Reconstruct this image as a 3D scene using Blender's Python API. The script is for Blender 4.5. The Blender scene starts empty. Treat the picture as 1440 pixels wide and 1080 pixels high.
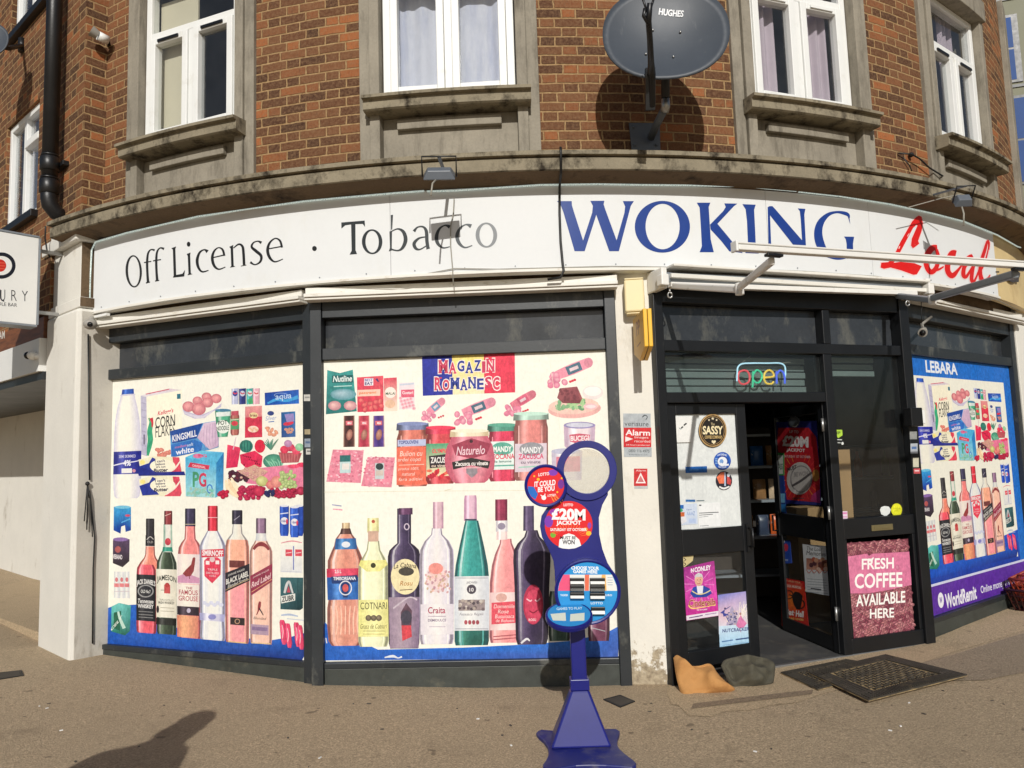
import bpy, bmesh, math, random
from mathutils import Vector, Matrix
R = math.radians
sc = bpy.context.scene
col = sc.collection
rnd = random.Random(7)

# ------------------------------------------------------------------ camera (focal length, pitch and roll measured from the photograph)
FPX, PITCH, ROLL, EYE = 1050.0, 0.0974, 0.0317, 1.6
cam = bpy.data.objects.new('camera', bpy.data.cameras.new('camera'))
col.objects.link(cam)
cam.data.sensor_width = 36.0
cam.data.lens = 36.0 * FPX / 1440.0
cam.data.clip_end = 2000.0
cam.data.clip_start = 0.05
_f = Vector((0, math.cos(PITCH), math.sin(PITCH)))
_u = Vector((0, -math.sin(PITCH), math.cos(PITCH)))
_r = Vector((1, 0, 0))
_R = _r * math.cos(ROLL) - _u * math.sin(ROLL)
_U = _r * math.sin(ROLL) + _u * math.cos(ROLL)
# image right is (cos r, -sin r) and image up (sin r, cos r) in the unrolled frame
_Rc = _r * math.cos(ROLL) + _u * -math.sin(ROLL)
_Rc = Vector((math.cos(ROLL), 0, 0)) - _u * math.sin(ROLL)
cam.matrix_world = Matrix(((_Rc.x, _U.x, -_f.x, 0), (_Rc.y, _U.y, -_f.y, 0), (_Rc.z, _U.z, -_f.z, EYE), (0, 0, 0, 1)))
sc.camera = cam

# ------------------------------------------------------------------ sky, sun, exposure
SUN_EL, SUN_AZ = 29.0, -0.5            # light travels along +Y, falling at 29 degrees
w = bpy.data.worlds.new('World'); sc.world = w; w.use_nodes = True
nt = w.node_tree; nt.nodes.clear()
sky = nt.nodes.new('ShaderNodeTexSky'); sky.sky_type = 'NISHITA'; sky.sun_disc = False
sky.sun_elevation = R(SUN_EL); sky.sun_rotation = R(180 + SUN_AZ)
sky.air_density = 1.0; sky.dust_density = 1.2; sky.ozone_density = 1.5
bg = nt.nodes.new('ShaderNodeBackground'); bg.inputs['Strength'].default_value = 0.05
wo = nt.nodes.new('ShaderNodeOutputWorld')
nt.links.new(sky.outputs[0], bg.inputs[0]); nt.links.new(bg.outputs[0], wo.inputs[0])
sun = bpy.data.objects.new('sun', bpy.data.lights.new('sun', 'SUN')); col.objects.link(sun)
sun.data.energy = 3.65; sun.data.angle = R(0.5); sun.data.color = (1.0, 0.965, 0.91)
SUND = Vector((math.sin(R(SUN_AZ)) * math.cos(R(SUN_EL)), math.cos(R(SUN_AZ)) * math.cos(R(SUN_EL)), -math.sin(R(SUN_EL))))
sun.rotation_euler = SUND.to_track_quat('-Z', 'Y').to_euler()
sun.location = (0, -20, 15)
sc.view_settings.view_transform = 'Standard'; sc.view_settings.look = 'None'
sc.view_settings.exposure = 0.0; sc.view_settings.gamma = 1.0

# ------------------------------------------------------------------ measuring: photograph point -> point on a real surface
def ray(px, py):
    a, b = px - 720.0, 540.0 - py
    a, b = a * math.cos(ROLL) + b * math.sin(ROLL), -a * math.sin(ROLL) + b * math.cos(ROLL)
    return Vector((a / FPX, math.cos(PITCH) - b / FPX * math.sin(PITCH), math.sin(PITCH) + b / FPX * math.cos(PITCH)))
E0 = Vector((0, 0, EYE))
def at_z(px, py, z):
    d = ray(px, py); t = (z - EYE) / d.z
    return E0 + d * t
def at_y(px, py, y):
    d = ray(px, py)
    return E0 + d * (y / d.y)

CX, CY = 0.07, 12.079                  # centre of the round corner
class Cyl:
    def __init__(s, rad): s.rad = rad
    def hit(s, px, py):
        d = ray(px, py)
        A = d.x ** 2 + d.y ** 2; B = -2 * (d.x * CX + d.y * CY); C = CX ** 2 + CY ** 2 - s.rad ** 2
        D = max(B * B - 4 * A * C, 1e-6)
        return E0 + d * ((-B - math.sqrt(D)) / (2 * A))
    def nrm(s, p): return Vector((p.x - CX, p.y - CY, 0)).normalized()
    def pt(s, px, py, o=0.0):
        p = s.hit(px, py); return p + s.nrm(p) * o
    def tz(s, px, py):
        p = s.hit(px, py); return math.degrees(math.atan2(p.x - CX, CY - p.y)), p.z
def CP(th, z, rad):
    t = R(th); return Vector((CX + rad * math.sin(t), CY - rad * math.cos(t), z))
class Plane:
    """vertical plane through A and B (seen from the street A left, B right); s runs from A to B, o is outwards."""
    def __init__(s, A, B, n=None):
        s.A = Vector((A[0], A[1], 0)); s.u = (Vector((B[0], B[1], 0)) - s.A).normalized()
        s.n = Vector((s.u.y, -s.u.x, 0)); s.L = (Vector((B[0], B[1], 0)) - s.A).length
    def P(s, a, z, o=0.0):
        p = s.A + s.u * a + s.n * o; return Vector((p.x, p.y, z))
    def pt(s, px, py, o=0.0):
        d = ray(px, py); t = s.n.dot(s.A - E0) / s.n.dot(d); return E0 + d * t + s.n * o
    def sz(s, px, py, o=0.0):
        d = ray(px, py); t = s.n.dot(s.A + s.n * o - E0) / s.n.dot(d); p = E0 + d * t
        return (p - s.A).dot(s.u), p.z
    def at(s, px, py, o=0.0): return s.P(*s.sz(px, py, o), o)      # point o in front of the plane seen at that place
    def nrm(s, p): return s.n
class Flat:
    """any plane: point and normal"""
    def __init__(s, p, n): s.p = Vector(p); s.n = Vector(n).normalized()
    def pt(s, px, py, o=0.0):
        d = ray(px, py); t = s.n.dot(s.p - E0) / s.n.dot(d); return E0 + d * t + s.n * o
    def nrm(s, p): return s.n
PW1 = Plane((-3.388, 6.219), (-1.522, 5.482))
PW2 = Plane((-1.377, 5.422), (.674, 5.322))
PD = Plane((1.082, 5.277), (3.128, 6.004))
PW3 = Plane((3.282, 6.169), (4.977, 7.447))
PPIL = Plane((.70, 5.315), (1.05, 5.270))
LA = 40.5
PLW = Plane((-3.518 - 6 * math.cos(R(LA)), 5.988 + 6 * math.sin(R(LA))), (-3.518, 5.988))   # s = 6 at the corner
def LWP(s, z, o=0.0): return PLW.P(6 - s, z, o)     # s metres left of the corner

# ------------------------------------------------------------------ mesh building
def lin(c):
    c = c / 255.0
    return c / 12.92 if c <= 0.04045 else ((c + 0.055) / 1.055) ** 2.4
def L3(c): return (lin(c[0]), lin(c[1]), lin(c[2]))

class MB:
    def __init__(s): s.v = []; s.f = []; s.uv = {}; s.m = []; s.sm = []
    def add(s, vs, fs, uv=None, m=0, smooth=False):
        b = len(s.v); s.v += [Vector(p) for p in vs]
        for f in fs: s.f.append(tuple(b + i for i in f)); s.m.append(m); s.sm.append(smooth)
        if uv:
            for i, q in enumerate(uv): s.uv[b + i] = q
        return b
    def hexa(s, p, m=0, uv=None):       # p: bottom 4 then top 4
        s.add(p, [(0, 3, 2, 1), (4, 5, 6, 7), (0, 1, 5, 4), (1, 2, 6, 5), (2, 3, 7, 6), (3, 0, 4, 7)], uv, m)
    def pbox(s, F, s0, s1, z0, z1, o0, o1, m=0):
        P = F if callable(F) else F.P
        s.hexa([P(s0, z0, o0), P(s1, z0, o0), P(s1, z0, o1), P(s0, z0, o1), P(s0, z1, o0), P(s1, z1, o0), P(s1, z1, o1), P(s0, z1, o1)], m)
    def box(s, c, d, rz=0.0, m=0):
        c = Vector(c); M = Matrix.Rotation(rz, 3, 'Z'); x, y, z = d[0] / 2, d[1] / 2, d[2] / 2
        s.hexa([c + M @ Vector(q) for q in ((-x, -y, -z), (x, -y, -z), (x, y, -z), (-x, y, -z), (-x, -y, z), (x, -y, z), (x, y, z), (-x, y, z))], m)
    def cbox(s, t0, t1, z0, z1, r0, r1, n=None, m=0, prof=None):
        """block following the round corner; prof: list of (radius, z) closed section instead of a rectangle"""
        n = n or max(1, int(abs(t1 - t0) / 1.5))
        prof = prof or [(r0, z0), (r1, z0), (r1, z1), (r0, z1)]
        k = len(prof); vs = []; uv = []
        for i in range(n + 1):
            t = t0 + (t1 - t0) * i / n
            for (rr, z) in prof: vs.append(CP(t, z, rr)); uv.append((R(t) * 6.9, z))
        fs = []
        for i in range(n):
            for j in range(k):
                a, b = i * k + j, i * k + (j + 1) % k
                fs.append((a, b, b + k, a + k))
        fs.append(tuple(range(k))); fs.append(tuple(n * k + j for j in reversed(range(k))))
        s.add(vs, fs, uv, m)
    def tube(s, pts, rad, n=8, m=0, cap=True):
        pts = [Vector(p) for p in pts]; rads = rad if isinstance(rad, (list, tuple)) else [rad] * len(pts)
        vs = []; up0 = None
        for i, p in enumerate(pts):
            t = (pts[min(i + 1, len(pts) - 1)] - pts[max(i - 1, 0)])
            if t.length < 1e-9: t = Vector((0, 0, 1))
            t.normalize()
            if up0 is None:
                up0 = Vector((0, 0, 1)) if abs(t.z) < .9 else Vector((1, 0, 0))
            a = (up0 - t * up0.dot(t)).normalized(); b = t.cross(a); up0 = a
            for j in range(n):
                g = 2 * math.pi * j / n
                vs.append(p + (a * math.cos(g) + b * math.sin(g)) * rads[i])
        fs = []
        for i in range(len(pts) - 1):
            for j in range(n):
                fs.append((i * n + j, i * n + (j + 1) % n, (i + 1) * n + (j + 1) % n, (i + 1) * n + j))
        s.add(vs, fs, None, m, True)
        if cap:
            b = len(s.v) - len(vs)
            for q in (list(reversed(range(n))), [(len(pts) - 1) * n + j for j in range(n)]):
                s.f.append(tuple(b + i for i in q)); s.m.append(m); s.sm.append(False)
    def bar(s, a, b, w, h, up=(0, 0, 1), m=0):
        a, b = Vector(a), Vector(b); t = (b - a).normalized(); up = Vector(up)
        x = t.cross(up).normalized() * (w / 2); y = x.cross(t).normalized() * (h / 2)
        s.hexa([a - x - y, a + x - y, b + x - y, b - x - y, a - x + y, a + x + y, b + x + y, b - x + y], m)
    def prism(s, pts, nrm, t, m=0, mback=None):
        """polygon pts (3D) extruded back by t against nrm"""
        pts = [Vector(p) for p in pts]; nrm = Vector(nrm); k = len(pts)
        vs = pts + [p - nrm * t for p in pts]
        s.add(vs, [tuple(range(k)), tuple(reversed(range(k, 2 * k)))] + [(i, (i + 1) % k, (i + 1) % k + k, i + k) for i in range(k)], None, m)
    def ball(s, c, r, n=12, m=0, sq=(1, 1, 1), z0=-1.0, z1=1.0):
        c = Vector(c); vs = []; fs = []; h = n // 2 + 1
        for i in range(h):
            ph = math.asin(z0) + (math.asin(z1) - math.asin(z0)) * i / (h - 1)
            for j in range(n):
                g = 2 * math.pi * j / n
                vs.append(c + Vector((math.cos(ph) * math.cos(g) * sq[0], math.cos(ph) * math.sin(g) * sq[1], math.sin(ph) * sq[2])) * r)
        for i in range(h - 1):
            for j in range(n): fs.append((i * n + j, i * n + (j + 1) % n, (i + 1) * n + (j + 1) % n, (i + 1) * n + j))
        s.add(vs, fs, None, m, True)
    def build(s, name, mats, parent=None, bevel=0.0, at=None, recalc=True):
        me = bpy.data.meshes.new(name)
        base = wloc(parent) if parent else None
        if base is None:
            if at is not None: base = Vector(at)
            else:
                lo = [min(p[i] for p in s.v) for i in range(3)]; hi = [max(p[i] for p in s.v) for i in range(3)]
                base = Vector(((lo[0] + hi[0]) / 2, (lo[1] + hi[1]) / 2, lo[2]))
        me.from_pydata([tuple(p - base) for p in s.v], [], s.f)
        for i, p in enumerate(me.polygons): p.material_index = s.m[i]; p.use_smooth = s.sm[i]
        if s.uv:
            l = me.uv_layers.new(name='UVMap')
            for lp in me.loops: l.data[lp.index].uv = s.uv.get(lp.vertex_index, (0, 0))
        if recalc:
            bm = bmesh.new(); bm.from_mesh(me); bmesh.ops.recalc_face_normals(bm, faces=bm.faces); bm.to_mesh(me); bm.free()
        o = bpy.data.objects.new(name, me); col.objects.link(o)
        for mt in (mats if isinstance(mats, (list, tuple)) else [mats]): me.materials.append(mt)
        if parent: o.parent = parent
        else: o.location = base
        if bevel:
            b = o.modifiers.new('bevel', 'BEVEL'); b.width = bevel; b.segments = 2; b.limit_method = 'ANGLE'; b.angle_limit = R(40)
        return o
def wloc(o):
    p = Vector((0, 0, 0))
    while o is not None: p += o.location; o = o.parent
    return p
def tag(o, label=None, cat=None, group=None, kind=None):
    if label: o['label'] = label
    if cat: o['category'] = cat
    if group: o['group'] = group
    if kind: o['kind'] = kind
    return o
def thing(name, label, cat, loc, group=None):
    o = bpy.data.objects.new(name, None); col.objects.link(o); o.location = loc; o.empty_display_size = .1
    return tag(o, label, cat, group)

# ------------------------------------------------------------------ materials
def newmat(name):
    m = bpy.data.materials.new(name); m.use_nodes = True
    n = m.node_tree; p = n.nodes['Principled BSDF']
    return m, n, p
def nd(n, t, **kw):
    x = n.nodes.new(t)
    for k, v in kw.items():
        if k in x.inputs.keys(): x.inputs[k].default_value = v
        else: setattr(x, k, v)
    return x
def ramp(n, fac, stops):
    r = n.nodes.new('ShaderNodeValToRGB'); e = r.color_ramp.elements
    while len(e) < len(stops): e.new(0.5)
    for i, (p, c) in enumerate(stops): e[i].position = p; e[i].color = (c[0], c[1], c[2], 1)
    n.links.new(fac, r.inputs[0]); return r
def mathn(n, op, a, b=None, c=None):
    x = n.nodes.new('ShaderNodeMath'); x.operation = op
    for i, q in enumerate((a, b, c)):
        if q is None: continue
        if isinstance(q, (int, float)): x.inputs[i].default_value = q
        else: n.links.new(q, x.inputs[i])
    return x.outputs[0]
def mixc(n, fac, a, b, blend='MIX'):
    x = n.nodes.new('ShaderNodeMix'); x.data_type = 'RGBA'; x.blend_type = blend
    for i, q in ((0, fac), (6, a), (7, b)):
        if isinstance(q, (int, float)): x.inputs[i].default_value = q
        elif isinstance(q, tuple): x.inputs[i].default_value = (q[0], q[1], q[2], 1)
        else: n.links.new(q, x.inputs[i])
    return x.outputs[2]
def noise(n, vec, scale, detail=4, rough=.6, sx=None):
    if sx:
        mp = nd(n, 'ShaderNodeMapping'); mp.inputs['Scale'].default_value = sx; n.links.new(vec, mp.inputs[0]); vec = mp.outputs[0]
    x = nd(n, 'ShaderNodeTexNoise', Scale=scale, Detail=detail, Roughness=rough); n.links.new(vec, x.inputs['Vector']); return x.outputs[0]
def bump(n, p, h, strength, dist=.01):
    b = nd(n, 'ShaderNodeBump', Strength=strength, Distance=dist); n.links.new(h, b.inputs['Height']); n.links.new(b.outputs[0], p.inputs['Normal']); return b
def pm(name, c, rough=.6, var=.12, vs=6.0, fine=80.0, bmp=.15, metal=0.0, spec=.5, stain=None, st=(.52, .7), sscale=3.0, sx=None, srgb=True, coat=0.0, rvar=.1):
    """painted / plain surface: colour with cloudy and fine variation, optional stain colour with a shape of its own"""
    m, n, p = newmat(name)
    c = L3(c) if srgb else c
    tc = nd(n, 'ShaderNodeTexCoord').outputs['Object']
    a = noise(n, tc, vs, 5); b = noise(n, tc, fine, 3)
    f = mathn(n, 'ADD', mathn(n, 'MULTIPLY', a, .7), mathn(n, 'MULTIPLY', b, .3))
    lo = tuple(q * (1 - var) for q in c); hi = tuple(min(q * (1 + var), .95) for q in c)
    r = ramp(n, f, [(.3, lo), (.7, hi)]); out = r.outputs[0]
    if stain:
        sc_ = L3(stain) if srgb else stain
        s = noise(n, tc, sscale, 7, .7, sx)
        k = ramp(n, s, [(st[0], (0, 0, 0)), (st[1], (1, 1, 1))])
        out = mixc(n, k.outputs[0], out, sc_)
    n.links.new(out, p.inputs['Base Color'])
    p.inputs['Metallic'].default_value = metal; p.inputs['Specular IOR Level'].default_value = spec
    rr = mathn(n, 'ADD', mathn(n, 'MULTIPLY', a, rvar * 2), rough - rvar); n.links.new(rr, p.inputs['Roughness'])
    p.inputs['Coat Weight'].default_value = coat
    if bmp: bump(n, p, b, bmp, .004)
    return m
def glassm(name, tint=(1, 1, 1), refl=1.0, dust=0.0, dustc=(.5, .5, .5)):
    m = bpy.data.materials.new(name); m.use_nodes = True; n = m.node_tree; n.nodes.clear()
    o = nd(n, 'ShaderNodeOutputMaterial'); t = nd(n, 'ShaderNodeBsdfTransparent'); t.inputs[0].default_value = (*tint, 1)
    g = nd(n, 'ShaderNodeBsdfGlossy', Roughness=.02); lw = nd(n, 'ShaderNodeLayerWeight'); lw.inputs[0].default_value = .5; f5 = mathn(n, 'ADD', mathn(n, 'MULTIPLY', mathn(n, 'POWER', lw.outputs[1], 5.0), .95), .045)
    tc = nd(n, 'ShaderNodeTexCoord').outputs['Object']
    bb = nd(n, 'ShaderNodeBump', Strength=.06, Distance=.02); n.links.new(noise(n, tc, 2.2, 2), bb.inputs['Height']); n.links.new(bb.outputs[0], g.inputs['Normal'])
    mx = nd(n, 'ShaderNodeMixShader'); n.links.new(mathn(n, 'MULTIPLY', f5, refl), mx.inputs[0]); n.links.new(t.outputs[0], mx.inputs[1]); n.links.new(g.outputs[0], mx.inputs[2])
    last = mx.outputs[0]
    if dust:
        d = nd(n, 'ShaderNodeBsdfDiffuse'); d.inputs[0].default_value = (*dustc, 1)
        k = noise(n, tc, 5, 6, .7); k = mathn(n, 'MULTIPLY', k, dust)
        m2 = nd(n, 'ShaderNodeMixShader'); n.links.new(k, m2.inputs[0]); n.links.new(last, m2.inputs[1]); n.links.new(d.outputs[0], m2.inputs[2]); last = m2.outputs[0]
    n.links.new(last, o.inputs[0]); return m

def brickm(name):
    """Flemish bond in metres from the UV map: stretcher, header, next course shifted half a repeat"""
    m, n, p = newmat(name)
    uv = nd(n, 'ShaderNodeUVMap').outputs[0]
    wob = noise(n, uv, 9, 2)
    sp = nd(n, 'ShaderNodeSeparateXYZ'); n.links.new(uv, sp.inputs[0])
    u = mathn(n, 'ADD', sp.outputs[0], mathn(n, 'MULTIPLY', mathn(n, 'SUBTRACT', wob, .5), .018))
    v = mathn(n, 'ADD', sp.outputs[1], mathn(n, 'MULTIPLY', mathn(n, 'SUBTRACT', noise(n, uv, 5, 3), .5), .014))
    CH, PER, ST = .0715, .322, .2145
    rv = mathn(n, 'DIVIDE', v, CH); row = mathn(n, 'FLOOR', rv); fv = mathn(n, 'FRACT', rv)
    uu = mathn(n, 'ADD', mathn(n, 'DIVIDE', u, PER), mathn(n, 'MULTIPLY', mathn(n, 'MODULO', row, 2), .5))
    uu = mathn(n, 'ADD', uu, 50.0)
    cu = mathn(n, 'FLOOR', uu); fu = mathn(n, 'MULTIPLY', mathn(n, 'FRACT', uu), PER)
    hd = mathn(n, 'GREATER_THAN', fu, ST)
    lx = mathn(n, 'SUBTRACT', fu, mathn(n, 'MULTIPLY', hd, ST))
    wd = mathn(n, 'SUBTRACT', ST, mathn(n, 'MULTIPLY', hd, ST - (PER - ST)))
    ex = mathn(n, 'MINIMUM', lx, mathn(n, 'SUBTRACT', wd, lx))
    fvm = mathn(n, 'MULTIPLY', fv, CH)
    ey = mathn(n, 'MINIMUM', fvm, mathn(n, 'SUBTRACT', CH, fvm))
    e = mathn(n, 'MINIMUM', ex, ey)
    e = mathn(n, 'ADD', e, mathn(n, 'MULTIPLY', mathn(n, 'SUBTRACT', noise(n, uv, 55, 3), .5), .0062))
    mask = nd(n, 'ShaderNodeMapRange'); mask.inputs[1].default_value = .0046; mask.inputs[2].default_value = .0080; n.links.new(e, mask.inputs[0])
    cid = nd(n, 'ShaderNodeCombineXYZ'); n.links.new(mathn(n, 'ADD', mathn(n, 'MULTIPLY', cu, 2), hd), cid.inputs[0]); n.links.new(row, cid.inputs[1])
    wn = nd(n, 'ShaderNodeTexWhiteNoise'); wn.noise_dimensions = '2D'; n.links.new(cid.outputs[0], wn.inputs['Vector'])
    big = noise(n, uv, 1.1, 3)
    k = mathn(n, 'ADD', mathn(n, 'MULTIPLY', wn.outputs[0], .84), mathn(n, 'MULTIPLY', big, .26))
    cr = ramp(n, k, [(.0, (.034, .017, .011)), (.2, (.070, .029, .015)), (.45, (.118, .047, .021)), (.66, (.165, .070, .031)), (.84, (.225, .078, .029)), (1.0, (.38, .122, .038))])
    cr.color_ramp.interpolation = 'LINEAR'
    mot = noise(n, uv, 45, 6, .75)
    bc = mixc(n, ramp(n, mot, [(.42, (0, 0, 0)), (.72, (.7, .7, .7))]).outputs[0], cr.outputs[0], (.26, .155, .08))
    bc = mixc(n, ramp(n, noise(n, uv, 22, 6, .8), [(.55, (0, 0, 0)), (.75, (.7, .7, .7))]).outputs[0], bc, (.035, .018, .014))
    drag = noise(n, uv, 14, 5, .75, (9, 1.2, 1))                      # vertical drag marks of wire-cut bricks
    bc = mixc(n, ramp(n, drag, [(.54, (0, 0, 0)), (.72, (.6, .6, .6))]).outputs[0], bc, (.055, .028, .018))
    bc = mixc(n, ramp(n, drag, [(.26, (.45, .45, .45)), (.42, (0, 0, 0))]).outputs[0], bc, (.36, .22, .12))
    mc = ramp(n, noise(n, uv, 30, 4), [(.3, (.27, .155, .068)), (.7, (.42, .28, .14))]).outputs[0]
    out = mixc(n, mask.outputs[0], mc, bc)
    out = mixc(n, ramp(n, noise(n, uv, 1.7, 7, .75), [(.58, (0, 0, 0)), (.85, (.5, .5, .5))]).outputs[0], out, (.06, .045, .035))
    n.links.new(out, p.inputs['Base Color']); p.inputs['Roughness'].default_value = .88; p.inputs['Specular IOR Level'].default_value = .25
    h = mathn(n, 'ADD', mask.outputs[0], mathn(n, 'MULTIPLY', mot, .5))
    h = mathn(n, 'ADD', h, mathn(n, 'MULTIPLY', wn.outputs[0], .35))
    bump(n, p, h, .8, .012)
    return m
M = {}
M['brick'] = brickm('brick')
M['stone'] = pm('weathered_stone', (143, 136, 122), .85, .22, 3.0, 60, .35, spec=.25, stain=(78, 72, 62), st=(.48, .80), sscale=2.6, sx=(3.5, 3.5, .8))
M['cornice'] = pm('lichened_stone', (136, 127, 108), .88, .25, 4.0, 70, .5, spec=.2, stain=(48, 42, 34), st=(.47, .66), sscale=3.4, sx=(2.2, 2.2, 1.6))
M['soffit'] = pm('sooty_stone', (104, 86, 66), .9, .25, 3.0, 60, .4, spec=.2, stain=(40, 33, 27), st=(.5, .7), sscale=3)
M['pvc'] = pm('white_pvc', (226, 227, 224), .5, .03, 4, 40, .0, stain=(190, 186, 172), st=(.6, .9), sscale=5)
M['sign'] = pm('sign_sheet', (217, 219, 219), .6, .03, 1.5, 30, .03, stain=(206, 205, 196), st=(.55, .9), sscale=1.2, sx=(1, 1, .5), spec=.22)
M['signold'] = pm('old_sign_sheet', (214, 190, 138), .5, .08, 2, 30, .05, stain=(180, 150, 100), st=(.5, .8))
M['whitepaint'] = pm('white_masonry_paint', (216, 213, 204), .8, .06, 3, 50, .3, stain=(150, 138, 118), st=(.60, .80), sscale=2.2, sx=(2, 2, .7))
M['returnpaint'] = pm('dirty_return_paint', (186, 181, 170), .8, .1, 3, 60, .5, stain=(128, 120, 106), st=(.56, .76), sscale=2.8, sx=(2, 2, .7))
M['greypaint'] = pm('grey_masonry_paint', (205, 200, 190), .75, .08, 3, 50, .4, stain=(140, 130, 116), st=(.56, .8), sscale=2.5, sx=(2, 2, .8))
def pierm():
    m = pm('peeling_pier_paint', (220, 216, 205), .8, .06, 3, 50, .3, stain=(170, 160, 140), st=(.58, .8), sscale=2.4, sx=(2, 2, .7))
    n = m.node_tree; p = n.nodes['Principled BSDF']; tc = nd(n, 'ShaderNodeTexCoord').outputs['Object']
    sp = nd(n, 'ShaderNodeSeparateXYZ'); n.links.new(tc, sp.inputs[0])
    k = mathn(n, 'SUBTRACT', noise(n, tc, 9, 6, .75), mathn(n, 'MULTIPLY', sp.outputs[2], .85))        # splash line: plaster bare near the pavement
    old = p.inputs['Base Color'].links[0].from_socket
    bare = ramp(n, noise(n, tc, 30, 5, .7), [(.3, L3((120, 106, 86))), (.7, L3((186, 172, 146)))]).outputs[0]
    n.links.new(mixc(n, ramp(n, k, [(.30, (0, 0, 0)), (.36, (1, 1, 1))]).outputs[0], old, bare), p.inputs['Base Color'])
    return m
M['pierpaint'] = pierm()
M['woodwhite'] = pm('white_gloss_board', (222, 219, 210), .6, .06, 3, 50, .1, stain=(168, 154, 128), st=(.58, .76), sscale=5, sx=(1, 1, 3))
M['frame'] = pm('dark_grey_frame', (40, 44, 47), .42, .2, 3, 60, .1, stain=(112, 112, 104), st=(.57, .80), sscale=4, sx=(1, 1, .6))
M['doorblack'] = pm('black_door_paint', (18, 20, 23), .4, .2, 3, 60, .1, stain=(66, 66, 64), st=(.66, .86), sscale=6)
M['riser'] = pm('granite_riser', (58, 62, 58), .5, .3, 12, 160, .15, stain=(104, 100, 86), st=(.58, .8), sscale=4)
M['darkpane'] = pm('dusty_dark_pane', (52, 55, 59), .2, .3, 2.2, 30, .02, stain=(124, 122, 110), st=(.52, .86), sscale=2.0, sx=(1.6, 1.6, .9), rvar=.08)
M['black'] = pm('black_plastic', (16, 17, 19), .4, .15, 6, 60, .05)
M['iron'] = pm('black_iron', (22, 22, 23), .42, .25, 5, 60, .2)
M['dish'] = pm('dish_grey', (64, 70, 78), .5, .08, 3, 40, .03, stain=(100, 103, 106), st=(.6, .82), sscale=5, sx=(3, 3, .6))
M['galv'] = pm('galvanised_steel', (170, 170, 168), .35, .12, 9, 60, .05, metal=.8)
M['alu'] = pm('awning_aluminium', (226, 224, 218), .4, .05, 5, 60, .03, stain=(150, 142, 128), st=(.62, .8), sscale=6)
M['greyalu'] = pm('grey_tube', (128, 134, 140), .4, .08, 5, 60, .03)
M['cream'] = pm('cream_plastic', (226, 210, 164), .5, .04, 4, 50, .03)
M['yellow'] = pm('yellow_plastic', (232, 178, 40), .42, .05, 4, 50, .02)
M['blue'] = pm('blue_plastic', (13, 22, 112), .4, .12, 4, 60, .02, stain=(70, 74, 130), st=(.66, .9), sscale=9, coat=.15)
M['bluebase'] = pm('dusty_blue_steel', (22, 30, 104), .45, .18, 4, 60, .05, stain=(110, 106, 112), st=(.50, .85), sscale=6)
M['whiteplastic'] = pm('white_plastic', (228, 228, 224), .4, .03, 4, 50, .02)
M['steelcam'] = pm('grey_housing', (150, 146, 138), .45, .1, 8, 60, .05)
M['lens'] = pm('dark_lens', (12, 12, 14), .12, .1, 4, 40, 0)
M['glass'] = glassm('window_glass', (.95, .96, .96), 1.0, .03, (.55, .57, .6))
M['shopglass'] = glassm('shop_glass', (.86, .89, .89), 1.0, .035, (.3, .31, .32))
M['milky'] = glassm('milky_plastic', (.95, .95, .94), 2.6, .6, (.66, .62, .55))
M['clear'] = glassm('clear_plastic', (.93, .93, .92), 1.4, .25, (.75, .74, .70))
M['curtain'] = pm('lilac_curtain', (184, 170, 180), .8, .1, 3, 50, .2)
M['net'] = pm('net_curtain', (200, 202, 214), .8, .1, 2.2, 30, .1, stain=(150, 158, 190), st=(.45, .75), sscale=2, sx=(3, 3, .5))
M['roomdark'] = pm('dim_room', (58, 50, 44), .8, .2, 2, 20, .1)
M['roomupper'] = pm('upper_room', (80, 80, 84), .8, .2, 2, 20, .1)
M['beigewall'] = pm('beige_blind', (206, 198, 174), .8, .06, 2, 20, .1)
M['shopfloor'] = pm('rubber_floor', (70, 70, 70), .6, .2, 4, 80, .2, stain=(110, 106, 96), st=(.55, .8))
M['wood'] = pm('varnished_board', (122, 74, 44), .5, .15, 2, 50, .1, stain=(80, 46, 28), st=(.45, .7), sscale=3, sx=(1, 1, 8))
M['cardboard'] = pm('cardboard', (188, 148, 104), .8, .08, 4, 60, .1)
M['sandbag'] = pm('orange_canvas', (182, 132, 76), .85, .12, 6, 220, .5, stain=(150, 100, 52), st=(.5, .75), sscale=6)
M['darkbag'] = pm('dark_canvas', (78, 74, 60), .85, .2, 6, 220, .5, stain=(52, 50, 42), st=(.45, .7), sscale=7)
M['rubber'] = pm('black_rubber', (62, 57, 49), .7, .3, 8, 120, .3, stain=(112, 98, 74), st=(.55, .75), sscale=12)
M['rubberbase'] = pm('dusty_mat_base', (158, 136, 98), .85, .3, 12, 120, .3, stain=(58, 52, 42), st=(.45, .65), sscale=9)
M['cableblack'] = pm('black_cable', (24, 24, 24), .5, .1, 5, 50, 0)
M['cablegrey'] = pm('grey_cable', (150, 146, 134), .5, .1, 5, 50, 0)
M['ledstrip'] = pm('led_rope', (214, 224, 218), .3, .05, 5, 300, .2, stain=(110, 132, 124), st=(.5, .56), sscale=120)
M['ledstrip'].node_tree.nodes['Principled BSDF'].inputs['Emission Color'].default_value = (.80, .95, .90, 1); M['ledstrip'].node_tree.nodes['Principled BSDF'].inputs['Emission Strength'].default_value = .38
M['tungsten'] = pm('floodlight_grey', (92, 98, 106), .45, .1, 6, 60, .05)
M['shutter'] = pm('grey_green_shutter', (128, 140, 136), .4, .1, 3, 40, .05)
M['rim'] = pm('tin_white', (200, 200, 196), .4, .05, 4, 40, 0)
M['basketred'] = pm('red_brown_basket', (142, 52, 30), .4, .12, 5, 60, .03)
M['basketdark'] = pm('dark_brown_basket', (60, 26, 22), .4, .12, 5, 60, .03)
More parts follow.
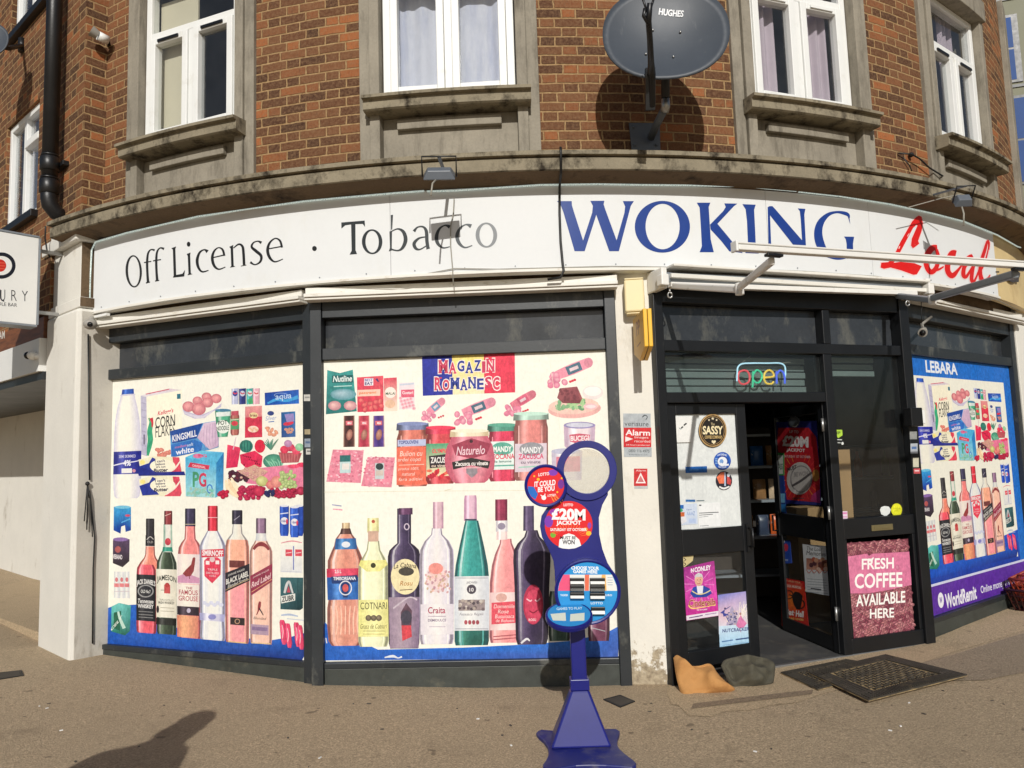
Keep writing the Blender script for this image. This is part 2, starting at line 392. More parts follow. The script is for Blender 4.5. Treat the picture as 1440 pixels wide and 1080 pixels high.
M['skin'] = pm('skin', (180, 130, 105), .6, .06, 8, 60, .02)
M['coat'] = pm('navy_coat', (40, 44, 58), .85, .12, 8, 120, .2)
M['letterplate'] = pm('brass_plate', (150, 138, 100), .35, .1, 8, 60, 0, metal=.7)
M['cladding'] = pm('grey_green_cladding', (112, 112, 88), .6, .08, .3, 4, 0)
M['blueglass'] = pm('blue_office_glass', (22, 62, 120), .5, .3, .25, 3, 0, spec=.2)
M['drain'] = pm('iron_cover', (66, 60, 52), .6, .25, 12, 120, .4)

def printm(name='printed_sheet', rough=.52, fade=.04, grain=.9):
    m, n, p = newmat(name)
    at = nd(n, 'ShaderNodeVertexColor'); at.layer_name = 'Col'
    tc = nd(n, 'ShaderNodeTexCoord').outputs['Object']
    k = ramp(n, noise(n, tc, 3, 5), [(.3, (0, 0, 0)), (.8, (fade, fade, fade))])
    out = mixc(n, k.outputs[0], at.outputs[0], (.62, .58, .48))
    out = mixc(n, ramp(n, noise(n, tc, 26, 6, .8), [(.66, (0, 0, 0)), (.82, (.16, .16, .16))]).outputs[0], out, (.5, .46, .38))
    # ink grain: saturated inks show the mottled tone of a printed photograph, bare paper does not
    hs = nd(n, 'ShaderNodeSeparateColor'); hs.mode = 'HSV'; n.links.new(out, hs.inputs[0])
    inv = mathn(n, 'MAXIMUM', hs.outputs[1], mathn(n, 'SUBTRACT', 1.0, hs.outputs[2]))
    g1 = mathn(n, 'ADD', mathn(n, 'MULTIPLY', noise(n, tc, 28, 6, .7), .6), mathn(n, 'MULTIPLY', noise(n, tc, 90, 3, .7, (1, 1, .35)), .4))
    tone = ramp(n, g1, [(.3, (.5, .5, .5)), (.5, (1, 1, 1)), (.7, (1.6, 1.55, 1.5))])
    out = mixc(n, mathn(n, 'MULTIPLY', inv, grain), out, mixc(n, 1.0, out, tone.outputs[0], 'MULTIPLY'))
    n.links.new(out, p.inputs['Base Color']); p.inputs['Specular IOR Level'].default_value = .22
    n.links.new(mathn(n, 'ADD', mathn(n, 'MULTIPLY', noise(n, tc, 4, 3), .2), rough - .1), p.inputs['Roughness'])
    return m
M['print'] = printm()
M['paint'] = printm('sign_lettering', .4, .02, .15)
# ------------------------------------------------------------------ flat printing and lettering on a surface
_tc = {}
def textmesh(s, bold=0.0, shear=0.0, space=1.0):
    k = (s, bold, shear, space)
    if k not in _tc:
        cu = bpy.data.curves.new('lettering', 'FONT'); cu.body = s; cu.offset = bold; cu.shear = shear; cu.space_character = space
        cu.resolution_u = 3; cu.fill_mode = 'FRONT'
        o = bpy.data.objects.new('lettering', cu)
        me = bpy.data.meshes.new_from_object(o)
        vs = [(v.co.x, v.co.y) for v in me.vertices]; fs = [tuple(p.vertices) for p in me.polygons]
        bpy.data.objects.remove(o); bpy.data.curves.remove(cu); bpy.data.meshes.remove(me)
        x0 = min(v[0] for v in vs); x1 = max(v[0] for v in vs); y0 = min(v[1] for v in vs); y1 = max(v[1] for v in vs)
        _tc[k] = ([((x - x0) / (x1 - x0 or 1), (y - y0) / (y1 - y0 or 1)) for x, y in vs], fs, (x1 - x0) / (y1 - y0 or 1))
    return _tc[k]
def catmull(p, n=5):
    if len(p) < 3: return p
    out = []
    for i in range(len(p) - 1):
        a, b, c, d = p[max(i - 1, 0)], p[i], p[i + 1], p[min(i + 2, len(p) - 1)]
        for j in range(n):
            t = j / n
            out.append(tuple(.5 * (2 * b[k] + (c[k] - a[k]) * t + (2 * a[k] - 5 * b[k] + 4 * c[k] - d[k]) * t * t + (3 * b[k] - a[k] - 3 * c[k] + d[k]) * t ** 3) for k in range(len(b))))
    out.append(p[-1]); return out
class Art:
    def __init__(s, surf, step=.00012, lift=.0):
        s.surf = surf; s.step = step; s.lift = lift; s.ox = s.oy = 0.0; s.k = 1.0; s.slope = lambda y: 0.0
        s.items = []; s.extra = MB(); s.extracol = []; s.mapf = None; s.base = 0; s.tone = lambda c: c; s.shade = 1.0
    def zoom(s, ox, oy, k): s.ox, s.oy, s.k = ox, oy, k; return s
    def px(s, x, y): return (s.ox + x / s.k, s.oy + y / s.k)
    def raw(s, vs, fs, cols, layer=None):
        q = [s.px(*v) for v in vs]
        bb = (min(a[0] for a in q), min(a[1] for a in q), max(a[0] for a in q), max(a[1] for a in q))
        L = s.base
        for it in s.items:
            b = it[3]
            if it[4] >= L and bb[0] < b[2] and bb[2] > b[0] and bb[1] < b[3] and bb[3] > b[1]: L = it[4] + 1
        s.items.append((q, fs, cols, bb, L, s.mapf))
    def poly(s, pts, c): s.raw(pts, [tuple(range(len(pts)))], [c] * len(pts))
    def gpoly(s, pts, cs): s.raw(pts, [tuple(range(len(pts)))], cs)
    def rect(s, x0, y0, x1, y1, c, c2=None):
        def Y(x, y): return y + s.slope(y) * (x - (x0 + x1) / 2)
        c2 = c2 or c
        s.gpoly([(x0, Y(x0, y0)), (x1, Y(x1, y0)), (x1, Y(x1, y1)), (x0, Y(x0, y1))], [c, c, c2, c2])
    def ell(s, cx, cy, rx, ry, c, n=16, rot=0.0, c2=None):
        """ellipse; c2 makes a rounded shading towards the rim as printed"""
        cr, sr = math.cos(rot), math.sin(rot)
        P = [(cx + rx * math.cos(2 * math.pi * i / n) * cr - ry * math.sin(2 * math.pi * i / n) * sr, cy + rx * math.cos(2 * math.pi * i / n) * sr + ry * math.sin(2 * math.pi * i / n) * cr) for i in range(n)]
        if c2:
            s.raw([(cx - rx * .2, cy - ry * .25)] + P, [(0, i + 1, (i + 1) % n + 1) for i in range(n)], [c] + [c2] * n)
        else: s.poly(P, c)
    def ring(s, cx, cy, rx, ry, cx2, cy2, rx2, ry2, c, n=40, rot=0.0):
        vs = []
        for (x, y, a, b) in ((cx, cy, rx, ry), (cx2, cy2, rx2, ry2)):
            for i in range(n):
                g = 2 * math.pi * i / n; u, v = a * math.cos(g), b * math.sin(g)
                vs.append((x + u * math.cos(rot) - v * math.sin(rot), y + u * math.sin(rot) + v * math.cos(rot)))
        s.raw(vs, [(i, (i + 1) % n, (i + 1) % n + n, i + n) for i in range(n)], [c] * (2 * n))
    def ribbon(s, pts, c, n=5):
        """pen stroke: (x, y, width) points, smoothed"""
        p = catmull(pts, n); vs = []
        for i in range(len(p)):
            a, b = p[max(i - 1, 0)], p[min(i + 1, len(p) - 1)]
            dx, dy = b[0] - a[0], b[1] - a[1]; l = math.hypot(dx, dy) or 1
            w = p[i][2] / 2
            vs += [(p[i][0] - dy / l * w, p[i][1] + dx / l * w), (p[i][0] + dy / l * w, p[i][1] - dx / l * w)]
        s.raw(vs, [(2 * i, 2 * i + 1, 2 * i + 3, 2 * i + 2) for i in range(len(p) - 1)], [c] * len(vs))
    def text(s, t, cx, cy, w, h, c, bold=0.0, shear=0.0, rot=None, space=1.0, arc=0.0):
        vs, fs, asp = textmesh(t, bold, shear, space)
        if w is None: w = h * asp
        k = s.slope(cy) if rot is None else rot
        out = []
        for x, y in vs:
            X = (x - .5) * w; Y = -(y - .5) * h + k * X + arc * ((2 * x - 1) ** 2) * h
            out.append((cx + X, cy + Y))
        s.raw(out, fs, [c] * len(out))
    def body(s, prof, stops):
        """printed bottle or jar: prof [(y, xl, xr)], stops [(u, colour)] across the width; a stop list may be per row"""
        rows = len(prof); per = isinstance(stops[0], list); m = len(stops[0]) if per else len(stops)
        vs = []; cs = []
        for i, (y, a, b) in enumerate(prof):
            st = stops[i] if per else stops
            for (u, c) in st:
                x = a + (b - a) * u; vs.append((x, y + s.slope(y) * (x - (a + b) / 2))); cs.append(c)
        fs = [(i * m + j, i * m + j + 1, (i + 1) * m + j + 1, (i + 1) * m + j) for i in range(rows - 1) for j in range(m - 1)]
        s.raw(vs, fs, cs)
    def slab(s, P, t, c):
        """sheet of thickness t whose printed face passes through the 3D corners P (front), normal from the surface"""
        n = s.surf.nrm(P[0]); k = len(P)
        s.extra.add([p for p in P] + [p - n * t for p in P], [tuple(range(k)), tuple(reversed(range(k, 2 * k)))] + [(i, (i + 1) % k, (i + 1) % k + k, i + k) for i in range(k)])
        s.extracol += [c] * (2 * k)
    def build(s, name, mat, parent=None, at=None):
        mb = MB(); cols = []
        mb.v = list(s.extra.v); mb.f = list(s.extra.f); mb.m = list(s.extra.m); mb.sm = list(s.extra.sm); cols = [s.tone(c) for c in s.extracol]
        for (q, fs, cs, bb, L, mf) in s.items:
            o = s.lift + (L + 1) * s.step
            if isinstance(s.surf, Cyl): q, fs, cs = finer(q, fs, cs, 13.0)
            mb.add([(mf(x, y, o) if mf else s.surf.pt(x, y, o)) for x, y in q], fs)
            cols += [s.tone(c) for c in cs]
        ob = mb.build(name, mat, parent, at=at, recalc=False)
        me = ob.data
        a = me.color_attributes.new('Col', 'FLOAT_COLOR', 'CORNER')
        lc = [(*[min(q * .88, .9) for q in L3(c)], 1.0) for c in cols]
        flat = []
        for lp in me.loops: flat += lc[lp.vertex_index]
        a.data.foreach_set('color', flat)
        return ob
def finer(q, fs, cs, lim):
    """triangles short enough to follow the curve of the sign"""
    from mathutils.geometry import tessellate_polygon
    q = list(q); cs = list(cs); tri = []
    for f in fs:
        if len(f) == 3: tri.append(tuple(f)); continue
        for t in tessellate_polygon([[Vector((q[i][0], q[i][1], 0)) for i in f]]): tri.append(tuple(f[i] for i in t))
    out = []; mid = {}
    while tri:
        t = tri.pop(); L = [(abs(q[t[i]][0] - q[t[(i + 1) % 3]][0]), i) for i in range(3)]; l, i = max(L)
        if l <= lim: out.append(t); continue
        a, b, c = t[i], t[(i + 1) % 3], t[(i + 2) % 3]; k = (min(a, b), max(a, b))
        if k not in mid: mid[k] = len(q); q.append(((q[a][0] + q[b][0]) / 2, (q[a][1] + q[b][1]) / 2)); cs.append(cs[a])
        tri += [(a, mid[k], c), (mid[k], b, c)]
    return q, out, cs
W_ = (246, 242, 226)      # poster cream
def mixq(a, b, k): return tuple(a[i] * (1 - k) + b[i] * k for i in range(3))
def cyls(dark, mid, light=None, edge=None):
    light = light or tuple(min(255, q + 40) for q in mid); edge = edge or dark
    return [(0, edge), (.12, dark), (.3, light), (.45, mid), (.75, mid), (.9, dark), (1, edge)]
# ------------------------------------------------------------------ ground
def gz(x, y=0):
    x = max(-9.0, min(9.0, x))
    return .02 + (.034 * (-.3 - x) if x < -.3 else 0) + (.012 * (x - .5) if x > .5 else 0)
def groundm(name, base, grain, stainc, aggr=True):
    m, n, p = newmat(name); tc = nd(n, 'ShaderNodeTexCoord').outputs['Object']
    f = noise(n, tc, 95, 4, .8); f2 = noise(n, tc, 42, 4, .75); big = noise(n, tc, .55, 5, .6); mid = noise(n, tc, 3.2, 6, .7)
    r = ramp(n, f, [(.30, tuple(q * .30 for q in base)), (.44, tuple(q * .78 for q in base)), (.56, base), (.70, tuple(min(1, q * 1.8) for q in base))])
    out = mixc(n, ramp(n, f2, [(.5, (0, 0, 0)), (.72, (grain,) * 3)]).outputs[0], r.outputs[0], tuple(min(1, q * 1.9) for q in base))
    out = mixc(n, ramp(n, big, [(.45, (0, 0, 0)), (.68, (.55, .55, .55))]).outputs[0], out, stainc)
    out = mixc(n, ramp(n, mid, [(.56, (0, 0, 0)), (.75, (.55, .55, .55))]).outputs[0], out, tuple(q * .5 for q in base))
    spots = noise(n, tc, 11, 2, .4)
    out = mixc(n, ramp(n, spots, [(.71, (0, 0, 0)), (.74, (.65, .65, .65))]).outputs[0], out, tuple(q * .3 for q in base))
    n.links.new(out, p.inputs['Base Color']); p.inputs['Roughness'].default_value = .9; p.inputs['Specular IOR Level'].default_value = .25
    h = mathn(n, 'ADD', f, mathn(n, 'MULTIPLY', f2, .8))
    bump(n, p, h, 1.0, .010); return m
M['asphalt'] = groundm('pavement_asphalt', (.49, .375, .245), .4, (.40, .31, .205))
M['tarmac'] = groundm('patched_tarmac', (.36, .285, .20), .25, (.30, .235, .17))
M['concrete'] = groundm('sandy_concrete', (.54, .41, .26), .25, (.46, .35, .23))
M['channel'] = groundm('rusty_channel', (.30, .225, .15), .25, (.22, .165, .11))
xs = [-400, -120, -40, -18, -11] + [-8.3 + .2 * i for i in range(84)] + [11, 18, 40, 120, 400]
ys = [-400, -120, -40, -12, -5] + [-2 + .4 * i for i in range(32)] + [14, 25, 60, 150, 400]
mb = MB(); nx = len(xs)
mb.add([(x, y, gz(x)) for y in ys for x in xs], [(j * nx + i, j * nx + i + 1, (j + 1) * nx + i + 1, (j + 1) * nx + i) for j in range(len(ys) - 1) for i in range(nx - 1)])
o = mb.build('pavement', M['asphalt'], at=(0, 0, 0)); o['kind'] = 'structure'
def sheet(name, pxs, mat, lift, kind='structure'):
    P = [at_z(x, y, .03) for x, y in pxs]
    mb = MB(); V = [Vector((p.x, p.y, gz(p.x) + lift)) for p in P]
    mb.add(V, [tuple(range(len(V)))]); o = mb.build(name, mat)
    if kind: o['kind'] = kind
    return o
sheet('doorstep_apron', [(938, 974), (950, 935), (1072, 928), (1188, 925), (1303, 908), (1440, 850), (1475, 860), (1440, 893), (1392, 908), (1340, 922), (1290, 939), (1262, 945), (1230, 955), (1200, 961), (1186, 971), (1150, 980), (1120, 990), (1085, 993), (1060, 999), (1020, 1001), (1000, 1008), (968, 1006), (955, 992), (944, 990)], M['concrete'], .004)
sheet('patched_path', [(1290, 938), (1340, 926), (1440, 897), (1560, 862), (1560, 925), (1440, 952), (1385, 962), (1330, 962)], M['tarmac'], .005)
sheet('threshold_channel', [(972, 997), (975, 990), (1040, 983), (1100, 976.5), (1144, 973), (1142, 979), (1096, 984)], M['channel'], .007)

# ------------------------------------------------------------------ the round corner building
bld = thing('corner_building', 'rounded brick corner building with stone windows above a dark framed shopfront', 'building', (0.07, 6.0, 0))
RB = 6.9
WC = [(-21.9, 1), (-3.85, 2), (19.3, 3), (36.2, 4)]       # window centres along the curve
HW = 5.45                                                   # half the width of the stone surround in degrees
mb = MB(); edges = [-31.6]
for c, _ in WC: edges += [c - HW, c + HW]
edges.append(50.3)
for a, b in zip(edges[0::2], edges[1::2]): mb.cbox(a, b, 3.5, 7.6, RB - .3, RB)
for c, _ in WC: mb.cbox(c - HW, c + HW, 5.95, 7.6, RB - .3, RB)
mb.build('brick_wall', M['brick'], bld)
# stone band over the shop: moulded section following the curve
mb = MB()
mb.cbox(-33.0, 54, 0, 0, 0, 0, n=70, prof=[(6.7, 3.55), (7.14, 3.541), (7.15, 3.547), (7.152, 3.626), (7.13, 3.629), (7.13, 3.639), (7.178, 3.642), (7.178, 3.672), (7.02, 3.71), (6.7, 3.715)])
o = mb.build('cornice', M['cornice'], bld)
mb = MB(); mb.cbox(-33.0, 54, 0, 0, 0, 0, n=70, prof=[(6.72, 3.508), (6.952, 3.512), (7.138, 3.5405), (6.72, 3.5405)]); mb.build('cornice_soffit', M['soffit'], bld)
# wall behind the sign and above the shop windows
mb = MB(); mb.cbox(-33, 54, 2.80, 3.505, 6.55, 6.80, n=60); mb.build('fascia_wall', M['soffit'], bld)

def window(c, k):
    ctr = CP(c, 0, 6.84); t = R(c)
    ux = Vector((math.cos(t), math.sin(t), 0)); un = Vector((math.sin(t), -math.cos(t), 0))
    def P(s, z, o): q = ctr + ux * s + un * o; return Vector((q.x, q.y, z))
    # stone surround
    sm = MB()
    for sg in (-1, 1):
        sm.cbox(c + sg * HW, c + sg * 4.75, 3.7, 5.95, 6.6, 6.935)
        sm.cbox(c + sg * 4.745, c + sg * 4.12, 3.7, 5.80, 6.6, 6.965 if k in (2, 3) else 6.955)
    sm.cbox(c - 4.115, c + 4.115, 3.7, 4.09, 6.6, 6.885)
    sm.cbox(c - 4.74, c + 4.74, 5.60, 5.80, 6.62, 6.99); sm.cbox(c - 4.74, c + 4.74, 5.802, 5.95, 6.6, 6.935)
    sm.build('window_surround', M['stone'], bld, bevel=.006)
    ap = MB(); ap.cbox(c - 3.15, c + 3.15, 3.985, 4.055, 6.886, 6.93); ap.build('apron_panel', M['stone'], bld, bevel=.006)
    w = MB(); hw = .486; z0, z1 = 4.215, 5.598
    fo = (-.05, .03)
    w.pbox(P, -hw, -hw + .055, z0, z1, *fo); w.pbox(P, hw - .055, hw, z0, z1, *fo)
    w.pbox(P, -hw + .055, hw - .055, z0, z0 + .055, *fo); w.pbox(P, -hw + .055, hw - .055, z1 - .05, z1, *fo)
    w.pbox(P, -hw + .055, hw - .055, 5.12, 5.175, *fo)
    w.pbox(P, -.028, .028, z0 + .055, 5.12, *fo)
    win = w.build('window', M['pvc'], bld, bevel=.005)
    for sg in (-1, 1):
        a0, a1 = sorted((sg * .030, sg * (hw - .057)))
        f = MB(); s0, s1, y0, y1 = a0, a1, z0 + .057, 5.118; b = .055; oo = (-.03, .045)
        f.pbox(P, s0, s0 + b, y0, y1, *oo); f.pbox(P, s1 - b, s1, y0, y1, *oo); f.pbox(P, s0 + b, s1 - b, y0, y0 + b, *oo); f.pbox(P, s0 + b, s1 - b, y1 - b, y1, *oo)
        f.build('sash', M['pvc'], win, bevel=.005)
        g = MB(); g.pbox(P, s0 + b, s1 - b, y0 + b, y1 - b, 0.0, .004); g.build('pane', M['glass'], win)
        v = MB(); v.pbox(P, s0 + .09, s1 - .09, y1 - .043, y1 - .022, .046, .058); v.build('trickle_vent', M['black'] if k in (1, 4) else M['pvc'], win)
    g = MB(); g.pbox(P, -hw + .055, hw - .055, 5.175, z1 - .05, 0, .004); g.build('pane', M['glass'], win)
    h = MB(); h.tube([P(.07, 4.62, -.012), P(.07, 4.63, -.035), P(.062, 4.72, -.04), P(.062, 4.76, -.035)], .008, 6); h.build('handle', M['pvc'], win)
    s = MB(); s.cbox(c - 4.9, c + 4.9, 0, 0, 0, 0, n=6, prof=[(6.80, 4.09), (7.035, 4.09), (7.05, 4.10), (7.05, 4.165), (7.085, 4.17), (7.085, 4.192), (6.87, 4.214), (6.80, 4.214)])
    s.build('sill', M['cornice'], win)
    # curtains, gathered in folds
    def curtain(s0, s1, mat, o=-.14, amp=.022, per=.085):
        cb = MB(); n = max(10, int((s1 - s0) / .008)); vs = []
        for i in range(n + 1):
            a = s0 + (s1 - s0) * i / n; oo = o + amp * math.sin(a * 2 * math.pi / per + math.sin(a * 17)) + .01 * math.sin(a * 31 + k)
            vs += [P(a, 4.19, oo), P(a, 5.6, oo * 1.02)]
        cb.add(vs, [(2 * i, 2 * i + 2, 2 * i + 3, 2 * i + 1) for i in range(n)], smooth=True); cb.build('curtain', mat, win)
    if k == 2: curtain(-.46, -.002, M['net'], -.08, .007, .11); curtain(.004, .46, M['net'], -.08, .007, .11)
    elif k == 3: curtain(-.47, -.13, M['curtain'], -.10); curtain(.02, .40, M['curtain'], -.10)
    elif k == 4: curtain(-.47, -.22, M['curtain'], -.10); curtain(.02, .30, M['curtain'], -.10)
    else:
        bl = MB(); bl.pbox(P, -.44, -.035, 4.2, 5.5, -.09, -.075); bl.build('blind', M['beigewall'], win)
for c, k in WC: window(c, k)
mb = MB(); mb.cbox(-62, 62, 3.71, 7.6, 5.6, 5.62, n=60); mb.cbox(-32, 50, 3.70, 3.705, 5.63, 6.59, n=40); mb.cbox(-32, 50, 7.61, 7.65, 5.6, 6.9, n=40)
mb.build('upper_room', M['roomupper'], bld)

# ------------------------------------------------------------------ shopfront
FR = .035
def planebox(F, s0, s1, z0, z1, o0, o1, name, mat, parent=bld, bevel=.004):
    b = MB(); b.pbox(F, s0, s1, z0, z1, o0, o1); return b.build(name, mat, parent, bevel)
def front(fr, F, sl, sr):
    fr.pbox(F, sl, sr, 2.345, 2.43, -.06, FR)             # transom
    fr.pbox(F, sl, sr, 2.655, 2.785, -.06, FR)            # head
L1, L2, L3_ = PW1.L, PW2.L, PW3.L
for F, L, sl, sr, pa, pb in ((PW1, L1, -.01, L1 + .005, (-.10, -.012), (L1 + .006, L1 + .09)), (PW2, L2, .003, L2 + .005, (-.085, -.0), (L2 + .006, L2 + .085)), (PW3, L3_, .004, L3_ + .005, (-.10, .0), (L3_ + .006, L3_ + .10))):
    fr = MB(); front(fr, F, sl, sr)
    for a, b in (pa, pb): fr.pbox(F, a, b, -.1, 2.785, -.08, FR + .012)
    fr.pbox(F, sl, sr, .165, .205, -.06, FR + .004)
    fr.build('shopfront_frame', M['frame'], bld, .005)
    rs = MB(); rs.pbox(F, sl, sr, -.1, .164, -.05, FR - .004); rs.build('stall_riser', M['riser'], bld, .004)
for F, a, b in ((PW1, -.009, L1 + .004), (PW2, .004, L2 + .004), (PW3, .005, L3_ + .004)):
    planebox(F, a, b, 2.431, 2.654, -.055, -.047, 'transom_pane', M['darkpane'])
# white boards above the windows, straight from post to post
for F, a, b in ((PW1, -.12, L1 + .06), (PW2, -.09, L2 + .10), (PW3, -.2, L3_ + .12)):
    wm = MB(); wm.pbox(F, a, b, 2.815, 2.862, -.12, .125); wm.pbox(F, a, b, 2.787, 2.813, -.12, .165); wm.pbox(F, a, b, 2.768, 2.785, FR + .014, .15)
    wm.build('fascia_moulding', M['woodwhite'], bld, .004)
# white masonry piers
pl = MB(); pl.pbox(PPIL, .055, .325, -.1, 2.90, -.3, .012); pl.pbox(PPIL, .02, .054, -.1, 2.90, -.3, -.02); pl.build('pier', M['pierpaint'], bld, .006)
pr = MB(); pr.pbox(PW3, L3_ + .105, L3_ + .42, -.1, 2.78, -.3, .06); pr.pbox(PW3, L3_ + .09, L3_ + .44, 2.786, 3.4, -.3, .08); pr.build('pier', M['whitepaint'], bld, .006)
pe = MB(); pe.cbox(-34.0, -31.95, -.1, 3.49, 6.5, 6.80, n=2); pe.cbox(-31.94, -31.25, -.1, 2.95, 6.5, 6.765, n=1); pe.build('pier', M['greypaint'], bld, .004)
for i in range(0): pass
ys_ = MB(); ys_.cbox(-32.2, -31.3, 2.96, 3.489, 6.6, 6.85, n=1); ys_.build('sign_end_board', M['signold'], bld)

# plain return wall running back from the right end of the curve
sw = MB()
def uvbox(x0, x1, y0, y1, z0, z1):
    p = [(x0, y0, z0), (x1, y0, z0), (x1, y1, z0), (x0, y1, z0), (x0, y0, z1), (x1, y0, z1), (x1, y1, z1), (x0, y1, z1)]
    sw.hexa(p, 0, [(q[0] + q[1], q[2]) for q in p])
uvbox(5.28, 5.55, 8.05, 12.6, 3.72, 7.6); sw.build('brick_return', M['brick'], bld)
m = MB(); m.box((5.40, 10.25, 1.75), (.25, 4.7, 3.7)); m.build('side_wall', M['whitepaint'], bld)
# ---- door unit (plane PD): s 0..2.2
DL = 2.20
df = MB()
df.pbox(PD, -.085, -.01, -.05, 2.80, -.09, .045)             # left post
df.pbox(PD, DL - .02, DL + .075, -.05, 2.80, -.09, .045)     # right post
df.pbox(PD, -.009, DL - .021, 2.665, 2.80, -.09, .03)        # head
df.pbox(PD, -.009, DL - .021, 2.315, 2.395, -.08, .03)       # transom
df.pbox(PD, 1.415, 1.485, 2.396, 2.664, -.08, .026)          # post in the top row
df.pbox(PD, 1.395, 1.475, .0, 2.314, -.08, .028)             # post beside the door
df.pbox(PD, -.009, 1.394, 1.945, 2.02, -.08, .026)           # door head
df.pbox(PD, 1.476, DL - .021, .90, 1.05, -.07, .022)         # side light rail
df.pbox(PD, 1.476, DL - .021, .0, .165, -.07, .024)
df.pbox(PD, 1.476, 1.50, .166, .899, -.07, .02); df.pbox(PD, DL - .05, DL - .021, .166, .899, -.07, .02)
df.build('door_frame', M['doorblack'], bld, .005)
planebox(PD, .0, 1.414, 2.396, 2.664, -.06, -.052, 'transom_pane', M['darkpane'])
planebox(PD, 1.486, DL - .022, 2.396, 2.664, -.06, -.052, 'transom_pane', M['darkpane'])
planebox(PD, .0, 1.394, 2.021, 2.314, -.02, -.014, 'door_light_pane', M['shopglass'])
planebox(PD, 1.477, DL - .022, 1.051, 2.314, -.02, -.014, 'side_light_pane', M['shopglass'])
# rolled steel shutter seen behind the glass
sh = MB()
for i in range(5):
    z0 = 2.03 + i * .056
    sh.pbox(PD, .02, 1.36, z0, z0 + .046, -.20, -.14 - .012 * (i % 2)); sh.pbox(PD, .02, 1.36, z0 + .0465, z0 + .0555, -.21, -.19)
    if i > 1: sh.pbox(PD, 1.5, 2.06, z0 + .02, z0 + .064, -.20, -.14 - .012 * (i % 2))
sh.build('roller_shutter', M['shutter'], bld, .006)
lp = MB(); lp.pbox(PD, 1.74, 1.95, .945, .99, .022, .03); lp.pbox(PD, 1.765, 1.925, .958, .978, .0301, .034)
lpo = lp.build('letter_plate', M['letterplate'], bld, .002)
def leaf(F, w, name, hinge_right, zb=.06):
    d = MB(); o = (-.045, .0); st = .085
    d.pbox(F, 0, st, zb, 1.94, *o); d.pbox(F, w - st, w, zb, 1.94, *o)
    d.pbox(F, st, w - st, zb, zb + .11, *o); d.pbox(F, st, w - st, .87, 1.05, *o); d.pbox(F, st, w - st, 1.865, 1.94, *o)
    e = d.build(name, M['doorblack'], bld, .004)
    for a, b in ((zb + .111, .869), (1.051, 1.864)):
        g = MB(); g.pbox(F, st, w - st, a, b, -.026, -.02); g.build('pane', M['shopglass'], e)
    k = MB(); s = st * .5 if hinge_right else w - st * .5
    k.pbox(F, s - .022, s + .022, .86, 1.06, .0005, .012); k.tube([F.P(s, 1.03, .012), F.P(s, 1.03, .05), F.P(s, .90, .05), F.P(s, .90, .012)], .009, 8); k.build('handle', M['black'], e)
    s = w if hinge_right else 0
    for z in (.3, 1.05, 1.72): hg = MB(); hg.tube([F.P(s, z, .004), F.P(s, z + .1, .004)], .012, 8); hg.build('hinge', M['galv'], e)
    return e
PDL = Plane(tuple(PD.P(0.0, 0, -.008))[:2], tuple(PD.P(.695, 0, -.035))[:2]); WLf = PDL.L
door_l = leaf(PDL, WLf, 'door', False, .11)
H = PD.P(1.39, 0, -.02); _d = Vector((-math.sin(R(9.5)), math.cos(R(9.5)), 0)) * .82
PDR = Plane((H.x + _d.x, H.y + _d.y), (H.x, H.y))           # seen face towards the street side
WR = PDR.L
door_r = leaf(PDR, WR, 'door', True)

# ---- interior
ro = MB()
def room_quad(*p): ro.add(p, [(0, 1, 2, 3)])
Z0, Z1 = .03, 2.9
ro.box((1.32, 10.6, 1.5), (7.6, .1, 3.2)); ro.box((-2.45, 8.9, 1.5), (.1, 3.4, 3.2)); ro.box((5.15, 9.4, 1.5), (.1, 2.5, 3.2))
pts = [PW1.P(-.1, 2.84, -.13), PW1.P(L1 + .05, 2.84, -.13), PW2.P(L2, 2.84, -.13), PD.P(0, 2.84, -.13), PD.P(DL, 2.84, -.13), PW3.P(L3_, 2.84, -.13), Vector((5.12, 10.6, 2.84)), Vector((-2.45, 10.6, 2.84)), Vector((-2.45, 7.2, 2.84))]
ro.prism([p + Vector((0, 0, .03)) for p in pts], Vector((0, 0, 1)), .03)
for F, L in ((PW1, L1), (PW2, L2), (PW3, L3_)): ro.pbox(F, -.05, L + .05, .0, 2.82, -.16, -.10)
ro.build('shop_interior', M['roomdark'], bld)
fl = MB(); fp = [PD.P(-.08, .034, -.005), PD.P(DL + .07, .034, -.005), PW3.P(L3_, .034, -.2), Vector((5.1, 10.5, .034)), Vector((-2.4, 10.5, .034)), Vector((-2.4, 7.2, .034)), PW1.P(.1, .034, -.2), PW1.P(L1, .034, -.2), PW2.P(L2, .034, -.2)]
for p in fp: p.z = .052
fl.prism(fp, Vector((0, 0, 1)), .05); o = fl.build('shop_floor', M['shopfloor']); o['kind'] = 'structure'
ts = MB(); ts.pbox(PD, -.08, DL + .07, -.02, .056, -.004, .03); o = ts.build('threshold', M['galv'], bld, .004)
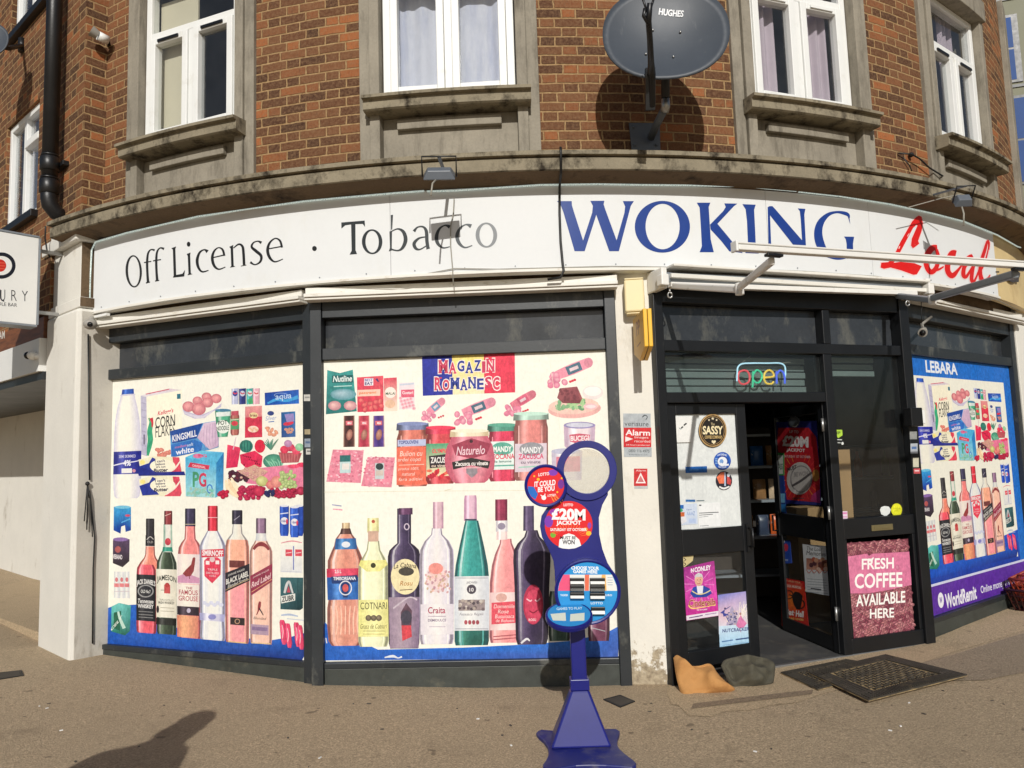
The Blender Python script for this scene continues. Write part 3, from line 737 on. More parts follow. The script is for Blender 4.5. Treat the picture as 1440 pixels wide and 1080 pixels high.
# ------------------------------------------------------------------ neighbouring straight building on the left
nb = thing('neighbouring_building', 'straight brick wing on the left with black drainpipe, white panelled entrance and white pier', 'building', tuple(LWP(2.5, 0, -.5)))
def lwuv(mb, s0, s1, z0, z1, o):
    mb.add([LWP(s1, z0, o), LWP(s0, z0, o), LWP(s0, z1, o), LWP(s1, z1, o)], [(0, 1, 2, 3)], [(-s1, z0), (-s0, z0), (-s0, z1), (-s1, z1)])
def brickbox(mb, s0, s1, z0, z1, o0=-.25, o1=0.0):
    lwuv(mb, s0, s1, z0, z1, o1)
    mb.add([LWP(s0, z0, o1), LWP(s0, z0, o0), LWP(s0, z1, o0), LWP(s0, z1, o1)], [(0, 1, 2, 3)], [(0, z0), (-(o0 - o1), z0), (-(o0 - o1), z1), (0, z1)])
    mb.add([LWP(s1, z0, o1), LWP(s1, z0, o0), LWP(s1, z1, o0), LWP(s1, z1, o1)], [(0, 1, 2, 3)], [(0, z0), (o0 - o1, z0), (o0 - o1, z1), (0, z1)])
    mb.add([LWP(s0, z0, o1), LWP(s1, z0, o1), LWP(s1, z0, o0), LWP(s0, z0, o0)], [(0, 1, 2, 3)], [(0, 0), (s1 - s0, 0), (s1 - s0, .2), (0, .2)])
    mb.add([LWP(s0, z1, o1), LWP(s1, z1, o1), LWP(s1, z1, o0), LWP(s0, z1, o0)], [(0, 1, 2, 3)], [(0, 0), (s1 - s0, 0), (s1 - s0, .2), (0, .2)])
b = MB()
wA = (1.07, 2.02, 4.00, 5.09); wB = (.93, 1.95, 6.02, 7.3)
brickbox(b, -.02, 1.07, 3.72, 7.6); brickbox(b, 2.02, 11.0, 2.96, 7.6)
brickbox(b, 1.07, 2.02, 3.40, 4.0); brickbox(b, 1.07, 2.02, 5.09, 6.0)
brickbox(b, 1.07, 2.02, 7.3, 7.6); brickbox(b, .66, 1.07, 3.0, 3.719); brickbox(b, 1.07, 2.02, 2.96, 3.399)
b.build('brick_wall', M['brick'], nb)
def lwin(s0, s1, z0, z1, name='window'):
    q = lambda a, z, o: LWP(s1 - a, z, o)
    w = s1 - s0; m = MB(); o = (-.09, -.03); t = .06
    m.pbox(q, 0, t, z0, z1, *o); m.pbox(q, w - t, w, z0, z1, *o); m.pbox(q, t, w - t, z0, z0 + t, *o); m.pbox(q, t, w - t, z1 - t, z1, *o)
    m.pbox(q, w * .5 - .04, w * .5 + .04, z0 + t, z1 - t, *o); m.pbox(q, w * .5 + .04, w - t, z0 + (z1 - z0) * .66, z0 + (z1 - z0) * .66 + .07, o[0], o[1] + .02)
    e = m.build(name, M['pvc'], nb, .005)
    for a, b_, c, d in ((t, w * .5 - .04, z0 + t, z1 - t), (w * .5 + .04, w - t, z0 + t, z0 + (z1 - z0) * .66), (w * .5 + .04, w - t, z0 + (z1 - z0) * .66 + .07, z1 - t)):
        g = MB(); g.pbox(q, a, b_, c, d, -.07, -.066); g.build('pane', M['glass'], e)
    s = MB(); s.pbox(q, -.04, w + .04, z0 - .07, z0 - .001, -.08, .06); s.build('sill', M['iron'], e, .005)
    c = MB(); n = 40; vs = []
    for i in range(n + 1):
        a = t + (w - 2 * t) * i / n; oo = -.16 + .015 * math.sin(a * 60); vs += [q(a, z0, oo), q(a, z1, oo)]
    c.add(vs, [(2 * i, 2 * i + 2, 2 * i + 3, 2 * i + 1) for i in range(n)], smooth=True); c.build('curtain', M['net'], e)
lwin(*wA); lwin(*wB)
# corner pier: painted lower block, moulded block above
m = MB()
q = lambda a, z, o: LWP(-a, z, o)
m.pbox(q, -.72, 0, -.1, 2.93, -.36, 0); m.build('pier', M['whitepaint'], nb, .03)
m = MB(); m.pbox(q, -.72, .0, 2.932, 3.02, -.36, -.012); m.pbox(q, -.68, -.045, 3.021, 3.49, -.36, -.03); m.build('pier_head', M['whitepaint'], nb, .008)
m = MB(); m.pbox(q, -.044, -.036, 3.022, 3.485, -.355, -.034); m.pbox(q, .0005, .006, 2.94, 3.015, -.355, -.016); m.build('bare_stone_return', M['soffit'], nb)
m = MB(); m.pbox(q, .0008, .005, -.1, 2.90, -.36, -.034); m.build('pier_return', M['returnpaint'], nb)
m = MB(); m.pbox(q, -.80, .0, 3.492, 3.60, -.36, .03); m.pbox(q, -.80, .0, 3.601, 3.71, -.36, .0); m.build('pier_cornice', M['whitepaint'], nb, .01)
m = MB(); m.pbox(q, -11, -.722, 2.765, 2.958, -.3, .02); m.build('timber_strip', M['wood'], nb, .004)
m = MB(); m.pbox(q, -11, -.722, 2.47, 2.764, -.3, .05); m.build('entrance_panel', M['whiteplastic'], nb, .004)
m = MB(); m.pbox(q, -11, -.722, 2.40, 2.469, -1.6, .02); m.build('entrance_soffit', M['frame'], nb)
m = MB(); m.pbox(q, -11, -.35, .0, 2.399, -1.3, -1.15); m.pbox(q, -.42, -.365, .0, 2.399, -1.149, -.361); m.build('entrance_wall', M['whitepaint'], nb)
m = MB(); m.pbox(q, -11, -.722, -.05, .225, -1.149, -.06); o = m.build('entrance_step', M['concrete']); o['kind'] = 'structure'
a = Art(PLW); a.zoom(0, 0, 1)
for i, (x, s_) in enumerate(((1.0, 'E'), (4.6, 'A'), (8.6, 'M'))): a.text(s_, x, 472.5 - i * .8, 3.4, 11, (226, 222, 212), .02, rot=-.25)
lt = a; PLWo = PLW
lt.lift = .0215; lt.build('lettering', M['paint'], nb)

# cast iron drainpipe with collars and shoe
pipe = MB(); S0 = 6 - PLW.sz(73.5, 150, .105)[0]
def pp(z, o=.11): return LWP(S0, z, o)
pipe.tube([pp(7.6), pp(3.99)], .062, 14)
for z in (6.05, 4.22, 4.02): pipe.tube([pp(z - .07), pp(z - .06), pp(z + .05), pp(z + .06)], [.064, .076, .076, .064], 14); pipe.tube([pp(z + .062), pp(z + .078)], [.069, .069], 14)
pipe.tube([pp(4.0), pp(3.92), pp(3.86, .10), pp(3.80, .05), pp(3.77, -.02)], [.063, .065, .066, .065, .062], 14)
po = pipe.build('drainpipe', M['iron'], nb)
for z in (6.05, 4.22):
    br = MB(); br.pbox(lambda a, z_, o: LWP(S0 - a, z_, o), -.12, .12, z - .02, z + .02, .001, .05); br.build('pipe_bracket', M['iron'], po, .003)

# projecting box sign of the neighbour
sp0 = LWP(.40, 3.3, .10)
uu = Vector((-math.sin(R(LA)), -math.cos(R(LA)), 0))
PS = Plane((sp0.x + uu.x * 1.0, sp0.y + uu.y * 1.0), (sp0.x, sp0.y))   # s = 1 at the wall side
sr, zt = PS.sz(55, 335); _, zb = PS.sz(52, 457)
bx = thing('projecting_sign', 'pale grey box sign with ring logo and thin capitals jutting from the left wall', 'sign', tuple(PS.P(.5, zb, -.08)))
m = MB(); m.pbox(PS, sr - .9, sr, zb, zt, -.15, 0.0); m.build('sign_box', M['whiteplastic'], bx, .004)
m = MB(); m.pbox(PS, sr - .9, sr + .004, zt + .001, zt + .018, -.156, .006); m.pbox(PS, sr - .9, sr + .004, zb - .018, zb - .001, -.156, .006); m.pbox(PS, sr + .001, sr + .015, zb, zt, -.156, .006)
m.build('edge_trim', M['greyalu'], bx, .003)
a = Art(PS, lift=.0006); a.zoom(0, 300, 4.154)
a.ring(8, 305, 83, 77, 8, 305, 62, 56, (28, 32, 44)); a.ell(2, 305, 34, 36, (206, 48, 36), 24)
for yy in (288, 305, 322): a.ribbon([(-20, yy, 3), (30, yy + 3, 3)], (240, 120, 90))
a.ribbon([(5, 448, 7), (6, 500, 7), (25, 514, 7)] , (60, 62, 66))
a.text('U', 14, 478, 32, 66, (60, 62, 66), -.012, rot=.08); a.text('R', 82, 480, 32, 62, (60, 62, 66), -.012, rot=.08); a.text('Y', 145, 483, 36, 60, (60, 62, 66), -.012, rot=.08)
a.text('DLE BAR', 44, 532, 112, 20, (60, 62, 66), .0, rot=.08)
a.build('lettering', M['paint'], bx)
for z in (zt - .09, zb + .12):
    m = MB(); m.bar(PS.P(sr + .015, z, -.07), PS.P(sr + .25, z, -.07), .025, .03); m.build('bracket', M['galv'], bx, .003)
# security camera dome on the panel
cm = thing('security_camera', 'small white dome camera on the white panel left of the pier', 'camera', tuple(LWP(.78, 2.6, .05)))
m = MB(); m.ball(LWP(.80, 2.615, .075), .045, 14, sq=(1, 1, .9)); m.tube([LWP(.74, 2.60, .03), LWP(.80, 2.615, .075)], .03, 10); m.build('housing', M['whiteplastic'], cm)
m = MB(); m.ball(LWP(.865, 2.62, .09), .034, 14); m.build('lens', M['lens'], cm)
# small grey dish on the left wall
ds = thing('satellite_dish', 'small grey satellite dish on bracket cut off at the left edge above the neighbour window', 'satellite dish', tuple(LWP(1.6, 5.3, 0)))
p0 = PLW.at(31, 64, .01); n_ = PLW.n
dc = PLW.at(-20, 54, .42); ax = Vector((.25, -.93, .28)).normalized()
def dishmesh(c, ax, rx, rz, depth, roll=0.0, thick=.012):
    m = MB(); x = ax.cross(Vector((0, 0, 1))).normalized(); z = x.cross(ax).normalized()
    x, z = x * math.cos(roll) + z * math.sin(roll), z * math.cos(roll) - x * math.sin(roll)
    n, k = 48, 9; vs = []
    for side in (0, 1):
        for i in range(k + 1):
            t = i / k
            for j in range(n):
                g = 2 * math.pi * j / n
                sq = lambda v: math.copysign(abs(v) ** .92, v)
                p = c + x * (rx * t * sq(math.cos(g))) + z * (rz * t * sq(math.sin(g))) + ax * (depth * (t * t - 1)) - ax * (thick * side)
                vs.append(p)
    fs = []
    for side in (0, 1):
        b = side * (k + 1) * n
        for i in range(k):
            for j in range(n): fs.append((b + i * n + j, b + i * n + (j + 1) % n, b + (i + 1) * n + (j + 1) % n, b + (i + 1) * n + j))
    b = (k + 1) * n
    for j in range(n): fs.append((k * n + j, k * n + (j + 1) % n, b + k * n + (j + 1) % n, b + k * n + j))
    m.add(vs, fs, smooth=True)
    return m, x, z
m, _, _ = dishmesh(dc, ax, .18, .20, .05); m.build('dish', M['dish'], ds)
m = MB(); m.tube([p0, PLW.at(12, 68, .2), dc - ax * .06], .022, 8); m.tube([p0 + n_ * .0 + Vector((0, 0, -.07)), p0 + Vector((0, 0, .07))], .035, 8); m.build('arm', M['iron'], ds)
m = MB(); m.tube([dc - ax * .02 + Vector((0, 0, -.2)), dc + ax * .28 + Vector((0, 0, -.16))], .012, 8); m.build('feed_arm', M['iron'], ds)
# small lamp on the brick nib
wl = CP(-30.7, 4.99, 6.9); bl_ = thing('wall_lamp', 'small grey cylinder lamp on the brick beside the left corner', 'lamp', tuple(wl))
a0 = Cyl(RB + .06).pt(152, 57); a1 = Cyl(RB + .14).pt(138, 50); a2 = Cyl(RB + .19).pt(128, 43)
m = MB(); m.tube([a0, a1], .037, 14); m.build('housing', M['whiteplastic'], bl_)
m = MB(); m.tube([a1, a2], [.035, .047], 14, cap=False); m.build('hood', M['steelcam'], bl_)
m = MB(); m.tube([a0, Cyl(RB).pt(151, 64, -.01)], .016, 8); m.build('bracket', M['black'], bl_)
# cable down the corner and old cable bundle by the pier
def cable(name, pts, rad, mat, label, cat='cable', group=None):
    m = MB(); m.tube(pts, rad, 6); o = m.build(name, mat); return tag(o, label, cat, group)
cable('cable', [Cyl(RB).pt(134.2, y, .008) for y in (-10, 60, 140, 220, 272)], .006, M['cablegrey'], 'thin grey cable running straight down the brick at the left corner')
cable('cable', [PLW.at(64, 318, .10), PLW.at(63.5, 335, .08), PLW.at(66, 352, .06), PLW.at(70, 362, .05)], .007, M['cableblack'], 'black cable hanging from the drainpipe foot to the sign bracket')
PRET = Plane((-3.518, 5.988), (-3.518 + math.sin(R(LA)), 5.988 + math.cos(R(LA))))
m = MB(); m.tube([PRET.at(124, 470, .02), PRET.at(125, 560, .02), PRET.at(125.5, 640, .02), PRET.at(126, 675, .02)], .007, 6)
for dx, yy in ((-3.5, 733), (0, 745), (4, 700), (8, 755)): m.tube([PRET.at(123, 680, .025), PRET.at(123 + dx * .5, 700, .035), PRET.at(122 + dx, yy, .03)], .005, 6)
m.tube([PRET.at(126, 690, .02), PRET.at(133, 756, .02), PRET.at(131, 800, .02), PRET.at(130, 905, .02)], .006, 6)
m.ball(PRET.at(123, 680, .03), .018, 8)
tag(m.build('cable', M['cableblack']), 'knotted bundle of dark cables hanging beside the left shop window', 'cable')

# ------------------------------------------------------------------ office block far behind at the right
ob = thing('office_block', 'grey green office block with tall blue windows beyond the right corner', 'building', (24, 26, 0))
O0 = at_y(1398, 540, 26.0); OF = Plane((O0.x - 2, 26.6), (O0.x + 12, 22.5))
wins = []
for (x0, y0, x1, y1) in ((1415, 20, 1429, 118), (1419, 132, 1450, 262), (1452, 10, 1475, 118), (1470, 128, 1500, 250)):
    a = OF.sz(x0, y1); c = OF.sz(x1, y0); wins.append((a[0], c[0], a[1], c[1]))
m = MB(); m.pbox(OF, -1, 12, -.2, 26, -6, 0); m.build('wall', M['cladding'], ob)
for (s0, s1, z0, z1) in wins:
    f = MB(); f.pbox(OF, s0, s1, z0, z1, .001, .05); f = f.build('window', M['black'], ob)
    g = MB(); mid = (z0 + z1) / 2; g.pbox(OF, s0 + .05, s1 - .2, z0 + .1, mid - .04, .051, .06); g.pbox(OF, s0 + .05, s1 - .2, mid + .04, z1 - .1, .051, .06); g.build('pane', M['blueglass'], f)
m = MB()
for x, yy in ((1408, 30), (1412, 130)):
    s = OF.sz(x, yy)[0]; m.pbox(OF, s - .03, s + .03, -.1, 26, .0005, .03)
for y in (124, 0): z = OF.sz(1410, y)[1]; m.pbox(OF, -1, 12, z - .05, z + .05, .031, .045)
m.build('panel_joint', M['frame'], ob)
# stone quoin closing the brick at the right end
m = MB(); m.cbox(50.32, 53.5, 3.7, 6.35, 6.5, 6.95); m.build('stone_quoin', M['stone'], bld, .006)
# ------------------------------------------------------------------ shop sign
RS = 6.95
CS = Cyl(RS)
sg = thing('shop_sign', 'long curved white shop fascia sign reading Off License, Tobacco, WOKING Local', 'sign', tuple(CP(0, 2.9, RS)))
ZS0, ZS1 = 2.905, 3.507
t0 = CS.tz(132, 380)[0]; t1 = CS.tz(1398, 350)[0]
seams = [t0, CS.tz(549, 330)[0], CS.tz(1079, 320)[0], CS.tz(1224, 335)[0], t1]
for a, b in zip(seams[:-1], seams[1:]):
    m = MB(); m.cbox(a + .012, b - .012, ZS0, ZS1, 6.85, RS, n=max(4, int((b - a) / .7))); m.build('sign_panel', M['sign'], sg)
m = MB(); m.cbox(t0, t1, 2.885, 2.904, 6.86, RS + .014, n=90); m.build('bottom_trim', M['woodwhite'], sg)
for i in range(24):
    t = t0 + 1 + (t1 - t0 - 2) * i / 23; p = CP(t, 2.93, RS + .001); m = MB(); m.tube([p, CP(t, 2.93, RS + .005)], .005, 6); m.build('screw_cap', M['greyalu'], sg)

m = MB(); m.cbox(t1 + .02, 52, 2.90, 3.507, 6.85, RS - .02, n=14); m.build('old_sign_panel', M['signold'], sg)

BK = (34, 36, 38); WB = (30, 64, 142); RD = (222, 30, 28)
def word():
    global A
    A.build('lettering', M['paint'], sg); A = Art(CS, lift=.0012, step=.0001)
A = Art(CS, lift=.0012, step=.0001); A.zoom(160, 310, 5.1429)
A.ring(145, 368, 59, 117, 146, 368, 42, 107, BK, 40, -.04)
A.ribbon([(296, 216, 15), (270, 211, 9), (249, 238, 14), (242, 300, 17), (244, 380, 17), (249, 452, 19)], BK); A.poly([(233, 447), (264, 441), (262, 449), (234, 457)], BK)
A.poly([(220, 301), (272, 292), (272, 300), (220, 309)], BK)
A.ribbon([(364, 206, 18), (336, 199, 9), (314, 228, 14), (308, 290, 17), (310, 370, 17), (315, 436, 19)], BK); A.poly([(299, 434), (330, 430), (329, 437), (300, 443)], BK)
A.poly([(285, 288), (342, 279), (342, 287), (285, 297)], BK)
A.poly([(417, 201), (452, 188), (446, 205), (452, 394), (497, 386), (516, 358), (510, 405), (428, 414), (434, 400), (428, 212)], BK)
A.ell(542, 172, 13, 18, BK, 16); A.poly([(528, 243), (556, 232), (553, 250), (558, 382), (570, 389), (534, 397), (541, 384), (536, 260)], BK)
A.ribbon([(679, 226, 26), (655, 212, 10), (622, 232, 15), (604, 285, 21), (612, 338, 19), (640, 371, 12), (686, 361, 7)], BK)
A.ribbon([(722, 268, 8), (800, 250, 9)], BK); A.ribbon([(800, 256, 16), (788, 212, 15), (758, 197, 8), (727, 222, 14), (713, 270, 20), (726, 326, 19), (760, 353, 11), (808, 337, 6)], BK)
A.poly([(836, 191), (866, 177), (863, 192), (868, 328), (880, 334), (840, 342), (850, 330), (846, 204)], BK)
A.ribbon([(866, 200, 7), (905, 172, 12), (932, 190, 18), (939, 240, 19), (943, 322, 19)], BK); A.poly([(922, 327), (958, 320), (961, 325), (919, 333)], BK)
A.ribbon([(1068, 162, 22), (1042, 150, 9), (1010, 162, 11), (998, 192, 17), (1030, 222, 22), (1066, 256, 20), (1060, 298, 15), (1022, 320, 9), (988, 302, 18)], BK)
A.ribbon([(1122, 205, 8), (1215, 188, 9)], BK); A.ribbon([(1217, 196, 16), (1203, 148, 15), (1168, 130, 9), (1128, 162, 15), (1113, 215, 21), (1128, 268, 20), (1166, 299, 11), (1224, 279, 6)], BK)
word(); A.zoom(0, 0, 1); A.ell(442.3, 349.5, 3.3, 3.6, BK, 14)
word(); A.zoom(460, 290, 5.1429)
T1, T2, T3, T4 = (44, 50, 54), (54, 60, 63), (80, 86, 90), (128, 132, 135)
A.poly([(103, 118), (272, 104), (275, 150), (258, 128), (205, 130), (206, 318), (217, 346), (163, 350), (178, 322), (174, 132), (132, 138), (104, 162)], T1)
A.ring(326, 257, 74, 90, 326, 257, 48, 79, T1, 40, -.03)
A.poly([(461, 64), (477, 62), (471, 168), (463, 172)], T1)
A.poly([(451, 184), (470, 176), (468, 300), (474, 318), (446, 328), (455, 300)], T2); A.ribbon([(466, 182, 8), (512, 164, 11), (552, 186, 24), (568, 242, 28), (548, 298, 22), (512, 321, 11), (458, 310, 12)], T2)
A.ribbon([(628, 182, 22), (655, 152, 11), (695, 150, 14), (718, 182, 24), (722, 250, 25), (730, 306, 24)], T2); A.poly([(722, 300), (742, 296), (744, 306), (716, 314)], T2)
A.ribbon([(714, 222, 8), (665, 232, 14), (630, 268, 24), (640, 303, 22), (670, 313, 11), (716, 288, 8)], T2)
A.ribbon([(888, 150, 28), (852, 139, 10), (812, 165, 17), (792, 218, 26), (800, 268, 24), (838, 301, 12), (888, 293, 7)], T2)
A.ribbon([(1042, 145, 32), (1004, 133, 10), (962, 160, 17), (940, 212, 26), (954, 266, 24), (996, 299, 12), (1050, 284, 7)], T3)
A.ring(1152, 209, 78, 91, 1152, 209, 50, 79, T4, 40, -.03)
word(); A.zoom(780, 260, 6.261)
A.poly([(20, 143), (150, 143), (152, 180), (170, 240), (250, 490), (330, 245), (336, 185), (314, 141), (437, 140), (431, 172), (445, 215), (545, 488), (614, 245), (620, 190), (600, 143), (697, 143), (670, 185), (565, 584), (480, 584), (366, 264), (264, 584), (175, 584), (78, 245), (52, 175)], WB)
A.ring(948, 369, 243, 228, 950, 367, 150, 200, WB, 56)
A.zoom(1000, 260, 6.261)
A.poly([(-127, 157), (-7, 157), (-22, 195), (-12, 350), (-4, 480), (23, 593), (-102, 593), (-82, 540), (-92, 350), (-102, 200)], WB)
A.poly([(116, 163), (230, 165), (198, 190), (55, 343), (140, 445), (205, 525), (278, 600), (160, 585), (85, 490), (-5, 392), (-10, 350), (105, 232), (128, 195)], WB)
A.poly([(275, 170), (392, 175), (378, 220), (388, 420), (392, 520), (418, 605), (300, 600), (325, 540), (315, 320), (303, 215)], WB)
A.poly([(497, 196), (515, 187), (540, 188), (565, 215), (800, 488), (788, 300), (780, 232), (762, 207), (829, 211), (820, 262), (834, 532), (720, 526), (518, 268), (527, 505), (540, 600), (490, 600), (504, 505)], WB)
A.ribbon([(1218, 292, 6), (1206, 266, 26), (1175, 250, 30), (1105, 240, 20), (1030, 262, 32), (965, 330, 58), (942, 420, 72), (960, 520, 76), (1010, 600, 56), (1085, 642, 28), (1150, 648, 18), (1222, 625, 22)], WB, 7)
A.poly([(1196, 258), (1213, 252), (1224, 348), (1206, 290)], WB)
A.poly([(1170, 455), (1258, 457), (1248, 520), (1252, 640), (1195, 650), (1192, 520), (1185, 480)], WB)
word(); A.zoom(1220, 290, 6.545)
PK = (246, 214, 212)
def local(c, e):
    A.poly([(252 - e, 432), (300, 330), (408 - e, 142 - e), (440, 106 - e), (470, 86 - e), (496 + e, 98), (509 + e, 160), (496 + e, 230), (464 + e, 320), (474 + e, 345), (440, 372 + e), (415, 388 + e), (398 - e, 362), (405 - e, 300), (458, 178), (448, 172), (418, 200), (292 + e, 436), (240, 520), (300, 512), (430, 524), (498 + e, 552), (452 + e, 628), (420, 632 + e), (310, 592 + e), (210, 565 + e), (150, 577 + e), (118 - e, 565), (124 - e, 520 - e), (190, 514)], c)
    w = 2 * e
    A.ribbon([(640, 378, 44 + w), (590, 390, 56 + w), (545, 455, 52 + w), (540, 545, 46 + w), (580, 606, 48 + w), (628, 570, 42 + w), (650, 480, 34 + w), (632, 400, 30 + w)], c, 6); A.ribbon([(620, 590, 26 + w), (660, 580, 20 + w), (700, 555, 12 + w)], c)
    A.ribbon([(812, 440, 62 + w), (775, 440, 62 + w), (738, 520, 52 + w), (738, 600, 50 + w), (778, 640, 50 + w), (830, 590, 26 + w), (868, 540, 16 + w)], c, 6)
    A.ribbon([(972, 470, 60 + w), (935, 490, 70 + w), (890, 555, 40 + w), (880, 630, 40 + w), (905, 650, 30 + w), (950, 580, 18 + w), (985, 515, 16 + w)], c, 6)
    A.ribbon([(985, 515, 18 + w), (962, 600, 34 + w), (955, 670, 36 + w), (970, 700, 26 + w), (1000, 650, 18 + w), (1030, 570, 16 + w)], c, 6)
    A.ribbon([(1112, 400, 14 + w), (1114, 340, 20 + w), (1100, 322, 18 + w), (1078, 400, 30 + w), (1042, 520, 34 + w), (1036, 630, 38 + w), (1066, 704, 46 + w), (1106, 664, 20 + w), (1126, 630, 8 + w)], c, 6)
    A.ribbon([(1112, 380, 12 + w), (1085, 490, 14 + w), (1050, 580, 14 + w)], c)
local(PK, 7); local(RD, 0)
DG = (70, 60, 58)
word(); A.zoom(1380, 320, 4.5)
A.ribbon([(168, 285, 18), (180, 320, 26), (205, 338, 20), (232, 310, 18), (236, 285, 18)], DG);  A.poly([(228, 280), (240, 280), (236, 345), (222, 345)], DG); word(); A.zoom(1380, 320, 4.5); A.rect(90, 276, 112, 286, DG)
A.build('lettering', M['paint'], sg)

# rope light along the top edge, in three lengths as hung
m = MB()
px = [(128, 437), (129, 390), (131, 352), (136, 341), (180, 328), (280, 305), (427, 284), (480, 279), (560, 272)]
m.tube([CS.pt(x, y, .012) for x, y in px] + [CS.pt(597, 269.5, .014)], .0066, 7)
m.tube([CS.pt(x, y, .014) for x, y in ((601, 270), (640, 269), (700, 265), (760, 261), (840, 260), (900, 261), (960, 261.5), (1040, 263), (1078, 266), (1118, 269.5))], .0066, 7)
m.tube([CS.pt(x, y, .014) for x, y in ((1121, 270.5), (1180, 277), (1250, 288), (1310, 301), (1353, 312), (1400, 331), (1428, 347), (1446, 352))], .0066, 7)
tag(m.build('rope_light', M['ledstrip']), 'thin pale rope light strung along the top edge of the white sign', 'rope light')
# cables on the sign
def scable(pxs, rad, mat, label, o=.014): 
    m = MB(); m.tube([CS.pt(x, y, o) for x, y in pxs], rad, 6); return tag(m.build('cable', mat), label, 'cable')
c1 = [Cyl(7.178).pt(788, 208, .012), Cyl(7.178).pt(788.5, 216, .014), Cyl(7.152).pt(788.5, 244, .012), Cyl(7.05).pt(788, 250, .0), CS.pt(786.5, 264, .02), CS.pt(786.5, 300, .015), CS.pt(788, 340, .014), CS.pt(791, 372, .015), CS.pt(792, 382, .03), CS.pt(788, 391, .02), CS.pt(770, 393, .0)]
m = MB(); m.tube(c1, .009, 7); tag(m.build('cable', M['cableblack']), 'thick black cable hanging over the cornice and sign left of the W', 'cable')
scable([(639, 280), (638, 300), (634, 320), (634, 345), (637, 380), (638, 402)], .004, M['cablegrey'], 'thin pale cable hanging over the word Tobacco')
scable([(132, 440), (200, 430), (300, 416), (430, 402), (560, 393), (640, 378), (700, 379), (860, 375), (1000, 377), (1130, 382), (1230, 389), (1330, 402), (1400, 422), (1431, 437)], .0035, M['cablegrey'], 'thin pale wire clipped along the lower edge of the white sign', .012)

# floodlights on arms
def flood(name, pc, R0, foot, label, tilt, yaw, w=.20, h=.13):
    c = Cyl(R0).pt(*pc); f0 = CS.pt(*foot, .002)
    t = thing('floodlight', label, 'floodlight', tuple(f0), 'floodlights on arms over the sign')
    th = math.atan2(c.x - CX, CY - c.y) + yaw
    x = Vector((math.cos(th), math.sin(th), 0)); nn = Vector((math.sin(th), -math.cos(th), 0))
    dn = (-nn * math.cos(tilt) - Vector((0, 0, 1)) * math.sin(tilt)).normalized(); up = x.cross(dn)
    if up.z < 0: up = -up
    m = MB(); k = [c + x * a * w / 2 + up * b * h / 2 for a, b in ((-1, -1), (1, -1), (1, 1), (-1, 1))]; k2 = [c + x * a * w * .36 + up * b * h * .3 - dn * .055 for a, b in ((-1, -1), (1, -1), (1, 1), (-1, 1))]
    m.hexa(k + k2); m.build('housing', M['tungsten'], t, .006)
    m = MB(); m.hexa([c + x * a * w * .45 + up * b * h * .42 + dn * e for e in (.0015, .006) for a, b in ((-1, -1), (1, -1), (1, 1), (-1, 1))]); m.build('lamp_glass', M['clear'], t)
    m = MB(); s = [c - x * w * .53, c - x * w * .53 - dn * .12 + up * .05, c + x * w * .53 - dn * .12 + up * .05, c + x * w * .53]
    m.tube(s, .006, 6); m.build('yoke', M['iron'], t)
    top = (s[1] + s[2]) / 2; w0 = f0 + (c - f0) * .25; 
    m = MB(); m.bar(top, f0 + Vector((0, 0, .10)), .022, .012); m.bar(f0 + Vector((0, 0, .115)), f0 - Vector((0, 0, .05)), .03, .014); m.build('arm', M['tungsten'], t, .002)
    m = MB(); m.tube([c - x * w * .1 - up * h * .4, c - x * w * .2 - up * .12 + dn * .0, c - x * w * .25 - up * .20 + dn * .05], .006, 6); m.build('flex', M['cablegrey'], t)
    return t
flood('l', (618, 249), 7.365, (632, 279), 'grey floodlight on bracket above the word Tobacco', R(50), .12, .21, .12)
flood('r', (1352, 285), 7.36, (1284, 299), 'grey floodlight tilted on its arm above the red word Local', R(30), -.5, .13, .10)
m = MB(); m.tube([Cyl(7.178).pt(1285, 289, -.05), Cyl(7.13).pt(1320, 280, .02), Cyl(7.25).pt(1352, 273, .0)], .004, 6); tag(m.build('cable', M['cablegrey']), 'thin wire looping from the cornice to the right floodlight', 'cable')
# loose cable at fourth window's foot
CB = Cyl(6.905)
m = MB(); m.tube([CB.pt(1262, 216, .01), CB.pt(1274, 220, .05), CB.pt(1285, 226, .05), CB.pt(1300, 238, .04), CB.pt(1316, 251, .06)], .007, 6); m.tube([CB.pt(1268, 222, .01), CB.pt(1276, 234, .02), CB.pt(1279, 242, .02)], .005, 6); m.ball(CB.pt(1278, 219, .02), .022, 8)
tag(m.build('cable', M['cableblack']), 'loose black cable lying on the cornice between the two right windows', 'cable')
# overflow pipe at the right end
m = MB(); m.tube([CB.pt(1424, 283, .06), CB.pt(1424, 277, .0)], .06, 10); 

# ------------------------------------------------------------------ big satellite dish
ft = Cyl(6.9).pt(905, 200, .02)
bd = thing('satellite_dish', 'large dark grey satellite dish on pole over the cornice between the middle windows', 'satellite dish', tuple(ft))
c = Cyl(7.50).pt(936, 43)
ax = Vector((-.10, -.95, .24)).normalized()
m, X, Z = dishmesh(c, ax, .41, .385, .095, roll=.03, thick=.014); m.build('dish', M['dish'], bd)
DF = Flat(c - ax * .06, ax)
a = Art(DF, lift=0.0)
def ondish(px, py, o):
    p = DF.pt(px, py); q = p - c; u, v = q.dot(X) / .41, q.dot(Z) / .385; t2 = u * u + v * v
    return c + X * (u * .41) + Z * (v * .385) + ax * (.095 * (t2 - 1) + .003 + o)
a.mapf = ondish; a.zoom(780, 0, 4.5)
a.text('HUGHES', 737, 80, 160, 34, (232, 234, 236), .035, rot=.10, shear=.18); a.build('lettering', M['paint'], bd)
m = MB()
for x, y in ((622, 175), (797, 188), (578, 334), (752, 350)): m.ball(ondish(780 + x / 4.5, y / 4.5, .004), .009, 8)
m.build('bolt', M['galv'], bd)
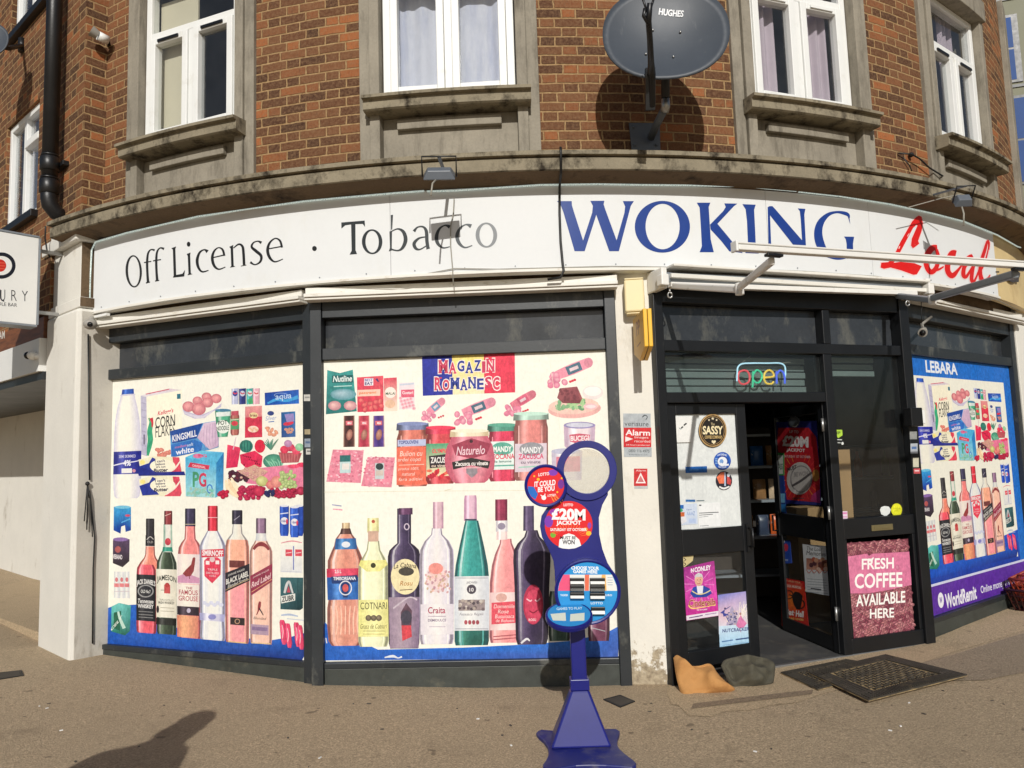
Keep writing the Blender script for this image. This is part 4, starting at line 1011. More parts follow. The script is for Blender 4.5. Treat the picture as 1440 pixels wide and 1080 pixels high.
low = c - Z * .30 + ax * .01
m = MB(); lb = Cyl(7.62).pt(916, 112)
pts = [Cyl(7.52).pt(917, 150), Cyl(7.58).pt(916, 104), Cyl(7.72).pt(915.5, 88), Cyl(7.85).pt(914, 55), Cyl(7.95).pt(912, 30), Cyl(8.0).pt(914, 4)]
m.tube(pts, [.022, .028, .02, .018, .018, .016], 8)
m.bar(Cyl(7.50).pt(914, 155), Cyl(7.58).pt(914, 96), .06, .05)
for d in (-9, 8): m.tube([Cyl(7.95).pt(912, 22), Cyl(7.98).pt(912 + d, -4)], .007, 6)
m.tube([Cyl(7.95).pt(912, 34), Cyl(7.96).pt(905, 22), Cyl(7.97).pt(907, 12)], .012, 6)
m.build('feed_arm', M['black'], bd)
m = MB(); ft = Cyl(6.9).pt(905, 200, .03)
kn = Cyl(7.26).pt(936, 150)
m.tube([Cyl(6.9).pt(912, 198, .05), Cyl(7.08).pt(923, 176), kn], .027, 12); m.build('wall_arm', M['tungsten'], bd)
m = MB(); m.tube([kn - Vector((.005, -.02, .03)), kn, kn + Vector((0, -.012, .05))], [.029, .031, .03], 12); m.build('pole_elbow', M['galv'], bd)
m = MB(); m.tube([kn + Vector((0, -.012, .051)), Cyl(7.32).pt(935, 60)], .029, 12); m.build('pole', M['black'], bd)
m = MB(); m.box(c - ax * .17, (.14, .08, .2)); m.bar(c - ax * .2, c - ax * .1, .05, .05); m.build('mount', M['black'], bd, .01)
m = MB(); q = [Cyl(6.9).pt(x, y, .012) for x, y in ((884, 174), (927, 174), (928, 212), (888, 212))]; m.prism(q, Cyl(6.9).nrm(q[0]), .01)
for x, y in ((890, 180), (921, 180), (892, 205), (922, 205)): m.ball(Cyl(6.9).pt(x, y, .016), .012, 8)
m.build('wall_plate', M['tungsten'], bd)

# ------------------------------------------------------------------ alarm box, yellow sign, camera, small notices on the pier
s0, z1 = PPIL.sz(877, 391, .13); s1, z0 = PPIL.sz(907.5, 437, .13)
al = thing('alarm_box', 'cream alarm box on the white pier left of the awning', 'alarm box', tuple(PPIL.P((s0 + s1) / 2, z0, 0)))
m = MB(); m.pbox(PPIL, s0, s1, z0, z1 - .012, .013, .125); m.build('cover', M['cream'], al, .012)
m = MB(); m.pbox(PPIL, s0 + .004, s1 - .004, z1 - .011, z1, .013, .121); m.pbox(PPIL, s0 + .01, s1 - .01, z0 - .012, z0 - .001, .013, .11); m.build('lid', M['cream'], al, .004)
# yellow pin-shaped projecting sign
X0 = .868; yb, yf = 5.22, 4.80
ys = thing('projecting_sign', 'yellow arrow shaped payment sign jutting from the white pier beside the door', 'sign', (X0 + .03, yb, 2.1))
zt = at_y(912, 433.5, yf).z; zb = at_y(911, 487, yf).z; zp = at_y(903, 507, 5.0).z
SIDE = Flat((X0, 5, 2.3), (-1, 0, 0))
m = MB(); prof = [(yb, zt), (yf, zt), (yf, zb), ((yb + yf) / 2, zp), (yb, zb)]
m.prism([(X0, y, z) for y, z in prof], (-1, 0, 0), .026); m.prism([(X0 + .03, y, z) for y, z in prof], (-1, 0, 0), .026); m.build('sign_body', M['yellow'], ys, .004)
m = MB(); m.prism([(X0 + .027, y + .01 if y < 5 else y, z) for y, z in prof], (-1, 0, 0), .002); m.build('core', M['black'], ys)
for z in (zt - .06, zb + .06): m = MB(); m.bar((X0 + .028, yb, z), (X0 + .028, 5.30, z), .03, .03); m.build('bracket', M['black'], ys)
a = Art(SIDE, lift=.0006)
def side(px, py, o): return Vector((X0 - o, 5.14 - px * .001, zt - py * .001))
a.mapf = side; a.zoom(0, 0, 1)
a.text('PP', 130, 90, 150, 100, (176, 110, 40), .03, rot=0); a.ribbon([(60, 210, 10), (200, 200, 10)], (176, 110, 40)); a.build('emblem', M['paint'], ys)
# notices on the pier
def notice(name, pxs, surf, label, cat, draw, zoomv, base=(240, 240, 236), t=.0015, lift=.0, group=None, mat=None):
    P = [surf.pt(x, y, lift) for x, y in pxs]
    a = Art(surf, lift=lift); a.slab(P, t, base); a.zoom(*zoomv)
    if draw: draw(a)
    return tag(a.build(name, M['print'] if mat is None else mat), label, cat, group)
def d1(a):
    a.rect(56, 760, 188, 826, (176, 182, 186)); a.ribbon([(148, 778, 4), (160, 768, 5), (172, 776, 3), (165, 790, 4)], (50, 60, 66))
    a.text('verisure', 120, 810, 116, 22, (60, 66, 70), 0, rot=.02); a.rect(58, 828, 191, 922, (206, 36, 42)); a.text('Alarm', 126, 852, 118, 28, (250, 240, 238), .02, rot=.02)
    a.poly([(66, 870), (104, 882), (66, 896)], (246, 226, 222)); a.text('Images', 144, 876, 66, 14, (246, 226, 222), 0, rot=.02); a.text('recorded', 148, 893, 76, 12, (246, 226, 222), 0, rot=.02); a.text('24 hours protected', 126, 912, 112, 9, (246, 226, 222), 0, rot=.02)
    a.rect(60, 924, 193, 968, (178, 184, 188)); a.text('0800 116 4975', 132, 940, 100, 14, (60, 66, 70), 0, rot=.02); a.text('www.verisure.co.uk', 128, 957, 90, 8, (90, 96, 100), 0, rot=.02)
for F_ in (PPIL,): pass
notice('alarm_sign', [(876.5, 581.5), (914.5, 582), (916, 642), (878, 642.5)], PPIL, 'grey and red alarm warning plate on the white pier', 'sign', d1, (860, 360, 3.4286), (176, 182, 186), .002, .014)
def d2(a):
    a.rect(617, 212, 685, 300, (204, 44, 48)); a.poly([(651, 232), (677, 286), (626, 286)], (248, 240, 236)); a.poly([(651, 246), (668, 280), (634, 280)], (206, 120, 120)); a.text('Alarm', 652, 222, 50, 9, (250, 230, 228), 0, rot=0); a.rect(619, 302, 686, 314, (190, 192, 192))
notice('warning_sticker', [(891.5, 659), (909.8, 659), (911, 687), (892.5, 687)], PPIL, 'small red sticker with white triangle low on the white pier', 'sticker', d2, (720, 600, 3.6), (196, 196, 192), .001, .0135)
# security cameras
cm = thing('security_camera', 'round grey camera hanging at the upper left corner of the left shop window', 'camera', tuple(PW1.P(-.17, 2.8, .1)))
cc = PW1.at(127, 456, .26)
m = MB(); m.ball(cc, .052, 14, sq=(1, 1, .85)); m.tube([cc + Vector((0, .02, .03)), PW1.pt(131, 441, .03)], .02, 8); m.build('housing', M['steelcam'], cm)
m = MB(); m.ball(cc + Vector((.018, -.036, -.008)), .022, 12); m.build('lens', M['lens'], cm)
m = MB(); m.bar(PW1.at(134, 446, .13), PW1.at(152, 442, .18), .03, .02); m.build('bracket', M['whiteplastic'], cm)
cm = thing('security_camera', 'grey bullet camera hung on a wire under the right white boards', 'camera', tuple(PW3.P(.3, 2.5, .1)))
cc = PW3.at(1298, 466, .16)
m = MB(); d_ = Vector((-.5, -.75, -.35)).normalized(); m.tube([cc - d_ * .05, cc + d_ * .05], [.028, .036], 12); m.tube([cc - d_ * .03, cc - d_ * .03 + Vector((.02, .05, .06)), PW3.pt(1301, 447, .05)], .012, 6); m.build('housing', M['steelcam'], cm)
m = MB(); m.ball(cc + d_ * .045, .026, 10); m.build('lens', M['lens'], cm)
m = MB(); m.tube([PW3.at(1295.5, 408, .18), PW3.at(1295.5, 440, .17), PW3.at(1297, 462, .16)], .003, 5); m.build('wire', M['cableblack'], cm)
# black keypad box at the post by the right window
kx = PD.sz(1281, 588, .05)[0]; kb = thing('entry_box', 'black box with a pale face on the post between door and right window', 'entry box', tuple(PD.P(kx, 1.8, .04)))
za, zb_ = PD.sz(1281, 574, .05)[1], PD.sz(1281, 600, .05)[1]
m = MB(); m.pbox(PD, kx - .07, kx + .05, zb_, za, .046, .12); m.build('housing', M['black'], kb, .006)
m = MB(); m.pbox(PD, kx + .051, kx + .10, zb_ + .02, za - .02, .05, .10); m.build('face', M['whiteplastic'], kb, .006)
# ------------------------------------------------------------------ printed window sheets
CRM = (244, 242, 229)
def glassy(c, e): return [(0, e), (.08, c), (.25, tuple(min(255, q + 45) for q in c)), (.4, c), (.8, c), (1, e)]
def bottle(a, cx, rows, stops):
    """printed picture of a bottle: body, then the highlight streaks and dark rim of the studio photograph"""
    a.body([(y, cx - w, cx + w) for y, w in rows], stops)
    if len(rows) < 4: return
    st = stops[0] if isinstance(stops[0], list) else stops; mid = st[len(st) // 2][1]; dk = st[-1][1]
    for u0, u1, c, k in ((-.74, -.60, (255, 255, 252), .68), (-.55, -.50, (255, 255, 252), .3), (.62, .70, (255, 255, 252), .28), (.78, .95, mixq(dk, (20, 14, 24), .5), .72), (-.98, -.84, mixq(dk, (20, 14, 24), .55), .62)):
        vs = []; cs = []
        for i, (y, w) in enumerate(rows):
            f = i / (len(rows) - 1); kk = k * (.35 + .65 * math.sin(math.pi * min(1, .15 + f * .85)))
            for u in (u0, u1): vs.append((cx + w * u, y + a.slope(y) * w * u)); cs.append(mixq(mid, c, kk) if c[0] > 200 else mixq(mid, c, k))
        a.raw(vs, [(2 * i, 2 * i + 1, 2 * i + 3, 2 * i + 2) for i in range(len(rows) - 1)], cs)
def groceries(a):
    """upper half of the sheet: milk, cereal, eggs, bread, tea, fruit"""
    a.zoom(120, 500, 4.235)
    WH, LV, NV = (246, 243, 230), (206, 202, 222), (38, 50, 140)
    milk = [(0, LV), (.2, WH), (.6, WH), (1, LV)]
    a.body([(228, 214, 292), (262, 205, 298), (300, 193, 308), (380, 178, 322), (470, 172, 330), (590, 168, 334), (720, 166, 332), (800, 168, 328), (838, 174, 322), (850, 186, 308)], milk)
    a.body([(200, 220, 288), (230, 216, 290)], cyls((30, 70, 160), (50, 96, 190))); a.rect(208, 232, 298, 238, LV)
    a.body([(570, 169, 334), (706, 166, 332)], cyls((34, 40, 130), (48, 54, 150)))
    a.ribbon([(168, 655, 6), (230, 640, 8), (290, 632, 6), (330, 622, 4)], (226, 224, 240)); a.text('SEMI SKIMMED', 250, 600, 100, 18, (210, 210, 236), .01); a.text('4%', 248, 640, 46, 36, (236, 236, 246), .03); a.rect(216, 672, 278, 700, (238, 236, 232)); a.ell(290, 686, 10, 10, (214, 150, 170))
    # cereal box
    a.poly([(330, 240), (365, 246), (370, 600), (334, 590)], (190, 186, 208)); a.gpoly([(330, 238), (500, 196), (576, 205), (364, 246)], [(222, 214, 226), (214, 190, 204), (226, 218, 220), (236, 232, 226)])
    for i in range(7): a.ribbon([(336, 280 + i * 42, 5), (362, 288 + i * 42, 5)], (170, 164, 190))
    a.gpoly([(364, 246), (576, 205), (574, 540), (540, 600), (370, 602)], [(250, 244, 222)] * 5)
    a.ribbon([(360, 230, 5), (500, 200, 5)], (206, 70, 100)); a.rect(546, 228, 568, 258, (40, 110, 130))
    a.ribbon([(378, 372, 8), (392, 400, 22), (384, 450, 30), (388, 500, 32), (380, 550, 26), (372, 596, 12)], (62, 166, 124)); a.ribbon([(392, 372, 22), (400, 400, 12), (398, 426, 8)], (206, 54, 70))
    a.text("Kellogg's", 478, 338, 94, 34, (216, 70, 92), .02, rot=-.22, shear=.2); a.text('CORN', 476, 392, 118, 66, (40, 44, 48), .01, rot=-.17); a.text('FLAKES', 476, 448, 116, 64, (44, 48, 52), .0, rot=-.17)
    for i in range(16): a.ell(430 + 9 * i % 92, 560 + (i * 37) % 40, 16, 11, (236, 160, 140), 10, i, (206, 116, 104))
    a.rect(346, 470, 356, 530, (120, 116, 136))
    # eggs
    a.poly([(580, 320), (640, 345), (700, 350), (770, 320), (812, 282), (808, 306), (740, 345), (712, 372), (650, 376), (590, 350)], (198, 190, 214))
    for (x, y, r) in ((722, 246, 30), (780, 256, 32), (668, 270, 30), (728, 280, 34), (614, 304, 36), (676, 318, 42)): a.ell(x, y, r, r * .88, (244, 176, 174), 20, 0, (196, 110, 122))
    a.ribbon([(590, 340, 8), (650, 362, 14), (700, 366, 12), (760, 330, 8)], (216, 210, 226))
    # bread
    a.poly([(505, 452), (690, 404), (780, 388), (796, 400), (795, 545), (740, 562), (690, 570), (560, 594), (512, 602)], (88, 152, 206))
    a.poly([(505, 450), (700, 402), (664, 492), (520, 524)], (30, 74, 152)); a.text('KINGSMILL', 592, 478, 148, 40, (238, 238, 246), .02, rot=-.24, shear=-.1)
    a.poly([(512, 530), (650, 500), (700, 520), (690, 570), (540, 602), (514, 602)], (48, 112, 190)); a.text('white', 594, 566, 108, 34, (240, 240, 250), .02, rot=-.2); a.text('medium', 570, 540, 70, 16, (190, 120, 170), .02, rot=-.2); a.text('soft', 626, 530, 36, 18, (228, 236, 250), .0, rot=-.2)
    a.gpoly([(668, 490), (706, 404), (782, 390), (796, 404), (794, 540), (742, 560)], [(206, 176, 202), (220, 196, 216), (226, 204, 220), (206, 180, 204), (196, 166, 196), (214, 186, 208)])
    for i in range(5): a.ribbon([(712 + i * 16, 418 - i * 4, 3), (704 + i * 18, 500, 3), (722 + i * 14, 548 - i * 3, 3)], (190, 156, 190))
    # soft drink pack
    for x, c, d in ((892, (186, 190, 220), (40, 60, 140)), (936, (30, 44, 118), (200, 206, 226)), (980, (64, 164, 158), (210, 232, 226)), (1018, (226, 170, 184), (240, 210, 214))):
        a.body([(196, x - 21, x + 21), (290, x - 20, x + 20)], glassy(c, tuple(int(q * .75) for q in c))); a.ell(x, 226, 15, 17, d, 14); a.ribbon([(x - 12, 220, 8), (x, 228, 6), (x + 12, 222, 8)], (206, 60, 80))
    a.poly([(966, 262), (996, 250), (1000, 284), (974, 290)], (70, 170, 110))
    a.gpoly([(1068, 222), (1271, 202), (1273, 286), (1070, 297)], [(26, 60, 150), (44, 92, 180), (40, 110, 200), (30, 80, 170)])
    a.ribbon([(1085, 285, 10), (1140, 262, 18), (1200, 268, 16), (1268, 246, 22)], (70, 160, 220)); a.text('aqua', 1180, 252, 96, 36, (190, 214, 240), .01, rot=-.1); a.ring(1166, 236, 42, 14, 1166, 236, 38, 11, (150, 176, 220))
    # noodle pot, jar, bags
    a.body([(328, 774, 868), (400, 780, 862), (484, 790, 848)], cyls((58, 140, 108), (84, 172, 136), (180, 220, 200))); a.body([(336, 780, 864), (362, 782, 862)], [(0, (236, 240, 236)), (1, (214, 226, 222))]); a.ell(821, 326, 48, 9, (74, 130, 160), 20); a.ell(821, 424, 40, 40, (236, 240, 232), 18); a.text('POT', 820, 400, 54, 26, (50, 70, 60), .02, rot=-.1); a.text('NOODLE', 820, 432, 74, 26, (50, 70, 60), .02, rot=-.1)
    a.body([(330, 872, 912), (350, 870, 914), (362, 866, 918), (460, 866, 916), (474, 872, 912)], cyls((140, 70, 70), (176, 104, 94))); a.rect(870, 330, 914, 356, (190, 80, 96)); a.rect(866, 376, 917, 440, (86, 156, 110)); a.ell(891, 404, 20, 15, (216, 70, 84)); a.ribbon([(868, 384, 4), (916, 380, 4)], (230, 226, 200))
    a.gpoly([(952, 304), (1052, 298), (1054, 486), (950, 490)], [(226, 150, 150), (230, 160, 158), (206, 62, 84), (196, 50, 76)]); a.rect(952, 366, 1053, 480, (208, 56, 82)); a.ell(1002, 356, 26, 18, (236, 214, 160)); a.text('fries', 1002, 356, 44, 18, (120, 40, 50), .02); a.ell(1000, 438, 32, 20, (244, 214, 196)); 
    for i in range(6): a.ell(978 + i * 9, 432 + (i % 3) * 7, 9, 5, (238, 190, 150), 8, i)
    a.gpoly([(1068, 330), (1158, 322), (1162, 486), (1062, 490)], [(244, 240, 228)] * 4); a.ell(1104, 344, 20, 14, (54, 70, 130)); a.text('Silver', 1106, 372, 66, 26, (140, 160, 206), .0, rot=-.1, shear=.2); a.ribbon([(1090, 396, 5), (1125, 392, 5)], (40, 100, 180))
    for i in range(7): a.ell(1085 + (i * 13) % 62, 432 + (i * 29) % 46, 16, 10, (238, 176, 140), 10, i, (214, 140, 120))
    a.gpoly([(1166, 338), (1250, 332), (1252, 484), (1168, 488)], [(40, 92, 150), (60, 120, 176), (70, 110, 170), (36, 70, 130)]); a.ell(1210, 404, 32, 12, (216, 60, 84), 14, -.2); a.poly([(1186, 350), (1240, 344), (1246, 390), (1200, 398)], (150, 136, 190))
    for i in range(5): a.ell(1196 + i * 9, 440 + (i % 2) * 16, 12, 8, (206, 150, 130), 10, i)
    # butter tubs
    for (y0, y1, dx) in ((600, 712, 0), (716, 838, 0)):
        a.gpoly([(318 + dx, y0 + 20), (400, y0), (560, y0 + 6), (576, y1 - 20), (566, y1), (336, y1)], [(238, 232, 200)] * 6)
        a.poly([(322, y0 + 60), (380, y0 + 40), (400, y0 + 6), (420, y0 + 16), (400, y0 + 64), (440, y1 - 10), (340, y1 - 4)], (40, 56, 150))
        a.poly([(520, y0 + 4), (560, y0 + 6), (574, y1 - 20), (566, y1), (470, y1), (530, y0 + 70)], (216, 74, 96)); a.ribbon([(480, y1 - 10, 8), (530, y0 + 76, 10), (566, y0 + 30, 8)], (244, 226, 214))
        a.ell(462, y0 + 58, 76, 40, (246, 240, 216), 24)
        a.text("I can't", 446, y0 + 28, 60, 16, (60, 56, 90), .02, rot=-.06); a.text("believe", 448, y0 + 46, 56, 14, (60, 56, 90), .02, rot=-.06); a.text("it's not", 452, y0 + 62, 56, 13, (60, 56, 90), .02, rot=-.06); a.text('Butter', 452, y0 + 82, 84, 22, (40, 36, 70), .035, rot=-.06)
        a.ell(342, y0 + 36, 16, 14, (244, 226, 140))
    a.poly([(308, 672), (340, 668), (420, 694), (590, 690), (597, 712), (320, 716)], (38, 46, 132))
    # tea box
    a.gpoly([(597, 606), (690, 566), (826, 576), (782, 640)], [(96, 190, 222), (120, 200, 226), (80, 170, 214), (90, 180, 218)])
    a.gpoly([(597, 606), (782, 640), (776, 846), (600, 838)], [(70, 168, 212), (84, 176, 218), (170, 220, 222), (150, 210, 216)])
    a.gpoly([(782, 640), (826, 576), (822, 820), (776, 846)], [(44, 130, 190), (40, 120, 186), (70, 150, 196), (90, 170, 206)])
    a.poly([(626, 636), (742, 654), (736, 680), (612, 664)], (208, 54, 84)); a.text('ORIGINAL', 678, 660, 80, 14, (240, 210, 216), .01, rot=.15)
    a.text('P', 660, 738, 38, 92, (70, 150, 110), .03, rot=.06); a.text('G', 700, 740, 44, 84, (206, 60, 90), .03, rot=.06); a.ring(742, 794, 18, 28, 742, 794, 12, 20, (40, 110, 190)); a.ell(672, 598, 30, 14, (214, 120, 160)); a.text('PG', 700, 596, 50, 16, (214, 70, 110), .03, rot=.1)
    r = random.Random(3)
    for i in range(40): a.ell(604 + r.random() * 166, 790 + r.random() * 44, 10, 7, (110 + r.randint(0, 60), 196, 180), 7, r.random() * 3)
    # fruit
    a.gpoly([(846, 530), (926, 548), (906, 664), (838, 672)], [(226, 70, 104), (220, 60, 96), (206, 40, 84), (214, 56, 92)]); a.ribbon([(880, 560, 6), (898, 486, 5)], (220, 190, 200))
    a.ell(958, 540, 40, 38, (70, 150, 130), 20, 0, (40, 110, 100))
    for i in range(4): a.ribbon([(934 + i * 16, 508, 4), (930 + i * 18, 540, 6), (936 + i * 15, 572, 4)], (40, 100, 92))
    a.poly([(920, 590), (1010, 566), (1056, 600), (1050, 664), (960, 674), (926, 640)], (216, 46, 86)); a.ell(1040, 540, 32, 40, (216, 40, 70), 16); 
    for i in range(14): a.ell(940 + (i * 37) % 100, 596 + (i * 23) % 66, 4, 6, (120, 20, 50), 6)
    for i in range(12): a.ribbon([(1106, 560, 9), (1062 + i * 8, 520 - (i % 4) * 8, 4)], (60 + i * 4, 140, 120)); 
    a.ell(1120, 630, 62, 44, (96, 170, 140), 20, 0, (60, 130, 110))
    for i in range(6): a.ribbon([(1072 + i * 18, 616 + (i % 2) * 14, 4), (1092 + i * 16, 640, 8), (1110 + i * 12, 664, 4)], (140, 200, 170))
    a.poly([(1150, 576), (1290, 580), (1270, 636), (1170, 640)], (176, 84, 92)); 
    for i in range(7): a.ribbon([(1160 + i * 18, 584, 3), (1170 + i * 15, 634, 3)], (214, 130, 130))
    for (x, y, q, c) in ((1186, 560, 26, (210, 50, 80)), (1222, 548, 26, (200, 60, 90)), (1256, 566, 26, (214, 70, 96)), (1208, 524, 24, (180, 130, 170)), (1276, 546, 26, (140, 190, 150))): a.ell(x, y, q, q * .9, tuple(min(255, v + 30) for v in c), 14, 0, c)
    a.poly([(900, 684), (1316, 640), (1316, 800), (1100, 780), (960, 760)], (228, 130, 160))
    for i in range(60): a.ell(860 + r.random() * 110, 690 + r.random() * 60, 12, 10, (110 + r.randint(-40, 30), 50, 72), 8, 0, (70, 26, 44))
    a.poly([(910, 690), (1010, 650), (1090, 690), (1010, 750)], (214, 170, 150))
    for i in range(30): a.ell(920 + r.random() * 150, 660 + r.random() * 70, 10, 8, (230, 190 + r.randint(-30, 20), 170), 7, 0, (190, 130, 130))
    for i in range(3): a.ribbon([(838 + i * 16, 740 - i * 6, 10), (850 + i * 22, 790 - i * 8, 26), (890 + i * 18, 826 - i * 6, 26), (926 + i * 6, 846 - i * 10, 8)], ((250, 226, 190), (244, 214, 176), (250, 232, 200))[i])
    a.ell(1054, 748, 36, 30, (226, 226, 160), 16, 0, (180, 180, 110)); a.ell(1104, 770, 26, 26, (236, 150, 140), 14, 0, (206, 106, 110)); a.ell(1140, 752, 34, 36, (240, 170, 150), 14, 0, (212, 120, 120))
    for i in range(46): a.ell(1160 + r.random() * 96, 690 + r.random() * 100, 12, 12, (216, 226, 160), 9, 0, (150, 176, 110))
    for i in range(60): a.ell(912 + r.random() * 150, 782 + r.random() * 70, 14, 12, (226 - r.randint(0, 30), 60, 100), 9, 0, (160, 24, 66))
    for i in range(46): a.ell(1110 + r.random() * 150, 796 + r.random() * 46, 13, 12, (220 - r.randint(0, 30), 50, 90), 9, 0, (150, 20, 56))
    for i in range(14): a.ell(1070 + r.random() * 54, 806 + r.random() * 32, 11, 10, (50, 56, 110), 8, 0, (26, 30, 70))
    a.ell(1036, 808, 34, 32, (226, 70, 100), 14, 0, (170, 30, 70)); a.ell(1284, 806, 26, 26, (206, 60, 96), 14, 0, (150, 24, 60)); a.ell(1290, 650, 30, 14, (230, 60, 100), 12); a.ell(1240, 660, 36, 12, (236, 80, 116), 12)
    for i in range(12): a.ell(796 + r.random() * 56, 810 + r.random() * 36, 14, 12, (222, 50, 84), 9, 0, (160, 20, 56))
def drinks(a):
    """lower half of the sheet: spirits and cans in front of a blue swoosh"""
    a.zoom(120, 690, 4.235)
    BL = (22, 84, 178)
    a.gpoly([(99, 712), (168, 686), (305, 678), (420, 780), (700, 860), (1110, 890), (1220, 872), (1313, 845), (1312, 1020), (94, 908)], [(34, 96, 190)] * 6 + [(30, 84, 176), (24, 60, 150), (20, 44, 120), (20, 80, 176)])
    # left column
    a.gpoly([(170, 96), (222, 88), (272, 98), (272, 236), (240, 246), (236, 206), (214, 214), (210, 256), (168, 236)], [(60, 160, 214)] * 3 + [(20, 70, 160)] * 6); a.ell(222, 98, 48, 10, (120, 196, 226), 16); a.ell(252, 148, 16, 7, (210, 80, 110)); a.ribbon([(214, 190, 6), (266, 168, 8)], (90, 170, 226))
    a.gpoly([(164, 296), (216, 278), (264, 290), (262, 420), (222, 456), (164, 432)], [(90, 70, 100)] * 3 + [(44, 34, 46)] * 3); a.ell(210, 290, 46, 12, (140, 110, 170), 16); a.ell(194, 350, 18, 20, (170, 90, 90), 14); a.text('VERANO', 192, 394, 56, 28, (230, 224, 226), .03, rot=.08)
    for i in range(3): a.body([(482, 172 + i * 31, 200 + i * 31), (640, 170 + i * 31, 202 + i * 31)], [(0, (200, 206, 210)), (.4, (240, 240, 232)), (1, (206, 206, 214))]); a.ell(186 + i * 31, 530, 9, 14, (206, 120, 124)); a.rect(172 + i * 31, 552, 200 + i * 31, 574, (222, 130, 134)); a.ribbon([(172 + i * 31, 600, 4), (202 + i * 31, 600, 4)], (206, 190, 196))
    a.gpoly([(156, 690), (200, 668), (272, 684), (266, 836), (236, 862), (154, 838)], [(90, 190, 180), (120, 206, 200), (70, 160, 150), (40, 110, 100), (30, 96, 80), (44, 130, 110)]); a.poly([(170, 726), (214, 716), (206, 834), (168, 820)], (30, 96, 74)); a.ribbon([(196, 720, 12), (206, 760, 16), (232, 820, 20)], (190, 220, 206)); a.text('CELT', 186, 790, 66, 20, (230, 236, 226), .02, rot=-1.2)
    # bottles
    def cap(cx, y0, y1, w, c): bottle(a, cx, [(y0, w - 2), (y0 + 6, w), (y1, w)], cyls(tuple(int(q * .6) for q in c), c))
    AM = (238, 134, 134); PINK = (240, 150, 150); PE = (244, 172, 148)
    bottle(a, 386, [(332, 27), (380, 29), (400, 36), (430, 60), (462, 78), (500, 81)], glassy((232, 140, 120), (170, 80, 70)))
    bottle(a, 364, [(440, 42), (470, 56), (560, 60), (800, 60), (838, 58), (848, 52)], glassy((232, 96, 110), (168, 50, 66)))
    cap(386, 166, 270, 25, (50, 48, 54)); bottle(a, 386, [(266, 27), (330, 28)], cyls((22, 22, 26), (44, 42, 48))); a.ribbon([(366, 292, 5), (386, 274, 5), (406, 290, 5)], (190, 186, 180)); a.text('OLD', 386, 306, 34, 12, (190, 186, 180))
    bottle(a, 362, [(500, 57), (776, 58)], cyls((22, 24, 30), (38, 40, 48), (60, 60, 66))); a.ring(360, 598, 48, 38, 360, 598, 40, 31, (150, 150, 150)); a.text("JACK DANIEL'S", 362, 545, 112, 40, (228, 226, 222), .03, rot=.06, arc=.3); a.text('OLD No.7', 360, 600, 58, 20, (220, 220, 216), .02); a.text('Tennessee', 360, 658, 92, 26, (226, 224, 220), .02, shear=.2); a.text('WHISKEY', 360, 688, 94, 24, (232, 230, 226), .03); 
    for yy in (718, 736, 752): a.ribbon([(318, yy, 4), (404, yy + 6, 4)], (140, 140, 140))
    bottle(a, 485, [(360, 28), (372, 34), (392, 44), (430, 58), (470, 60), (760, 59), (840, 58), (856, 54)], [(0, (44, 80, 62)), (.2, (120, 140, 116)), (.4, (70, 84, 68)), (.7, (50, 62, 50)), (1, (30, 56, 44))]); bottle(a, 492, [(200, 25), (330, 26), (366, 28)], [(0, (60, 140, 120)), (.3, (230, 230, 220)), (.7, (236, 230, 220)), (1, (120, 170, 150))]); cap(494, 120, 202, 24, (140, 56, 62)); a.ell(492, 304, 18, 22, (196, 70, 84)); a.ribbon([(474, 150, 4), (510, 136, 4)], (226, 190, 180)); bottle(a, 490, [(336, 27), (362, 32)], cyls((40, 130, 110), (60, 150, 130)))
    bottle(a, 483, [(468, 62), (756, 60)], [(0, (214, 210, 190)), (.3, (244, 240, 224)), (1, (216, 210, 192))]); a.text('JAMESON', 485, 522, 116, 42, (52, 56, 50), .02, rot=.05, arc=.35); a.rect(470, 560, 506, 612, (196, 84, 84)); a.ell(488, 562, 14, 14, (170, 60, 60)); a.ribbon([(450, 592, 3), (470, 592, 3)], (90, 90, 80)); a.text('TRIPLE DISTILLED', 484, 652, 84, 12, (90, 90, 80)); a.text('IRISH WHISKEY', 484, 668, 96, 14, (60, 60, 54), .02); a.ell(432, 706, 8, 22, (40, 30, 40)); a.ribbon([(448, 696, 3), (530, 700, 3)], (160, 150, 130)); a.ribbon([(448, 716, 3), (530, 720, 3)], (160, 150, 130)); bottle(a, 482, [(760, 60), (800, 60)], cyls((26, 28, 28), (44, 46, 44)))
    bottle(a, 624, [(212, 30), (236, 30), (288, 34), (310, 52), (340, 68), (380, 73), (560, 70), (690, 68), (860, 66), (878, 60)], [(0, (196, 96, 96)), (.15, (238, 156, 140)), (.4, (240, 140, 140)), (.8, (236, 140, 136)), (1, (190, 92, 96))]); cap(625, 106, 212, 31, (58, 52, 82)); a.ribbon([(596, 200, 4), (656, 200, 4)], (190, 180, 150))
